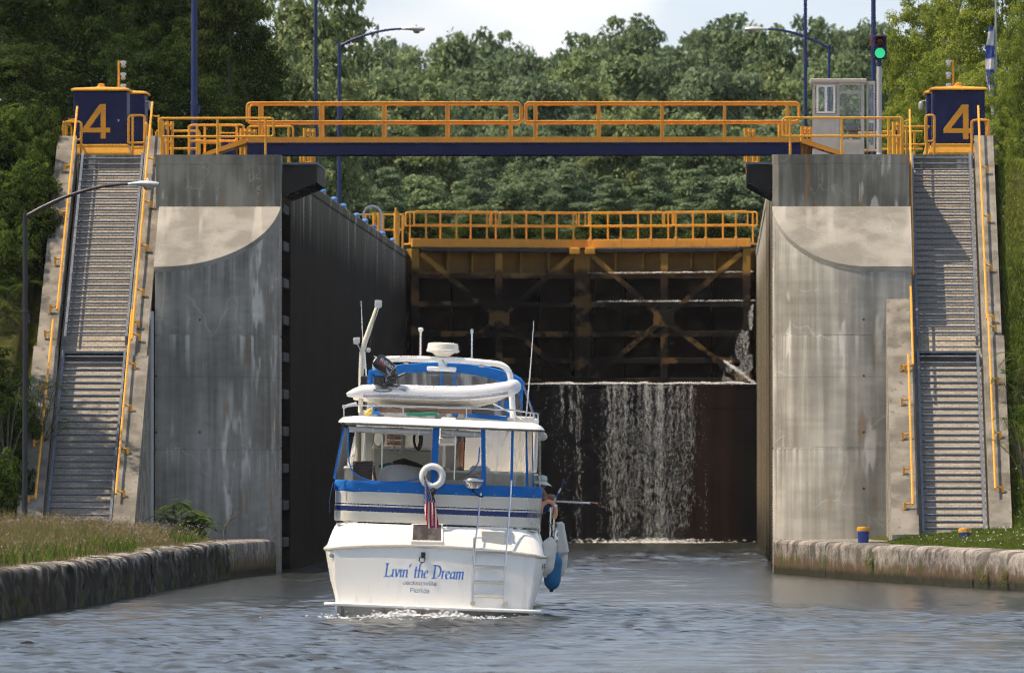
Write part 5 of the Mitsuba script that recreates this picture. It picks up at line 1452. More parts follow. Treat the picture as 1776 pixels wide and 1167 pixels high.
    def plate(corners, t, inset=0.0):
        c = np.array(corners); n = np.cross(c[1] - c[0], c[3] - c[0]); n /= np.linalg.norm(n)
        ce = c.mean(0); c = ce + (c - ce) * (1 - inset)
        v = np.vstack([c - n * 0.05, c + n * t])
        f = [[0, 1, 2], [0, 2, 3], [4, 5, 6], [4, 6, 7]] + [q for i in range(4) for q in ([i, (i + 1) % 4, 4 + (i + 1) % 4], [i, 4 + (i + 1) % 4, 4 + i])]
        f = np.array(f); f[:2] = f[:2, ::-1]
        return v, f
    hk = part(bt, 'stern_hatch', plate(hc, 0.045, -0.06), 'm_white', label='white framed hatch with a tinted pane on the stern')
    part(hk, 'pane', plate(hc, 0.055, 0.06), 'm_tinted')
    part(bt, 'horn', join([box(bp(730, 967, -.2), bp(738, 957, -.02), .015), tube([bp(732 + 5 * math.cos(t), 970 + 5 * math.sin(t), -.22) for t in np.linspace(-1, 4.6, 12)], .010, 6)]), 'm_black')
    q = bp(575, 963, 0); part(bt, 'exhaust_port', xf(lathe([(0, 0), (.04, 0), (.045, .015), (0, .02)], 14), mv(q[0], ty(q[0], q[2]) - .0, q[2]) @ rot([1, 0, 0], 90)), 'm_shade', 40)

    # hand lettered name: strokes of a slanted broad nib, drawn in units of the x height
    def nib(strokes, nb=(0.155, 0.085)):
        out = []
        for s in strokes:
            s = np.array(s, float)
            for a, b in zip(s[:-1], s[1:]):
                o = np.array(nb) / 2
                out.append(sg.MultiPoint([a + o, a - o, b + o, b - o]).convex_hull.buffer(0.022, 3))
        return unary_union(out)

    def arc_(cx, cy, rx, ry, a0, a1, n=12):
        t = np.radians(np.linspace(a0, a1, n))
        return [(cx + rx * math.cos(q), cy + ry * math.sin(q)) for q in t]
    st_ = lambda x: [(x, 0.96), (x + 0.05, 1.0), (x + 0.05, 0.06), (x + 0.14, 0.02)]
    GL = {
        'L': ([[(0.10, 1.68), (0.46, 1.68)], [(0.28, 1.68), (0.28, 0.04)], [(0.05, 0.0), (0.55, 0.0), (0.86, 0.02), (0.92, 0.24)]], 0.98),
        'i': ([[(0.02, 0.9), (0.14, 1.0), (0.14, 0.05), (0.27, 0.03)]], 0.36),
        'v': ([[(0.0, 0.92), (0.10, 1.0), (0.30, 0.02)], [(0.30, 0.02), (0.56, 0.72), (0.50, 1.0)]], 0.66),
        'n': ([[(0.02, 0.9), (0.14, 1.0), (0.14, 0.0)], [(0.14, 0.70), (0.30, 0.94), (0.46, 0.98), (0.56, 0.86), (0.56, 0.06), (0.68, 0.03)]], 0.76),
        "'": ([[(0.16, 1.72), (0.06, 1.34)]], 0.30),
        't': ([[(0.18, 1.42), (0.16, 0.16), (0.26, 0.0), (0.42, 0.08)], [(0.0, 0.96), (0.44, 0.96)]], 0.48),
        'h': ([[(0.36, 1.92), (0.20, 1.80), (0.14, 1.5), (0.14, 0.0)], [(0.14, 0.70), (0.30, 0.94), (0.46, 0.98), (0.56, 0.86), (0.56, 0.06), (0.68, 0.03)]], 0.76),
        'e': ([arc_(0.30, 0.5, 0.26, 0.48, 350, 20, 2)[:0] + [(0.10, 0.46), (0.34, 0.56), (0.50, 0.72), (0.44, 0.93), (0.28, 0.97), (0.10, 0.72), (0.08, 0.40), (0.16, 0.10), (0.34, 0.0), (0.54, 0.14)]], 0.62),
        'D': ([[(0.10, 1.68), (0.50, 1.68), (0.86, 1.56), (1.08, 1.20), (1.10, 0.70), (0.92, 0.22), (0.60, 0.02), (0.08, 0.0)], [(0.32, 1.66), (0.32, 0.03)]], 1.24),
        'r': ([[(0.02, 0.9), (0.14, 1.0), (0.14, 0.0)], [(0.14, 0.70), (0.28, 0.94), (0.46, 0.96)]], 0.50),
        'a': ([[(0.54, 0.90), (0.34, 0.98), (0.14, 0.74), (0.08, 0.36), (0.18, 0.04), (0.34, 0.08), (0.54, 0.46)], [(0.56, 0.98), (0.55, 0.08), (0.66, 0.03)]], 0.74),
        'm': ([[(0.02, 0.9), (0.14, 1.0), (0.14, 0.0)], [(0.14, 0.70), (0.30, 0.94), (0.42, 0.98), (0.51, 0.86), (0.51, 0.0)], [(0.51, 0.70), (0.67, 0.94), (0.79, 0.98), (0.89, 0.86), (0.89, 0.06), (1.0, 0.03)]], 1.08),
        ' ': ([], 0.42)}

    def write(text):
        x, out = 0.0, []
        for ch in text:
            g, w = GL[ch]
            if g:
                pl = shapely.affinity.skew(nib(g), 6, 0, origin=(0, 0))
                out.append(shapely.affinity.translate(pl, x, 0))
            x += w
        return unary_union(out)

    def on_transom(poly, cpx, cpy, width, height=None):
        """Lay flat lettering on the transom, centred on a photo pixel."""
        b = poly.bounds
        s = width / (b[2] - b[0])
        poly = shapely.affinity.affine_transform(poly, [s, 0, 0, s, -(b[0] + b[2]) / 2 * s, -(b[1] + b[3]) / 2 * s])
        c = bp(cpx, cpy, -0.1)
        geoms = list(getattr(poly, 'geoms', [poly]))
        m = join([trimesh.creation.extrude_polygon(g, 0.004, engine='earcut') for g in geoms])
        v, f = m
        X, Z = v[:, 0] + c[0], v[:, 1] + c[2]
        return np.stack([X, ty(X, Z) - 0.014 - v[:, 2], Z], 1), f

    nm = write("Livin' the Dream")
    part(bt, 'lettering', on_transom(nm, 735, 989, 140 / KS), 'm_name', label="blue calligraphic name Livin' the Dream")
    for txt, px, py, w in (('Jacksonville', 728, 1010.5, 59), ('Florida', 728, 1023.5, 33)):
        m = meshkit.text_mesh(txt, 0.1, bold=True)
        v, f = vf(m); v = v.copy()
        w0 = v[:, 0].max() - v[:, 0].min(); s = w / KS / w0
        v[:, 0] = (v[:, 0] - (v[:, 0].max() + v[:, 0].min()) / 2) * s; v[:, 1] = v[:, 1] * s
        v[:, 1] -= (v[:, 1].max() + v[:, 1].min()) / 2
        c = bp(px, py, -0.1)
        X, Z = v[:, 0] + c[0], v[:, 1] + c[2]
        part(bt, 'lettering', (np.stack([X, ty(X, Z) - 0.014 - v[:, 2], Z], 1), f[:, ::-1]), 'm_grey_text', label=f'small grey lettering {txt}')
    # blue boot stripe and rail at the starboard quarter
    part(bt, 'side_stripe', grid(np.array([[[2.125 + 0.045 * t, .25 + 5 * t, z] for t in np.linspace(0, 1, 8)] for z in (1.02, 1.13)])), 'm_stripe')
    part(bt, 'side_rail', tube([bp(955, 905, 3.2), bp(958, 880, 3.2), bp(962, 876, 4.2), bp(966, 876, 6.0)], .018, 8), 'm_steel', 40)
    for px, b, y in ((955, 965, 3.0), (961, 962, 3.6)):
        part(bt, 'rail_post', tube([bp(px, 880, y), bp(px - 1, b, y)], .022, 8), 'm_steel', 40)
    part(bt, 'gate_vent', box(bp(922, 962, 1.0), bp(935, 920, 1.4), .02), 'm_shade')

paint('m_vinyl_roll', (0.55, 0.54, 0.52), 0.3, 0, 0.5)
paint('m_rail_grey', (0.5, 0.48, 0.43), 0.4, 0.2)
paint('m_shade_light', (0.40, 0.41, 0.43), 0.5)
paint('m_radar', (0.74, 0.71, 0.60), 0.35)
paint('m_davit', worn((0.70, 0.66, 0.54), (0.5, 0.46, 0.36), 0.5, 3), 0.45)
# ------------------------------------------------------------------ things carried on the yacht
def figure(bones, refine=0.035, rounds=6):
    """One continuous body: the hulls of the spheres at both ends of every bone, joined and smoothed."""
    man = None
    for a, ra, b, rb in bones:
        pts = []
        for c, r in ((a, ra), (b, rb)):
            s = trimesh.creation.icosphere(2, r)
            pts.append(s.vertices + np.asarray(c, float))
        h = manifold3d.Manifold.hull_points(np.vstack(pts).astype(np.float32))
        man = h if man is None else man + h
    man = man.refine_to_length(refine)
    q = man.to_mesh()
    m = trimesh.Trimesh(np.array(q.vert_properties[:, :3], float), np.array(q.tri_verts), process=True)
    trimesh.smoothing.filter_taubin(m, iterations=rounds)
    return m


def hand(wrist, direction, palm_normal, curl=0.9, s=1.0):
    """Bones of a hand: palm, four curled fingers and a thumb from the side of the palm."""
    d = np.asarray(direction, float); d /= np.linalg.norm(d)
    n = np.asarray(palm_normal, float); n -= d * np.dot(n, d); n /= np.linalg.norm(n)
    w = np.cross(d, n)
    o = np.asarray(wrist, float)
    B = [(o, .026 * s, o + d * .075 * s, .026 * s), (o + d * .07 * s - w * .026 * s, .016 * s, o + d * .07 * s + w * .026 * s, .016 * s)]
    for k, (u, L) in enumerate(((-.033, .068), (-.011, .078), (.011, .074), (.033, .058))):
        p = o + d * .082 * s + w * u * s
        dd = d
        for j, l in enumerate((.45, .32, .23)):
            a = curl * (0.5, 1.3, 2.1)[j]
            dd = d * math.cos(a) + n * math.sin(a)
            q = p + dd * L * l * s
            B.append((p, (.0105 - .001 * j) * s, q, (.0098 - .001 * j) * s))
            p = q
    t0 = o + d * .03 * s - w * .03 * s
    t1 = t0 + (d * .5 - w * .6 + n * .5) * .04 * s
    t2 = t1 + (d * .7 + n * .8 + w * .2) * .03 * s
    B += [(t0, .014 * s, t1, .012 * s), (t1, .012 * s, t2, .010 * s)]
    return B


def head_bones(c, f, u):
    """Bones of a head about its centre: f where the face looks, u up."""
    f, u = np.asarray(f, float), np.asarray(u, float)
    s = np.cross(f, u)
    c = np.asarray(c, float)
    return [(c + u * .045 - f * .012, .083, c + u * .03 + f * .015, .078), (c - u * .02 + f * .03, .062, c - u * .075 + f * .052, .036), (c + f * .085 + u * .015, .012, c + f * .108 - u * .022, .014),
            (c + f * .088 - u * .052 - s * .018, .010, c + f * .088 - u * .052 + s * .018, .010), (c + s * .078, .016, c + s * .084 - u * .03, .012), (c - s * .078, .016, c - s * .084 - u * .03, .012)]


paint('m_skin', worn((0.33, 0.165, 0.095), (0.27, 0.12, 0.065), 0.6, 9), 0.55)
paint('m_tan_skin', worn((0.34, 0.165, 0.095), (0.28, 0.13, 0.07), 0.6, 9), 0.5)
paint('m_hat', worn((0.52, 0.60, 0.58), (0.44, 0.52, 0.50), 0.6, 7), 0.9)
paint('m_shirt', worn((0.30, 0.33, 0.36), (0.24, 0.26, 0.3), 0.6, 7), 0.9)
paint('m_shorts', (0.10, 0.09, 0.075), 0.9)
paint('m_hair', (0.06, 0.04, 0.025), 0.7)
paint('m_horseshoe', (0.75, 0.36, 0.22), 0.6)
paint('m_blue_fender', worn((0.012, 0.14, 0.32), (0.02, 0.10, 0.20), 0.7, 5), 0.4)
paint('m_old_white', worn((0.72, 0.70, 0.64), (0.45, 0.38, 0.26), 0.7, 5), 0.55)
paint('m_motor', (0.010, 0.010, 0.012), 0.28, 0, 0.7)
paint('m_decal_white', (0.75, 0.75, 0.75), 0.4)
paint('m_green', (0.02, 0.14, 0.10), 0.8)
paint('m_yellow', (0.62, 0.43, 0.10), 0.6)
paint('m_chair', worn((0.075, 0.058, 0.05), (0.11, 0.085, 0.075), 0.6, 8), 0.8)
paint('m_badge', (0.10, 0.15, 0.18), 0.5)
scene['m_board_white'] = two({'type': 'principled', 'base_color': proc(lambda p, n, uv: mix((0.70, 0.68, 0.63), (0.10, 0.09, 0.08), smoothstep(0.58, 0.70, fbm(p.x * 24 + p.z * 4, p.y * 10, p.z * 2.2, 3)))), 'roughness': 0.7})

with frame(BOAT):
    # inflatable dinghy lying athwart the hardtop, bow to starboard
    dk = thing('inflatable_dinghy', 'white inflatable dinghy with grey rubbing strips lying across the hardtop', 'dinghy')
    dy = 1.35
    ax = [bp(px, py, dy) for px, py in ((601, 684.5), (612, 682), (630, 679), (660, 679), (700, 680.5), (745, 682), (790, 683), (825, 681.5), (855, 678), (880, 674))]
    ax = np.array(ax)
    rad = np.array([.035, .08, .135, .150, .152, .152, .152, .152, .150, .145])
    tip = bp(888, 672, dy)
    side = 1.25
    ctr = np.array([ax[-1][0], dy + side / 2, ax[-1][2]])
    bow = [ctr + np.array([0.10 * math.sin(t) + 0.02, -side / 2 * math.cos(t), 0.05 * math.sin(t)]) for t in np.linspace(0.35, np.pi - 0.35, 9)]
    far = ax[::-1].copy(); far[:, 1] += side
    loop = np.vstack([ax, bow, far]); rr_ = np.concatenate([rad, np.full(9, .143), rad[::-1]])
    tb = part(dk, 'tube', tube(loop, rr_, 18), 'm_hypalon', 60)
    hb = []
    for p_, dz in zip(ax[1:], (.10, .17, .25, .28, .29, .29, .27, .22, .14)):
        hb.append([[p_[0], dy - .04, p_[2] - .06], [p_[0], dy + .02, p_[2] - dz * .75], [p_[0], dy + side / 2, p_[2] - dz - .02], [p_[0], dy + side - .02, p_[2] - dz * .75], [p_[0], dy + side + .04, p_[2] - .06]])
    part(dk, 'hull_bottom', grid(np.array(hb)), 'm_cream', 40)
    part(dk, 'floor', grid(np.array([[[q[0], dy + .1, q[2] - .05], [q[0], dy + side - .1, q[2] - .05]] for q in ax[2:]])), 'm_grey_rub')
    part(dk, 'transom_board', box([ax[2][0], dy + .12, ax[2][2] - .15], [ax[2][0] + .04, dy + side - .12, ax[2][2] + .16], .01), 'm_hypalon')
    sp = ax[2:]
    for dz, w in ((-.062, .02), (-.095, .03)):
        strip = [q + np.array([0, -math.sqrt(max(r * r - dz * dz, 0)) - .004, dz]) for q, r in zip(sp, rad[2:])]
        strip = strip + [ax[-1] + np.array([.07, .02, dz + .02])]
        part(dk, 'rubbing_strip', tube(strip, w * .6, 6), 'm_grey_rub', 40)
    M0 = lambda px, py: (bp(px, py, dy - .1))
    def on_tube(px, py, off=.004):
        q = bp(px, py, dy - .14)
        i = np.argmin(np.abs(ax[:, 0] - q[0]))
        cz = np.interp(q[0], ax[:, 0], ax[:, 2]); rr2 = np.interp(q[0], ax[:, 0], rad) + off
        dz = np.clip(q[2] - cz, -rr2 * .97, rr2 * .97)
        return np.array([q[0], dy - math.sqrt(rr2 * rr2 - dz * dz), cz + dz])
    t_ = np.linspace(0, 2 * np.pi, 25)[:-1]
    rim = [on_tube(664 + 17 * math.cos(a), 676.5 + 3.8 * math.sin(a), .005) for a in t_]
    cen = on_tube(664, 676.5, .007)
    part(dk, 'badge', (np.vstack([[cen], rim]), np.array([[0, 1 + i, 1 + (i + 1) % 24] for i in range(24)])), 'm_badge', label='oval grey badge on the tube')
    inner = [on_tube(664 + 12 * math.cos(a), 676.3 + 1.3 * math.sin(a), .010) for a in t_]
    part(dk, 'badge_line', (np.vstack([[on_tube(664, 676.3, .011)], inner]), np.array([[0, 1 + i, 1 + (i + 1) % 24] for i in range(24)])), 'm_decal_white')
    hd_ = [on_tube(690, 675, .008), on_tube(697, 673.5, .02), on_tube(704, 674, .008), on_tube(704, 680, .008), on_tube(698, 677, .02)]
    part(dk, 'grab_handle', (np.array(hd_), np.array([[0, 1, 4], [1, 2, 3], [1, 3, 4]])), 'm_grey_rub')
    m = meshkit.text_mesh('FL 0715 PJ', 0.1)
    v, f = vf(m); u0, u1 = v[:, 0].min(), v[:, 0].max()
    pv = np.array([on_tube(712 + 48 * (x - u0) / (u1 - u0), 672.6 + 1.5 * (x - u0) / (u1 - u0) - 5.2 * y / 0.1, .005 + z) for x, y, z in v])
    part(dk, 'registration', (pv, f[:, ::-1]), 'm_grey_text', label='grey registration FL 0715 PJ')
    for px in (692, 776):
        q = on_tube(px, 668.6, .0)
        part(dk, 'valve', xf(lathe([(0, 0), (.03, 0), (.025, .02), (0, .025)], 10), mv(*q)), 'm_grey_rub')
    # its cradle and the gear under it
    ch = thing('chock', 'brown board that the dinghy rests on, along the hardtop', 'board')
    part(ch, 'plank', bar(bp(648, 711, 1.3), bp(818, 714, 1.3), .30, .085, (0, 0, 1)), 'm_board')
    for px in (660, 760, 800):
        a = bp(px, 716, 1.4); part(ch, 'block', box([a[0] - .06, 1.25, 3.85], [a[0] + .06, 1.7, a[2] - .02]), 'm_shade')
    solo('green_net', tube([bp(px, 718 + .8 * math.sin(px * .2), 1.1) for px in range(705, 765, 6)], .045, 8), 'm_green', 'dark green bundle lying under the dinghy', 'bundle', smooth=40)
    a = bp(634, 716, .9)
    bo = thing('bottle', 'yellow bottle lying on the hardtop under the dinghy by the davit', 'bottle')
    with frame(mv(a[0], .9, 3.86) @ rot([0, 1, 0], 40)):
        part(bo, 'body', lathe([(0, 0), (.05, 0), (.055, .03), (.055, .14), (.03, .17), (0, .17)], 14), 'm_yellow', 40)
        part(bo, 'cap', lathe([(0, .171), (.022, .171), (.022, .2), (0, .2)], 10), 'm_yellow', 40)
    solo('blue_towel', [box(bp(644, 718, 1.0) + [0, 0, 0], bp(660, 713, 1.2) + [0, 0, 0], .02), box(bp(645, 712, 1.0), bp(651, 705, 1.15), .02)], 'm_canvas', 'folded blue cloth under the dinghy near the davit', 'cloth')
    an = thing('anchor_bracket', 'white fluke shaped anchor lashed at the port corner of the hardtop rail', 'anchor')
    part(an, 'shank', tube([bp(594, 706, .5), bp(618, 699, .5)], .03, 8), 'm_white', 40)
    part(an, 'fluke', join([prism([(0, 0), (.17, .05), (.15, .10)], 'y', -.02, .02)]) if False else xf(prism([(0, 0), (.26, .03), (.22, .11), (.05, .07)], 'y', -.02, .02), mv(*bp(598, 706, .5))), 'm_white')
    part(an, 'crown', box(bp(593, 708, .5) - [0, .05, 0], bp(600, 702, .5) + [0, .05, 0], .015), 'm_silver')

    # outboard motor on its rail bracket
    om = thing('outboard_motor', 'black outboard motor hanging tilted on the rail beside the davit', 'outboard motor')
    mc = bp(667, 637, 1.15)
    MM = mv(*mc) @ rot([0, 1, 0], 38)
    prof_ = [(-.24, .02, .02), (-.23, .115, .11), (-.17, .145, .13), (-.02, .155, .135), (.12, .145, .125), (.20, .115, .11), (.23, .05, .05), (.235, .01, .01)]
    cw = np.array([[[u, b * math.copysign(abs(math.cos(t)) ** .6, math.cos(t)), a * math.copysign(abs(math.sin(t)) ** .6, math.sin(t)) + .02] for t in np.linspace(0, 2 * np.pi, 25)] for u, a, b in prof_])
    with frame(MM):
        cowl = part(om, 'cowl', grid(cw), 'm_motor', 50)
        part(cowl, 'seam', tube([(.155, .137 * math.cos(t), .02 + .146 * math.sin(t)) for t in np.linspace(0, 2 * np.pi, 24)], .008, 5), 'm_grey_rub', 40)
        m = meshkit.text_mesh('SUZUKI', .062, bold=True)
        v, f = vf(m); v = np.stack([v[:, 0] * .92 - .17, -.141 - v[:, 2], v[:, 1] + .055], 1)
        part(cowl, 'lettering', (v, f[:, ::-1]), 'm_decal_white', label='white lettering SUZUKI on the cowl')
        part(cowl, 'flash', box([-.16, -.146, .012], [.0, -.141, .04]), 'm_red', label='red flash under the lettering')
        part(cowl, 'flash', prism([(.02, .02), (.19, -.03), (.18, -.06), (.10, -.05)], 'y', -.146, -.138), 'm_grey_rub', label='grey flash on the cowl')
        part(om, 'midsection', figure([((.22, 0, .0), .075, (.30, 0, -.08), .065), ((.30, 0, -.08), .065, (.22, 0, -.30), .05)], .04), 'm_motor', 50)
        part(om, 'tiller', figure([((.18, -.05, -.12), .03, (.30, -.08, .0), .03), ((.30, -.08, .0), .028, (.40, -.1, .19), .022)], .03), 'm_motor', 50)
        part(om, 'carry_handle', tube([(-.24, -.04, .05), (-.29, 0, .03), (-.24, .04, .05)], .012, 6), 'm_silver', 40)
    part(om, 'clamp_bracket', join([box(bp(648, 668, 1.2) - [0, .05, 0], bp(668, 652, 1.2) + [0, .05, 0], .02), tube([bp(655, 658, 1.1), bp(664, 668, 1.1), bp(690, 669, 1.1)], .022, 6), tube([bp(640, 640, 1.1), bp(650, 655, 1.1)], .018, 6)]), 'm_motor')
    solo('rag', grid(np.array([[bp(638 + 8 * t + 2 * s, 642 + 26 * s - 3 * t, 1.05 + .03 * math.sin(5 * t + 3 * s)) for t in (0, .4, 1)] for s in np.linspace(0, 1, 5)])), 'm_canvas', 'crumpled blue cover hanging behind the outboard motor', 'cover', smooth=True)

    # life ring
    lr = thing('life_ring', 'white life ring hanging on the stern rail', 'life ring')
    c = bp(750, 825.6, .34)
    ang = np.linspace(0, 2 * np.pi, 33)
    part(lr, 'ring', tube([c + np.array([.192 * math.cos(a), 0, .192 * math.sin(a)]) for a in ang], .068, 14, False), 'm_white', 60)
    part(lr, 'grab_line', tube([c + np.array([.03 * math.sin(3 * s), -.05, -.1 - .22 * s]) for s in np.linspace(0, 1, 8)], .008, 5), 'm_black')
    # flag on its staff
    fl = thing('flag', 'limp red, white and blue striped and starred flag hanging at the stern', 'flag')
    s0, s1 = bp(737, 828, .28), bp(757, 912, .28)
    part(fl, 'staff', tube([bp(736.5, 825, .26), bp(740, 862, .3), bp(746, 905, .36)], .014, 8), 'm_wood', 40)
    n_, k_ = 26, 14
    Pf, uvf = [], []
    for i in range(n_):
        t = i / (n_ - 1)
        xl, xr, yy = np.interp(t, [0, .12, .35, .6, .85, 1], [736, 735, 734.5, 737, 742.5, 748]), np.interp(t, [0, .12, .35, .6, .85, 1], [740, 746, 754, 759, 763, 763]), 838 + 95 * t
        for j in range(k_):
            w = j / (k_ - 1)
            q = bp(xl + (xr - xl) * w, yy - 5 * math.sin(w * 3.1) + 9 * (w - .3) * t + (2.5 if i == n_ - 1 else 0) * math.sin(9 * w), .22)
            q[1] += .035 * math.sin(w * 12 + t * 4) * min(1, t * 4)
            Pf.append(q); uvf.append((t, w))
    scene['m_flag'] = two({'type': 'diffuse', 'reflectance': proc(lambda p, n, uv: flag_color(uv))})

    def flag_color(uv):
        s = uv.y * 3.4 + uv.x * 2.6
        stripe = smoothstep(0.42, 0.52, dr.abs(s - dr.floor(s) - 0.5) * 2)
        c = mix((0.62, 0.62, 0.62), (0.42, 0.015, 0.025), stripe)
        gx, gy = uv.x * 26, uv.y * 5 + 0.5 * (dr.floor(uv.x * 26) - 2 * dr.floor(uv.x * 13))
        d = dr.sqrt(dr.square(gx - dr.floor(gx) - 0.5) + dr.square(gy - dr.floor(gy) - 0.5))
        canton = mix((0.62, 0.62, 0.65), (0.015, 0.03, 0.15), smoothstep(0.22, 0.34, d))
        return mix(canton, c, smoothstep(0.40, 0.42, uv.x + 0.06 * uv.y))
    key = num(fl + '__cloth')
    v, f = grid(np.array(Pf).reshape(n_, k_, 3))
    v = v @ BOAT[:3, :3].T + BOAT[:3, 3]
    scene[key] = mikit.ply((v, f), 'm_flag', smooth=True, uv=np.array(uvf))
    solo('dark_line', tube([bp(750 + 2 * math.sin(s * 9), 845 + 28 * s, .3) for s in np.linspace(0, 1, 10)], [.02, .04, .05, .055, .05, .05, .045, .04, .03, .02], 8), 'm_dark_cloth', 'dark brown line bunched beside the flag under the life ring', 'rope', smooth=40)

    # kettle grill on the rail
    gk = thing('grill', 'round stainless kettle grill clamped to the stern rail', 'grill')
    c = bp(821, 834, .25)
    with frame(mv(*c)):
        part(gk, 'lid', lathe([(.195, .0), (.19, .03), (.14, .075), (.06, .1), (0, .105)], 22), 'm_steel', 40)
        part(gk, 'bowl', lathe([(.195, -.005), (.185, -.04), (.12, -.14), (.0, -.15)], 22), 'm_steel', 40)
        part(gk, 'rim', lathe([(.19, -.008), (.205, -.008), (.205, .004), (.19, .004)], 22), 'm_silver', 40)
        part(gk, 'vent_slots', [bar((.15 * math.cos(a), .15 * math.sin(a) - .0, -.10), (.185 * math.cos(a), .185 * math.sin(a), -.04), .012, .006) for a in np.linspace(np.pi + .2, 2 * np.pi - .2, 9)], 'm_shade', kind='stuff')
        part(gk, 'handle', tube([(-.05, -.02, .1), (-.03, -.02, .14), (.03, -.02, .14), (.05, -.02, .1)], .010, 6), 'm_wood', 40)
        part(gk, 'bracket', tube([(0, 0, -.15), (.0, .0, -.2), (.12, .05, -.29), (.2, .1, -.3)], .016, 6), 'm_black', 40)
    # folding chairs leaning in the port corner
    for i in range(4):
        k = thing('folding_chair', f'folded brown deck chair leaning in the port corner of the aft deck, {["topmost", "second", "third", "lowest"][i]} of four', 'folding chair', 'folded deck chairs on the aft deck')
        a, b = bp(611.5, 801 + 4.8 * i, 1.0 + .03 * i), bp(648, 800.5 + 4.8 * i, 1.0 + .03 * i)
        d = .06 * i
        part(k, 'top_bar', bar(a, b, .03, .034, (0, 0, 1), .006), 'm_chair')
        part(k, 'cap', xf(trimesh.creation.icosphere(1, .014), mv(*(a - [.0, .02, 0]))), 'm_white', 40)
        part(k, 'cap', xf(trimesh.creation.icosphere(1, .014), mv(*(b - [.0, .02, 0]))), 'm_white', 40)
        part(k, 'sling', grid(np.array([[a + [0.03, .012, 0], b + [-.03, .012, 0]], [a + [.03, .3, -.75 + d], b + [-.03, .3, -.75 + d]]])), 'm_chair')
        for e, s in ((a, .01), (b, -.01)):
            part(k, 'leg', tube([e + [s, .01, 0], [e[0] + s + (.22 if s < 0 else .05), e[1] + .35, 1.76]], .013, 6), 'm_chair', 40)
    # covered table
    tc = thing('covered_table', 'round table under a pleated grey cover on the aft deck', 'table')
    c = bp(692, 835, 1.5); top_z = bp(692, 805, 1.5)[2]
    rows = []
    for z, r_ in ((top_z, 0.02), (top_z - .012, .15), (top_z - .05, .28), (top_z - .12, .36), (top_z - .22, .41), (top_z - .4, .43), (1.8, .45)):
        rows.append([[c[0] + (r_ * (1 + (.035 * math.sin(14 * a) + .02 * math.sin(23 * a + 1)) * min(1, (top_z - z) * 6))) * math.cos(a), 1.5 + r_ * math.sin(a), z] for a in np.linspace(0, 2 * np.pi, 61)])
    part(tc, 'cover', grid(np.array(rows)[:, ::-1]), 'm_grey_cover', 60)
    part(tc, 'pedestal', tube([(c[0], 1.5, 1.75), (c[0], 1.5, top_z - .05)], .05, 10), 'm_steel', 40)
    # coils of rope hung on the flybridge front
    for px, t, b, w, mat, n_, lab in ((656, 745, 775, 9, 'm_rope', 5, 'pale rope coil hung inside the enclosure, nearest the port side'), (691, 745, 787, 9, 'm_rope', 5, 'long pale rope coil hung in the middle of the enclosure'), (724, 745, 778, 6, 'm_black', 4, 'black webbing strap hung beside the blue middle post')):
        k = thing('rope_coil', lab, 'rope')
        for i in range(n_):
            g = i / max(1, n_ - 1) - .5
            pts = [bp(px + w * (1 + .25 * g) * math.sin(a) + 2 * g, (t + b) / 2 - (b - t) / 2 * (1 + .14 * g) * math.cos(a) * (1 if math.cos(a) < 0 else .9), 2.9 + .05 * g) for a in np.linspace(0, 2 * np.pi, 22)]
            part(k, 'loop', tube(pts, .013 if mat == 'm_rope' else .022, 6, False), mat, 40)
    solo('rope_end', tube([bp(674, 755, 2.85), bp(678, 766, 2.85), bp(672, 778, 2.85), bp(670, 796, 2.85)], .010, 5), 'm_rope', 'loose pale rope end hanging beside the long coil', 'rope', smooth=40)
    solo('jacket', figure([(bp(685, 803, 2.6), .05, bp(700, 800, 2.6), .07), (bp(700, 800, 2.6), .06, bp(716, 804, 2.6), .05), (bp(716, 804, 2.6), .05, bp(730, 808, 2.6), .03)], .03, 3), 'm_dark_cloth', 'dark crumpled jacket lying on the bench behind the covered table', 'jacket', smooth=50)
    solo('dish_cloth', figure([(bp(660, 808, 2.5), .04, bp(676, 806, 2.5), .05)], .03, 3), 'm_green', 'small green cloth on the bench left of the covered table', 'cloth', smooth=50)
    # helm chair and the person in it
    hc_ = thing('helm_chair', 'white cushioned helm chair on a steel pedestal, seen through the enclosure', 'chair')
    hy = 4.05 - .2
    part(hc_, 'pedestal', tube([bp(769.5, 812, hy), bp(770.5, 772, hy)], .035, 12), 'm_steel', 40)
    part(hc_, 'foot', xf(lathe([(0, 0), (.13, 0), (.12, .03), (.04, .05), (0, .05)], 14), mv(bp(769.5, 812, hy)[0], hy, 2.862)), 'm_steel', 40)
    a, b = bp(758, 772, hy), bp(793, 757, hy)
    part(hc_, 'seat', box([a[0], hy - .1, a[2]], [b[0], hy + .38, b[2]], .05), 'm_white', 30)
    a, b = bp(762, 757, hy), bp(792, 742, hy)
    part(hc_, 'backrest', box([a[0], hy - .12, a[2]], [b[0], hy - .05, b[2] + .2], .03), 'm_white', 30)
    part(hc_, 'armrest', box([bp(741, 0, hy)[0], hy - .05, bp(0, 768, hy)[2]], [bp(757, 0, hy)[0], hy + .05, bp(0, 761, hy)[2]], .02), 'm_white')
    pz = 3.50
    hx = bp(786, 760, hy)[0]
    ft = bp(800, 812, hy)
    pk = thing('person', 'person seated in the helm chair, bare calf and dark shoe showing through the enclosure', 'person')
    pel, chest, neck = np.array([hx - .06, hy + .10, pz + .10]), np.array([hx - .06, hy + .12, pz + .46]), np.array([hx - .06, hy + .13, pz + .60])
    hdc = neck + [0, .03, .16]
    kn = np.array([ft[0] - .03, hy + .12, pz - .08]); an_ = np.array([ft[0] - .015, hy + .0, 2.95])
    kn2 = np.array([hx - .18, hy + .50, pz + .02]); an2 = np.array([hx - .18, hy + .52, 2.95])
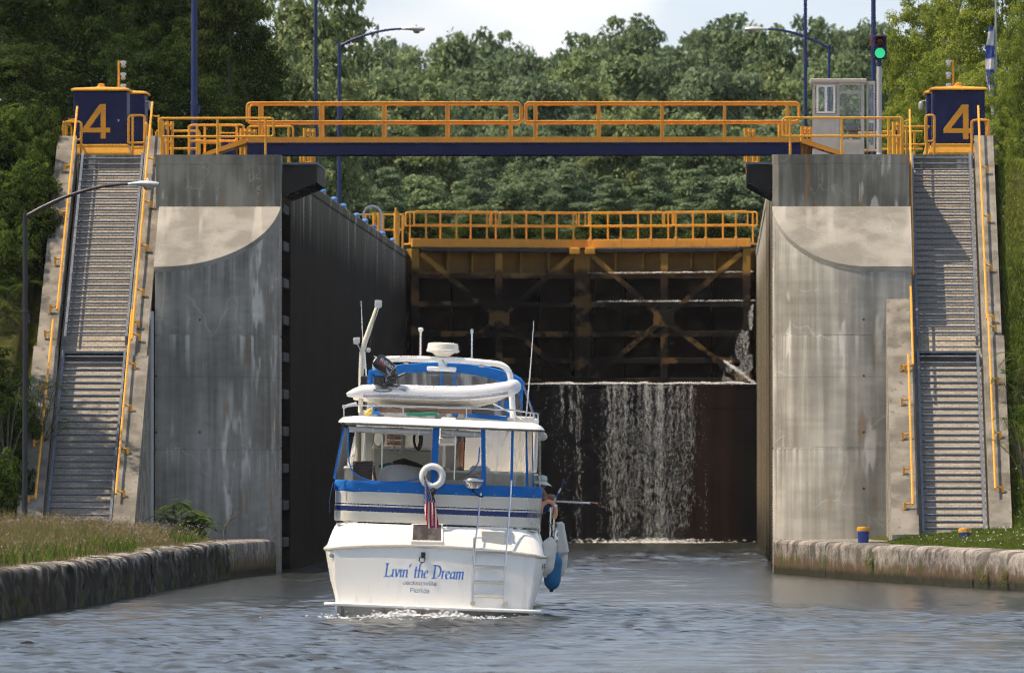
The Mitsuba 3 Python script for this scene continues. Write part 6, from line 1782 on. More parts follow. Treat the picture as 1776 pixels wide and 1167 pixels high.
    body = [(neck - [0, 0, .06], .06, hdc - [0, 0, .08], .052)] + head_bones(hdc, [0, 1, 0], [0, 0, 1])
    sh = [chest + [-.17, 0, .08], chest + [.17, 0, .08]]
    el = [chest + [-.25, .08, -.18], chest + [.25, .08, -.18]]
    wr = [chest + [-.12, .36, -.16], chest + [.12, .36, -.16]]
    body += [(chest - [0, 0, .1], .12, chest + [0, 0, .06], .11), (pel, .13, chest - [0, 0, .1], .115), (chest + [0, 0, .08], .09, neck, .055)]
    for i in (0, 1):
        body += [(sh[i], .06, el[i], .042), (el[i], .042, wr[i], .028)] + hand(wr[i], [0, 1, .1], [0, 0, -1], 1.0)
    body += [(pel + [.08, .02, -.02], .095, kn, .06), (kn, .06, (kn * .55 + an_ * .45), .056), ((kn * .55 + an_ * .45), .056, an_, .036), (an_, .036, an_ + [.02, .03, -.05], .036),
             (pel + [-.08, .02, -.02], .095, kn2, .06), (kn2, .06, an2, .038)]
    part(pk, 'body', figure(body, .03), 'm_tan_skin', 60)
    for q in (an_, an2):
        part(pk, 'shoe', figure([(q + [0, -.04, -.055], .045, q + [.03, .13, -.06], .042), (q + [.03, .13, -.06], .042, q + [.04, .17, -.065], .03)], .03, 4), 'm_black', 50)
    part(pk, 'shirt', figure([(chest - [0, 0, .1], .128, chest + [0, 0, .06], .118), (pel + [0, 0, .02], .137, chest - [0, 0, .1], .123), (sh[0], .068, (sh[0] + el[0]) / 2, .06), (sh[1], .068, (sh[1] + el[1]) / 2, .06), (sh[0], .07, sh[1], .07)], .03), 'm_shirt', 60)
    part(pk, 'shorts', figure([(pel - [.03, 0, 0], .14, pel + [.03, 0, 0], .14), (pel + [.08, .02, -.02], .105, kn * .75 + pel * .25, .078), (pel + [-.08, .02, -.02], .105, kn2 * .75 + pel * .25, .078)], .03), 'm_shorts', 60)
    part(pk, 'hair', figure([(hdc + [0, -.02, .06], .088, hdc + [0, -.04, .0], .08)], .03, 3), 'm_hair', 60)

    # the person on the side deck with hat and poles
    py_ = 3.3
    hatc = bp(939.5, 836, py_)
    pk = thing('person', 'person in a pale wide brimmed sun hat on the starboard side deck, handling poles', 'person')
    hdc = hatc + [0, .0, -.05]
    neck = hdc + [.045, -.02, -.16]
    chest = neck + [.03, -.05, -.19]
    pel = np.array([bp(949, 0, py_)[0], py_ - .02, 1.36 + .68])
    sh = [chest + [-.13, .06, .12], chest + [.15, -.05, .11]]
    hR = bp(963, 889, py_ + .1)
    el = [chest + [-.12, .26, -.08], chest + [.24, .02, -.12]]
    elR = bp(958, 877, py_ - .05)
    wr = [bp(955, 881, py_ + .35), hR + [-.05, -.03, .02]]
    body = [(neck - [0, 0, .05], .055, hdc - [0, 0, .07], .05)] + head_bones(hdc, [.35, .93, 0], [0, 0, 1])
    body += [(chest + [0, 0, -.06], .115, chest + [0, 0, .06], .105), (pel, .125, chest + [0, 0, -.08], .105), (chest + [0, 0, .07], .08, neck, .05), (sh[0], .055, sh[1], .06)]
    body += [(sh[1], .056, elR, .040), (elR, .040, wr[1], .028), (sh[0], .052, el[0], .038), (el[0], .038, wr[0], .027)]
    body += hand(wr[1], [.8, .2, -.3], [0, .3, -1], 1.0) + hand(wr[0], [.8, .3, -.2], [0, .3, -1], 1.0)
    for dx, dy2 in ((-.09, .1), (.06, -.06)):
        hip = pel + [dx, dy2, -.03]; k2 = np.array([pel[0] + dx + .03, py_ + dy2 + .06, 1.36 + .42]); a2 = np.array([pel[0] + dx + .01, py_ + dy2 - .04, 1.36 + .09])
        body += [(hip, .092, k2, .057), (k2, .056, k2 * .6 + a2 * .4 + [0, -.015, 0], .054), (k2 * .6 + a2 * .4 + [0, -.015, 0], .054, a2, .035), (a2, .036, a2 + [.01, .02, -.045], .036), (a2 + [0, -.03, -.05], .036, a2 + [.03, .14, -.06], .028)]
    part(pk, 'body', figure(body, .028), 'm_tan_skin', 60)
    part(pk, 'top', figure([(chest + [0, 0, -.06], .122, chest + [0, 0, .02], .114), (pel + [0, 0, .05], .13, chest + [0, 0, -.08], .114)], .03), 'm_stripe', 60)
    part(pk, 'shorts', figure([(pel - [.04, 0, 0], .132, pel + [.04, 0, 0], .132), (pel + [-.09, .1, -.03], .1, pel + [-.08, .13, -.16], .09), (pel + [.06, -.06, -.03], .1, pel + [.07, -.03, -.16], .09)], .03), 'm_shorts', 60)
    with frame(mv(*(hatc + [0, 0, .01])) @ rot([0, 1, 0], 8)):
        hh = part(pk, 'hat', lathe([(0, .13), (.06, .128), (.092, .105), (.10, .06), (.105, .012), (.15, -.012), (.205, -.045), (.21, -.052), (.15, -.022), (.10, .0)], 24), 'm_hat', 50)
        part(hh, 'hat_band', lathe([(.1065, .012), (.1085, .016), (.1055, .045), (.103, .045)], 24), 'm_shade', 40)
    pl = thing('boat_hook', 'long white pole with a red tip held out over the starboard side', 'pole')
    a, b, e = bp(941, 868, py_ + .2), bp(1024, 872, py_ - .2), bp(1034, 872.6, py_ - .25)
    part(pl, 'shaft', tube([a, b], .020, 8), 'm_white', 40)
    part(pl, 'grip', tube([b, e], .016, 8), 'm_black', 40)
    part(pl, 'tip', tube([e, e + (e - b) * .25], .02, 8), 'm_red', 40)
    pl = thing('boat_hook', 'blue and white banded pole held upright by the person in the sun hat', 'pole')
    a, b = bp(952, 886, py_ - .1), bp(977, 838, py_ - .25)
    for i in range(6):
        part(pl, 'band', tube([a + (b - a) * i / 6, a + (b - a) * (i + .97) / 6], .017, 8), ('m_white', 'm_name', 'm_white', 'm_name', 'm_white', 'm_stripe')[i], 40)
    part(pl, 'hook', tube([b, b + [.04, 0, .03], b + [.06, 0, -.01]], .012, 6), 'm_stripe', 40)
    part(pl, 'hook', tube([b, b + [-.01, 0, .05]], .012, 6), 'm_stripe', 40)
    hs_ = thing('horseshoe_buoy', 'pale orange horseshoe buoy hanging on the starboard side rail', 'life buoy')
    cpt = bp(951, 887, 3.05)
    part(hs_, 'cushion', tube([cpt + [.15 * math.cos(a), .02, .20 * math.sin(a)] for a in np.linspace(-.7, np.pi + .2, 16)], .042, 10), 'm_horseshoe', 50)
    part(hs_, 'cover_strap', tube([cpt + [.15 * math.cos(.5), .02, .20 * math.sin(.5) + .0], cpt + [.16 * math.cos(.5), -.03, .2 * math.sin(.5) + .03]], .03, 6), 'm_white')

    # fenders
    def fender(px, t, b, y, r_, mat, lab, tipmat=None, lean=0.0):
        k = thing('fender', lab, 'fender')
        A, B_ = bp(px, t, y), bp(px + lean, b, y)
        H = A[2] - B_[2]
        with frame(mv(B_[0], y, B_[2]) @ rot([0, 1, 0], -math.degrees(math.atan2(B_[0] - A[0], H)) * -1)):
            part(k, 'body', lathe([(.02, .045), (r_ * .5, .065), (r_ * .85, .13), (r_, .22), (r_, H - .2), (r_ * .85, H - .1), (r_ * .4, H - .03), (.02, H)], 20), mat, 50)
            part(k, 'eye', lathe([(0, 0), (.035, 0), (.04, .045), (r_ * .35, .075), (r_ * .3, .09)], 12), tipmat or mat, 40)
            part(k, 'line', tube([(0, 0, H), (0, .02, H + .15), (-.08, .05, H + .3)], .008, 5), 'm_black')
    fender(940, 930, 1000, 1.6, .15, 'm_old_white', 'white fender with a stained lower end hanging at the starboard quarter', 'm_tan', 5)
    fender(955, 955, 1026, 3.2, .165, 'm_blue_fender', 'blue fender with a dark pointed end hanging on the starboard side', 'm_bottom', 1)
    fender(968, 948, 1002, 4.6, .12, 'm_old_white', 'smaller white fender hanging behind the blue fender', 'm_tan', 2)
    fb_ = thing('fender_board', 'weathered white fender board hanging outboard on the starboard side', 'fender board')
    A, B_ = bp(966, 905, 4.4), bp(978, 962, 4.4)
    with frame(mv(*((A + B_) / 2)) @ rot([0, 1, 0], math.degrees(math.atan2(B_[0] - A[0], A[2] - B_[2])) * -1 + 2)):
        part(fb_, 'board', box([-.125, -.16, -.33], [.125, .16, .33], .05), 'm_board_white', 20)
        part(fb_, 'rope', tube([(-.05, -.05, .35), (-.15, 0, .5)], .009, 5), 'm_black')
    solo('stanchion_winch', figure([(bp(957, 950, 3.4), .07, bp(962, 935, 3.4), .08), (bp(962, 935, 3.4), .06, bp(964, 922, 3.4), .05)], .03, 2), 'm_steel', 'chromed winch on the starboard side deck behind the white fender', 'winch', smooth=50)
    solo('fender_flap', figure([(bp(975, 985, 4.8), .05, bp(981, 960, 4.8), .04)], .03, 2), 'm_shade', 'small grey pad hanging behind the fenders', 'pad', smooth=50)

# foam at the stern
r = np.random.default_rng(8)
C, S = [], []
for n, cx, sx, cy_, sy, hz, sz in ((600, BX - .25, .45, BY - .75, .18, .075, .026), (450, BX - 1.2, .5, BY - .75, .2, .05, .022), (350, BX + .6, .6, BY - .8, .25, .035, .02), (900, BX - .2, 1.0, BY - 1.2, .45, .012, .026), (400, BX - .3, 1.0, BY - 3.0, 1.2, .004, .022)):
    x = r.normal(cx, sx, n); y = r.normal(cy_, sy, n)
    env = meshkit.fbm(np.stack([x * 5, y * 3, x * 0], -1), 3, 2)
    z = np.abs(r.normal(0, hz, n)) * env * 1.6
    C.append(np.stack([x, y, wave_height(x, y) + z - .01], 1)); q = sz * (.3 + r.random(n))
    S.append(np.stack([q * 1.3, q, q * .8], 1))
solo('wake_foam', drops(np.vstack(C), np.vstack(S)), 'm_foam', 'white foam churned up under the swim platform', 'foam', kind='stuff', smooth=True)
# ------------------------------------------------------------------ trees, shrubs, grass
def leaf_quads(c, n, ll, lw, r, fold=0.0):
    """Diamond leaves at c with normals n."""
    m = len(c)
    a = r.normal(size=(m, 3)); a -= n * (a * n).sum(1, keepdims=True)
    a /= np.linalg.norm(a, axis=1, keepdims=True) + 1e-9
    b = np.cross(n, a)
    s = (0.65 + 0.7 * r.random((m, 1)))
    v = np.stack([c - a * ll / 2 * s, c + b * lw / 2 * s + n * fold * lw, c + a * ll / 2 * s, c - b * lw / 2 * s + n * fold * lw], 1)
    k = 4 * np.arange(m)[:, None]
    f = np.stack([k + [0, 1, 2], k + [0, 2, 3]], 1).reshape(-1, 3)
    return v.reshape(-1, 3), f


def crown_mesh(seed, lobes, n_cl, per, ll, lw, cl_r, tone, tone2, up=0.55, flat=0.7):
    """Clumps of leaves spread over the lobes of a crown."""
    r = np.random.default_rng(seed)
    lobes = np.array(lobes, float)
    wgt = lobes[:, 3] * lobes[:, 5]
    li = r.choice(len(lobes), n_cl, p=wgt / wgt.sum())
    d = r.normal(size=(n_cl, 3)); d /= np.linalg.norm(d, axis=1, keepdims=True)
    d[:, 2] = np.where(d[:, 2] < -0.5, -d[:, 2] * 0.6, d[:, 2])
    rad = 0.55 + 0.5 * r.random((n_cl, 1)) ** 0.7
    cc = lobes[li, :3] + d * lobes[li, 3:6] * rad
    cr = cl_r * (0.6 + 0.8 * r.random(n_cl))
    q = r.normal(size=(n_cl, per, 3)); q /= np.linalg.norm(q, axis=2, keepdims=True)
    q[..., 2] = np.where(q[..., 2] < -0.3, -q[..., 2], q[..., 2])
    rr = 0.45 + 0.6 * r.random((n_cl, per, 1)) ** 0.6
    pos = cc[:, None] + q * rr * cr[:, None, None] * np.array([1, 1, flat])
    n = q * 0.6 + np.array([0, 0, up]) + 0.55 * r.normal(size=q.shape)
    n /= np.linalg.norm(n, axis=2, keepdims=True)
    v, f = leaf_quads(pos.reshape(-1, 3), n.reshape(-1, 3), ll, lw, r)
    t = np.clip(0.5 + 0.28 * r.normal(size=(n_cl, 1)) + 0.22 * r.normal(size=(n_cl, per)), 0, 1)[..., None]
    col = np.array(tone) * (1 - t) + np.array(tone2) * t
    return (v, f), np.repeat(col.reshape(-1, 3), 4, 0)


def limbs(seed, H, R, base_r, n=9, fork=0.35, lean=0.0):
    """A tapered trunk with limbs reaching into the crown."""
    r = np.random.default_rng(seed)
    z = np.linspace(0, H * 0.9, 8)
    wob = np.cumsum(r.normal(0, 0.05 * R / 4, (8, 2)), 0)
    tr = np.column_stack([wob[:, 0] + lean * z, wob[:, 1], z])
    ms = [tube(tr, base_r * (1 - 0.85 * z / z[-1]), 8)]
    for i in range(n):
        t = fork + (0.9 - fork) * r.random()
        p = np.array([np.interp(t * z[-1], z, tr[:, k]) for k in range(3)])
        a = r.random() * 6.283
        L = R * (0.5 + 0.5 * r.random()) * (1.1 - 0.6 * t)
        e = p + [L * math.cos(a), L * math.sin(a), L * (0.35 + 0.5 * r.random())]
        m = (p + e) / 2 + [0, 0, -0.08 * L]
        ms.append(tube([p, m, e], [base_r * 0.42 * (1 - 0.6 * t), base_r * 0.28 * (1 - 0.6 * t), 0.02], 6))
    return join(ms)


def round_lobes(seed, H, R, low=0.25, n=9):
    r = np.random.default_rng(seed)
    L = [(0, 0, H * 0.68, R * 0.62, R * 0.62, H * 0.30)]
    for i in range(n):
        z = low + (0.88 - low) * (i + r.random()) / n
        w = math.sin(math.pi * min(1, max(0, (z - low * 0.5) / (1.12 - low * 0.5)))) ** 0.6
        a = i * 2.4 + r.random()
        d = R * 0.62 * w * (0.7 + 0.5 * r.random())
        s = R * (0.36 + 0.22 * r.random())
        L.append((d * math.cos(a), d * math.sin(a), z * H, s, s, s * (0.75 + 0.3 * r.random())))
    return L


def pine_lobes(seed, H, R):
    r = np.random.default_rng(seed)
    L = []
    for i in range(30):
        z = 0.15 + 0.83 * i / 29
        w = (1 - z) ** 0.75 * 1.05 + 0.05
        a = i * 2.4 + 0.5 * r.random()
        d = R * w * (0.45 + 0.35 * r.random())
        L.append((d * math.cos(a), d * math.sin(a), z * H - 0.1 * d, R * w * 0.42 + .15, R * w * 0.42 + .15, 0.035 * H))
    return L


KIND = {}


def tree_kind(name, H, R, crown, trunk):
    (m, col) = crown
    KIND[name] = (H, R, mikit.ply(m, 'm_leaf', smooth=False, color=col), mikit.ply(trunk, 'm_bark', smooth=True))


def plant(kind, key, label, cat, x, y, z, h, w, yaw, group=None):
    H, R, c, t = KIND[kind]
    M = T().translate([x, y, z]).rotate([0, 0, 1], yaw).scale([w / R, w / R, h / H])
    k = num(key)
    tag(k, label, cat, group)
    scene[num(k + '__crown')] = {**c, 'to_world': M}
    scene[num(k + '__trunk')] = {**t, 'to_world': M}
    return k


# kinds for the far forest (leaf clumps) and for the near trees (leaves)
for i, (tn, t2) in enumerate((((0.105, 0.160, 0.082), (0.275, 0.355, 0.180)), ((0.090, 0.142, 0.080), (0.235, 0.315, 0.170)), ((0.125, 0.176, 0.078), (0.320, 0.385, 0.175)), ((0.105, 0.160, 0.092), (0.265, 0.340, 0.195)))):
    tree_kind(f'far_{i}', 14, 5, crown_mesh(40 + i, round_lobes(40 + i, 14, 5, 0.12, 13), 230, 66, 0.50, 0.30, 1.10, tn, t2), limbs(40 + i, 14, 5, 0.3))
for i in range(2):
    tree_kind(f'pine_{i}', 15, 4, crown_mesh(50 + i, pine_lobes(50 + i, 15, 4), 210, 64, 0.60, 0.13, 0.85, (0.085, 0.138, 0.082), (0.220, 0.295, 0.165), 0.45, 0.4), limbs(50 + i, 15, 3, 0.25, 14, 0.2))
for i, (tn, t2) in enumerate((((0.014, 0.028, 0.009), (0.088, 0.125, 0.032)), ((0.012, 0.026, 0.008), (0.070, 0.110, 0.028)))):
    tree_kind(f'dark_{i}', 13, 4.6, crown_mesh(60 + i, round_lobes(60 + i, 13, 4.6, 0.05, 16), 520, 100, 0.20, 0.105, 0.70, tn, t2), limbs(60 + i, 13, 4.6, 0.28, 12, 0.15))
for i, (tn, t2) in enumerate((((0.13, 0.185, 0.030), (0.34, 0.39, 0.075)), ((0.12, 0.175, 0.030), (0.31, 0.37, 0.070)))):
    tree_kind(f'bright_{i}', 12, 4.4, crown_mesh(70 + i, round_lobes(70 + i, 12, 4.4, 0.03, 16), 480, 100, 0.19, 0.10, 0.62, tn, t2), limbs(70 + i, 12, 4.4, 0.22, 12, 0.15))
tree_kind('bush', 4, 2.4, crown_mesh(80, round_lobes(80, 4, 2.4, 0.0, 10), 230, 80, 0.17, 0.09, 0.42, (0.022, 0.042, 0.011), (0.075, 0.105, 0.024)), limbs(80, 4, 2.4, 0.07, 8, 0.05))

tree_kind('bright_bush', 4, 2.4, crown_mesh(81, round_lobes(81, 4, 2.4, 0.0, 10), 230, 80, 0.19, 0.085, 0.42, (0.035, 0.070, 0.014), (0.14, 0.19, 0.040)), limbs(81, 4, 2.4, 0.07, 8, 0.05))
rt = np.random.default_rng(31)
n_th = ['first', 'second', 'third', 'fourth', 'fifth', 'sixth', 'seventh', 'eighth', 'ninth', 'tenth', 'eleventh', 'twelfth', 'thirteenth', 'fourteenth', 'fifteenth', 'sixteenth', 'seventeenth', 'eighteenth', 'nineteenth', 'twentieth', 'twenty first', 'twenty second', 'twenty third', 'twenty fourth', 'twenty fifth', 'twenty sixth']


def row_of_trees(items, y, lab, key, cat='tree'):
    for i, (px, row, wpx, kind) in enumerate(items):
        yy = y + rt.uniform(-12, 12)
        p = at(px, row, yy)
        zb = float(ground_z(np.array([p[0]]), np.array([yy]))[0]) - 0.2
        plant(kind, key, lab.format(n_th[i]), cat, p[0], yy, zb, (p[2] - zb) * (0.93 if y > 560 else 0.98), wpx * (0.60 if y > 560 else 0.54) * yy / F, rt.uniform(0, 360))


row_of_trees([(560, 62, 150, 'far_1'), (640, 52, 150, 'far_1'), (712, 44, 140, 'far_3'), (768, 38, 130, 'far_0'), (828, 36, 140, 'far_1'), (893, 62, 130, 'far_3'), (950, 58, 140, 'far_3'), (1010, 44, 140, 'far_1'), (1066, 34, 140, 'far_0'), (1128, 10, 170, 'far_1'),
              (1205, 24, 150, 'far_3'), (1262, 8, 160, 'far_1'), (1335, 26, 160, 'far_0'), (1402, 14, 150, 'far_1'), (1462, 8, 150, 'far_3'), (1530, 28, 150, 'far_1')], 600, 'dusty green tree on the far skyline behind the lock, {} from the left', 'skyline_tree')
row_of_trees([(610, 150, 170, 'far_2'), (690, 120, 170, 'far_0'), (770, 135, 160, 'far_2'), (850, 105, 170, 'far_1'), (930, 128, 170, 'far_3'), (1010, 115, 170, 'far_2'), (1090, 100, 180, 'far_0'), (1170, 108, 170, 'far_1'), (1255, 112, 180, 'far_3'), (1340, 118, 170, 'far_2'), (1430, 98, 170, 'far_0')], 545, 'broad green tree halfway up the far wood, {} from the left', 'broadleaf_tree')
row_of_trees([(580, 235, 150, 'far_2'), (655, 205, 150, 'far_3'), (730, 222, 140, 'far_2'), (805, 170, 120, 'pine_0'), (870, 195, 150, 'far_3'), (945, 215, 150, 'far_1'), (1010, 180, 120, 'pine_1'), (1080, 178, 150, 'far_2'), (1150, 205, 120, 'pine_0'), (1225, 200, 160, 'far_0'), (1300, 212, 150, 'far_1'), (1375, 195, 150, 'far_3')], 495, 'tree in the lower part of the far wood behind the footbridge, {} from the left', 'forest_tree')
row_of_trees([(600, 318, 150, 'far_3'), (675, 290, 120, 'pine_1'), (745, 305, 140, 'far_0'), (830, 275, 120, 'pine_0'), (905, 300, 130, 'far_1'), (985, 282, 130, 'pine_1'), (1060, 305, 140, 'pine_0'), (1135, 270, 130, 'pine_1'), (1215, 288, 140, 'pine_0'), (1290, 300, 140, 'far_3')], 450, 'low tree just above the upper gate, {} from the left', 'forest_tree')
row_of_trees([(640, 372, 110, 'bush'), (735, 378, 120, 'bush'), (830, 384, 110, 'bush'), (930, 382, 120, 'bush'), (1040, 378, 120, 'bush'), (1140, 384, 110, 'bush'), (1240, 376, 120, 'bush')], 412, 'small bush right behind the upper gate railing, {} from the left', 'bush', 'bush')
# taller, paler tree on the left of the gap
for px, row, y, w, kind, lab in ((540, -30, 430, 190, 'far_2', 'tall pale green tree left of the gap, behind the slim blue lamp post'), (575, 120, 415, 150, 'far_2', 'pale green tree behind the left curved arm lamp post'), (500, 90, 400, 150, 'far_2', 'pale green tree showing between the dark left trees and the slim lamp post')):
    p = at(px, row, y)
    plant(kind, 'broadleaf_tree', lab, 'tree', p[0], y, 11.2, p[2] - 11.2, w / 2 * y / F, rt.uniform(0, 360))
# dark trees close behind the left pier
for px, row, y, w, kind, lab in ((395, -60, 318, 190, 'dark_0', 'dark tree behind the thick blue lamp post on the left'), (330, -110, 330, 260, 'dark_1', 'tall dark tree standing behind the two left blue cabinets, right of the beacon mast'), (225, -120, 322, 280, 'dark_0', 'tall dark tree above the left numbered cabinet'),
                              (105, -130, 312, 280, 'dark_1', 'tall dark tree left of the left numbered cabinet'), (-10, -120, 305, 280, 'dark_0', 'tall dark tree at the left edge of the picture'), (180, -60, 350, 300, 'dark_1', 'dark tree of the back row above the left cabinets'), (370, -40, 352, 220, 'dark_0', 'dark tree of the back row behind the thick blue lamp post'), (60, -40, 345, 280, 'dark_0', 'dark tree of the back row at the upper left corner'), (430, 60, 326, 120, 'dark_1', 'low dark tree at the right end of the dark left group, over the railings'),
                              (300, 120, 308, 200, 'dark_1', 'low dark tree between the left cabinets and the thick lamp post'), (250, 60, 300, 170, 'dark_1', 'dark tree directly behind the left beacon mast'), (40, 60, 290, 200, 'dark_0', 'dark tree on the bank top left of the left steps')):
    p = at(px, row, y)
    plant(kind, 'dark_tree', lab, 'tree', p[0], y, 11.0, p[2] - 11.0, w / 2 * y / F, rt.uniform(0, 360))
plant('dark_0', 'dark_tree', 'tree beyond the left edge of the picture that shades the lower left steps', 'tree', -25.2, 263.5, 1.0, 14.0, 4.2, 50)
# bright trees behind the right cabinets
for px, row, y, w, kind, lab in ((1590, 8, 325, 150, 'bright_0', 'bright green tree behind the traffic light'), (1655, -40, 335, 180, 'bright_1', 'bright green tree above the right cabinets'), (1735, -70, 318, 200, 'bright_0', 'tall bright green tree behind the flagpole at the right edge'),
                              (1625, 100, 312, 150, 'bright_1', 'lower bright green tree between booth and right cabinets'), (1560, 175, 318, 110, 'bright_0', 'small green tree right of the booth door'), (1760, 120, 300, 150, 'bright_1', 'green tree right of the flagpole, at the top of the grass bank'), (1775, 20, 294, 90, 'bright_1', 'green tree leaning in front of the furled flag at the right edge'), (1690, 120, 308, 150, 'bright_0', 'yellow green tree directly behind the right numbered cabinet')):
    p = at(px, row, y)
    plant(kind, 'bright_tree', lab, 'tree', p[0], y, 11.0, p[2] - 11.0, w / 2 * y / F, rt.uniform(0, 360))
# bushes covering the bank left of the left steps
for i, (px, row, y, w) in enumerate(sorted(((20, 300, 283, 150), (-20, 420, 277, 160), (45, 400, 279, 110), (5, 560, 271, 130), (-30, 640, 266, 130), (20, 690, 264, 100), (-10, 790, 259, 110), (62, 520, 275, 70), (35, 830, 262, 60), (8, 318, 275, 130), (36, 350, 274, 120), (-12, 372, 273.5, 130), (58, 385, 272.5, 90), (22, 405, 272, 120), (60, 330, 281, 110), (15, 230, 286, 140), (-5, 330, 284, 150), (30, 345, 279, 120), (-10, 400, 281, 150), (20, 440, 276, 100), (40, 300, 285, 130), (70, 470, 276.5, 70), (85, 270, 287, 90)), key=lambda q: q[1])):
    p = at(px, row, y)
    zb = float(ground_z(np.array([p[0]]), np.array([y]))[0]) - 0.8
    plant('bush' if i % 3 == 1 else 'bright_bush', 'bush', f'leafy bush on the bank left of the left steps, {n_th[i]} from the top' if i else 'leafy bush on the bank left of the left steps, highest of them', 'bush', p[0], y, zb, max(2.2, p[2] - zb), w / 2 * y / F, rt.uniform(0, 360))


def frond(p, d, L, r, droop=0.35, n=10, ll=0.13, lw=0.042):
    """A feathery leaf: pairs of leaflets along a drooping stalk."""
    d = np.asarray(d, float); d /= np.linalg.norm(d)
    s = np.cross(d, [0, 0, 1.0]); s /= np.linalg.norm(s) + 1e-9
    V, Fc = [], []
    for i in range(n):
        t = (i + 1.0) / n
        c = p + d * L * t + np.array([0, 0, -droop * L * t * t])
        tang = d + np.array([0, 0, -2 * droop * t]); tang /= np.linalg.norm(tang)
        q = ll * (1.15 - 0.6 * abs(t - 0.45))
        for sg in (-1, 1):
            ax = s * sg * 0.86 + tang * 0.42 + np.array([0, 0, -0.18])
            ax /= np.linalg.norm(ax)
            w = np.cross(ax, [0, 0, 1.0]); w /= np.linalg.norm(w) + 1e-9
            k = len(V)
            V += [c, c + ax * q * 0.45 + w * lw / 2, c + ax * q, c + ax * q * 0.45 - w * lw / 2]
            Fc += [[k, k + 1, k + 2], [k, k + 2, k + 3]]
    return np.array(V), np.array(Fc)


def sumac(seed, h, tips, L=0.75, tone=(0.045, 0.085, 0.018), tone2=(0.115, 0.165, 0.035)):
    r = np.random.default_rng(seed)
    fr, st, cols = [], [], []
    for i in range(tips):
        a = r.random() * 6.283; d = h * 0.42 * math.sqrt(r.random()) * 1.3
        z = h * ((0.35 if h > 2 else 0.10) + (0.65 if h > 2 else 0.75) * r.random())
        e = np.array([d * math.cos(a), d * math.sin(a), z])
        st.append(tube([[0, 0, -0.3], e * [0.45, 0.45, 0.55], e], [0.035, 0.025, 0.012], 5))
        for k in range(11):
            b = k * 2.4 + r.random()
            el = r.uniform(-0.1, 0.75)
            V, Fc = frond(e, [math.cos(b) * math.cos(el), math.sin(b) * math.cos(el), math.sin(el)], L * (0.7 + 0.5 * r.random()), r, 0.3 + 0.3 * r.random())
            fr.append((V, Fc))
            t = r.random()
            cols.append(np.tile(np.array(tone) * (1 - t) + np.array(tone2) * t, (len(V), 1)))
    return join(fr), np.vstack(cols), join(st)


for nm_, sd, h, tips in (('sumac_a', 3, 3.0, 17), ('sumac_b', 4, 2.4, 14), ('sumac_small', 5, 1.1, 10)):
    m, c, s_ = sumac(sd, h, tips, 0.75 if h > 2 else 0.42)
    KIND[nm_] = (h, h * 0.5, mikit.ply(m, 'm_leaf', smooth=False, color=c), mikit.ply(s_, 'm_bark', smooth=True))
for px, row, y, hh, kind, lab in ((40, 262, 281, 3.4, 'sumac_a', 'feathery sumac high on the left bank beside the top of the side wall'), (78, 330, 279.0, 2.8, 'sumac_b', 'feathery sumac beside the upper left side wall'), (25, 470, 270, 3.2, 'sumac_a', 'feathery sumac halfway down the left bank behind the lamp post'),
                                (70, 455, 273, 2.4, 'sumac_b', 'feathery sumac leaning on the left side wall below the lamp arm'), (10, 620, 262, 2.8, 'sumac_b', 'feathery sumac low on the left bank at the left edge of the picture'), (58, 640, 264, 2.6, 'sumac_a', 'feathery sumac just left of the lamp post pole'),
                                (-5, 180, 284, 3.4, 'sumac_b', 'feathery sumac at the upper left edge of the picture'), (1772, 580, 266, 2.6, 'sumac_b', 'feathery green sumac on the grass bank at the right edge of the picture'), (1775, 690, 262, 2.0, 'sumac_a', 'low feathery sumac at the right edge, below the other one')):
    p = at(px, row, y)
    plant(kind, 'sumac', lab, 'shrub', p[0], y, p[2] - hh, hh, hh * 0.36, rt.uniform(0, 360))
p = at(312, 880, 262)
plant('sumac_small', 'sumac', 'small bright sumac shoot at the foot of the left pier', 'shrub', p[0], 262, 1.05, 1.15, 0.55, 40)
p = at(345, 890, 261.5)
plant('sumac_small', 'sumac', 'low leafy shoot right of the bright sumac shoot at the foot of the left pier', 'shrub', p[0], 261.5, 1.0, 0.75, 0.42, 200)

r = np.random.default_rng(77)


def blades(xy, h, w, tone, tone2, seed, lean=0.35, z=None):
    r = np.random.default_rng(seed)
    n = len(xy)
    z = ground_z(xy[:, 0], xy[:, 1]) - 0.03 if z is None else z
    h = h * (0.5 + r.random(n)) if np.ndim(h) == 0 else h
    a = r.random(n) * 6.283
    dx, dy = np.cos(a), np.sin(a)
    b = r.random(n) * 6.283
    wx, wy = np.cos(b) * w / 2, np.sin(b) * w / 2
    L = lean * (0.2 + r.random(n)) * h
    P = np.stack([xy[:, 0], xy[:, 1], z], 1)
    W = np.stack([wx, wy, 0 * wx], 1)
    mid = P + np.stack([dx * L * 0.35, dy * L * 0.35, h * 0.6], 1)
    tip = P + np.stack([dx * L, dy * L, h], 1)
    v = np.stack([P - W, P + W, mid + W * 0.7, mid - W * 0.7, tip], 1)
    k = 5 * np.arange(n)[:, None]
    f = np.stack([k + [0, 1, 2], k + [0, 2, 3], k + [3, 2, 4]], 1).reshape(-1, 3)
    t = r.random((n, 1))
    t = np.clip(t * 0.7 + 0.5 * meshkit.fbm(np.stack([xy[:, 0] * .6, xy[:, 1] * .4, xy[:, 0] * 0], -1), 3, seed)[:, None] - 0.1, 0, 1)
    c = np.array(tone) * (1 - t) + np.array(tone2) * t
    return (v.reshape(-1, 3), f), np.repeat(c, 5, 0)


def scatter(n, Q, side, s0, s1, y0, y1, seed, p=1.0):
    r = np.random.default_rng(seed)
    y = y0 + (y1 - y0) * r.random(n)
    s = s0 + (s1 - s0) * r.random(n) ** p
    return np.stack([edge_x(Q, y) + side * s, y], 1)


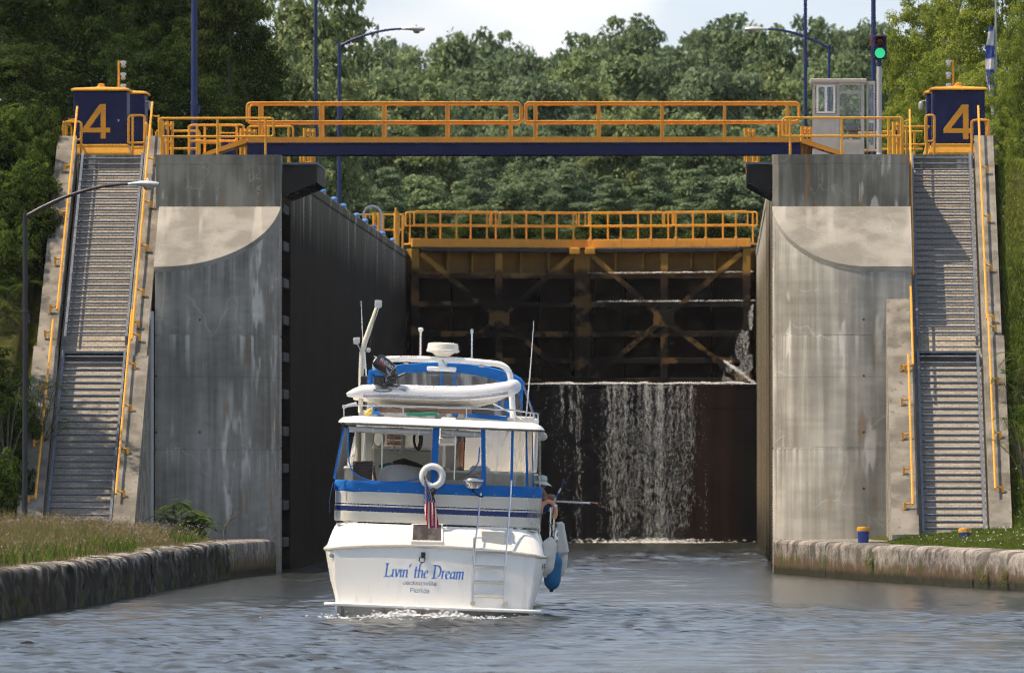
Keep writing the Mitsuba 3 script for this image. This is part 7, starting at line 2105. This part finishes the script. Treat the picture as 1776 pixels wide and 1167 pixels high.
xy = scatter(62000, QL, -1, 0.45, 9.5, 178, 262.5, 1, 1.25)
xy = xy[(xy[:, 1] < 259.5) | (xy[:, 0] < -19) | ((xy[:, 0] > -15.3) & (xy[:, 1] < 268))]
xy = xy[~((xy[:, 0] > -15.5) & (xy[:, 1] > 258.0) & (r.random(len(xy)) < 0.75))]
tall = 0.22 + 0.35 * meshkit.fbm(np.stack([xy[:, 0] * .5, xy[:, 1] * .25, xy[:, 0] * 0], -1), 3, 6)
rr_ = np.random.default_rng(3)
edge = np.clip((edge_x(QL, xy[:, 1]) - xy[:, 0] - 0.4) / 0.9, 0.25, 1)
m, c = blades(xy, tall * (0.5 + 0.9 * rr_.random(len(xy))) * edge, 0.016, (0.105, 0.10, 0.034), (0.34, 0.275, 0.145), 2, 0.5)
solo('wild_grass', m, 'm_blade', 'tall dry wild grass on the left bank above the mossy quay wall', 'grass', kind='stuff', color=c)
xy = scatter(9000, QL, -1, 0.5, 8, 180, 262, 9, 1.1)
clump = meshkit.fbm(np.stack([xy[:, 0] * .5, xy[:, 1] * .22, xy[:, 0] * 0], -1), 3, 16)
xy = xy[(clump > 0.5) & ((xy[:, 1] < 259) | (xy[:, 0] < -19))]
m, c = blades(xy, 0.34, 0.035, (0.06, 0.11, 0.018), (0.13, 0.19, 0.035), 5, 0.6)
solo('green_weeds', m, 'm_blade', 'patches of green weeds among the dry grass of the left bank', 'weeds', kind='stuff', color=c)
xy = scatter(5200, QL, -1, 0.5, 8.5, 180, 261, 12, 1.0)
fl_ = meshkit.fbm(np.stack([xy[:, 0] * .4, xy[:, 1] * .2, xy[:, 0] * 0], -1), 3, 26)
xy = xy[(fl_ > 0.42) & ((xy[:, 1] < 259) | (xy[:, 0] < -19))]
hz = ground_z(xy[:, 0], xy[:, 1]) + 0.16 + 0.35 * rr_.random(len(xy))
scene['m_flower'] = {'type': 'diffuse', 'reflectance': rgb((0.55, 0.40, 0.52))}
paint('m_white_flower', (0.72, 0.72, 0.66), 0.8)
solo('wild_flowers', drops(np.column_stack([xy, hz]), np.full((len(xy), 3), 0.012) * (0.6 + 0.8 * rr_.random((len(xy), 1)))), 'm_flower', 'small pale pink flowers sprinkled over the wild grass of the left bank', 'flowers', kind='stuff')
xy = scatter(46000, QR, 1, 0.55, 9.0, 218, 262, 21, 1.3)
xy = xy[~((xy[:, 0] > 4.5) & (xy[:, 0] < 7.95) & (xy[:, 1] > 260.2))]
xy = xy[~((xy[:, 0] < 4.65) & (xy[:, 1] > 252))]
m, c = blades(xy, 0.10, 0.014, (0.055, 0.11, 0.016), (0.16, 0.21, 0.035), 22, 0.7)
solo('mown_grass', m, 'm_blade', 'short bright green grass on the right bank behind the quay wall', 'grass', kind='stuff', color=c)
yb = 259.5 + 18 * r.random(42000); xb_ = 7.95 + 5.5 * r.random(42000) ** 1.3
m, c = blades(np.stack([xb_, yb], 1), 0.16, 0.02, (0.10, 0.165, 0.022), (0.28, 0.31, 0.06), 23, 0.9)
solo('bank_grass', m, 'm_blade', 'green grass on the steep bank right of the right steps', 'grass', kind='stuff', color=c)
yb = 259.5 + 12 * r.random(2600); xb_ = 7.95 + 2.6 * r.random(2600)
m, c = blades(np.stack([xb_, yb], 1), 0.45, 0.04, (0.045, 0.09, 0.014), (0.13, 0.17, 0.03), 29, 0.7)
solo('bank_weeds', m, 'm_blade', 'taller weeds at the foot of the bank right of the right steps', 'weeds', kind='stuff', color=c)
xy = np.vstack([scatter(220, QR, 1, 0.8, 5, 226, 250, 31, 1.0), np.stack([7.98 + 3 * r.random(260), 259.5 + 15 * r.random(260)], 1)])
xy = xy[~((xy[:, 0] > 4.5) & (xy[:, 0] < 7.95) & (xy[:, 1] > 259))]
hz = ground_z(xy[:, 0], xy[:, 1]) + 0.08 + 0.12 * r.random(len(xy)) + np.where(xy[:, 1] > 259, 0.2, 0)
solo('white_flowers', drops(np.column_stack([xy, hz]), np.full((len(xy), 3), 0.015) * (0.6 + 0.9 * r.random((len(xy), 1)))), 'm_white_flower', 'tiny white flowers in the grass of the right bank', 'flowers', kind='stuff')
dbk = num('dead_branch')
bpts = [at(388, 935, 264), at(390, 912, 264), at(400, 900, 264), at(410, 895, 264)]
put(dbk, join([tube(bpts, [.03, .028, .02, .012], 6), tube([bpts[1], at(398, 908, 263.8), at(408, 905, 263.8)], [.02, .015, .008], 5), tube([bpts[2], at(402, 892, 264), at(404, 880, 264)], [.014, .01, .006], 5)]), 'm_bark', 40)
tag(dbk, 'bent bare dead branch at the foot of the left pier beside the sumac shoot', 'branch')
# weeds in the cracks of the quay walls
for px, py, y, lab in ((1482, 965, 250.5, 'small green weed growing in a joint of the right quay wall near the pier'), (1703, 1000, 234.5, 'small green weed near the waterline of the right quay wall'), (410, 955, 256.6, 'weed tuft hanging over the left quay wall near the pier'), (1738, 1000, 232, 'small green weed close to the right edge of the picture on the quay wall')):
    q = at(px, py, y)
    xq = edge_x(QR if px > 900 else QL, np.array([y]))[0]
    sd = -1 if px > 900 else 1
    V, Fc, cc = [], [], []
    r2 = np.random.default_rng(int(px))
    fr = [frond(np.array([xq + sd * 0.03, y, q[2] + r2.normal() * .08]), [sd * 0.5 + r2.normal() * .4, r2.normal() * .6 - .4, r2.normal() * .4 + .1], 0.2, r2, 0.5, 6, 0.07, 0.03) for _ in range(12)]
    m = join(fr)
    solo('weed_tuft', m, 'm_blade', lab, 'weed', color=np.tile([0.11, 0.15, 0.02], (len(m[0]), 1)))
# ------------------------------------------------------------------ summer haze
scene['haze_air'] = {'type': 'homogeneous', 'albedo': rgb((0.94, 0.95, 0.96)), 'sigma_t': 0.000028}
scene['haze'] = {'type': 'cube', 'to_world': T().translate([0, 300, 22]).scale([1500, 700, 24.5]), 'bsdf': {'type': 'null'}, 'interior': {'type': 'ref', 'id': 'haze_air'}}
tag('haze', 'thin summer haze over the far wood', 'haze', None, 'stuff')
scene['camera']['medium'] = {'type': 'ref', 'id': 'haze_air'}
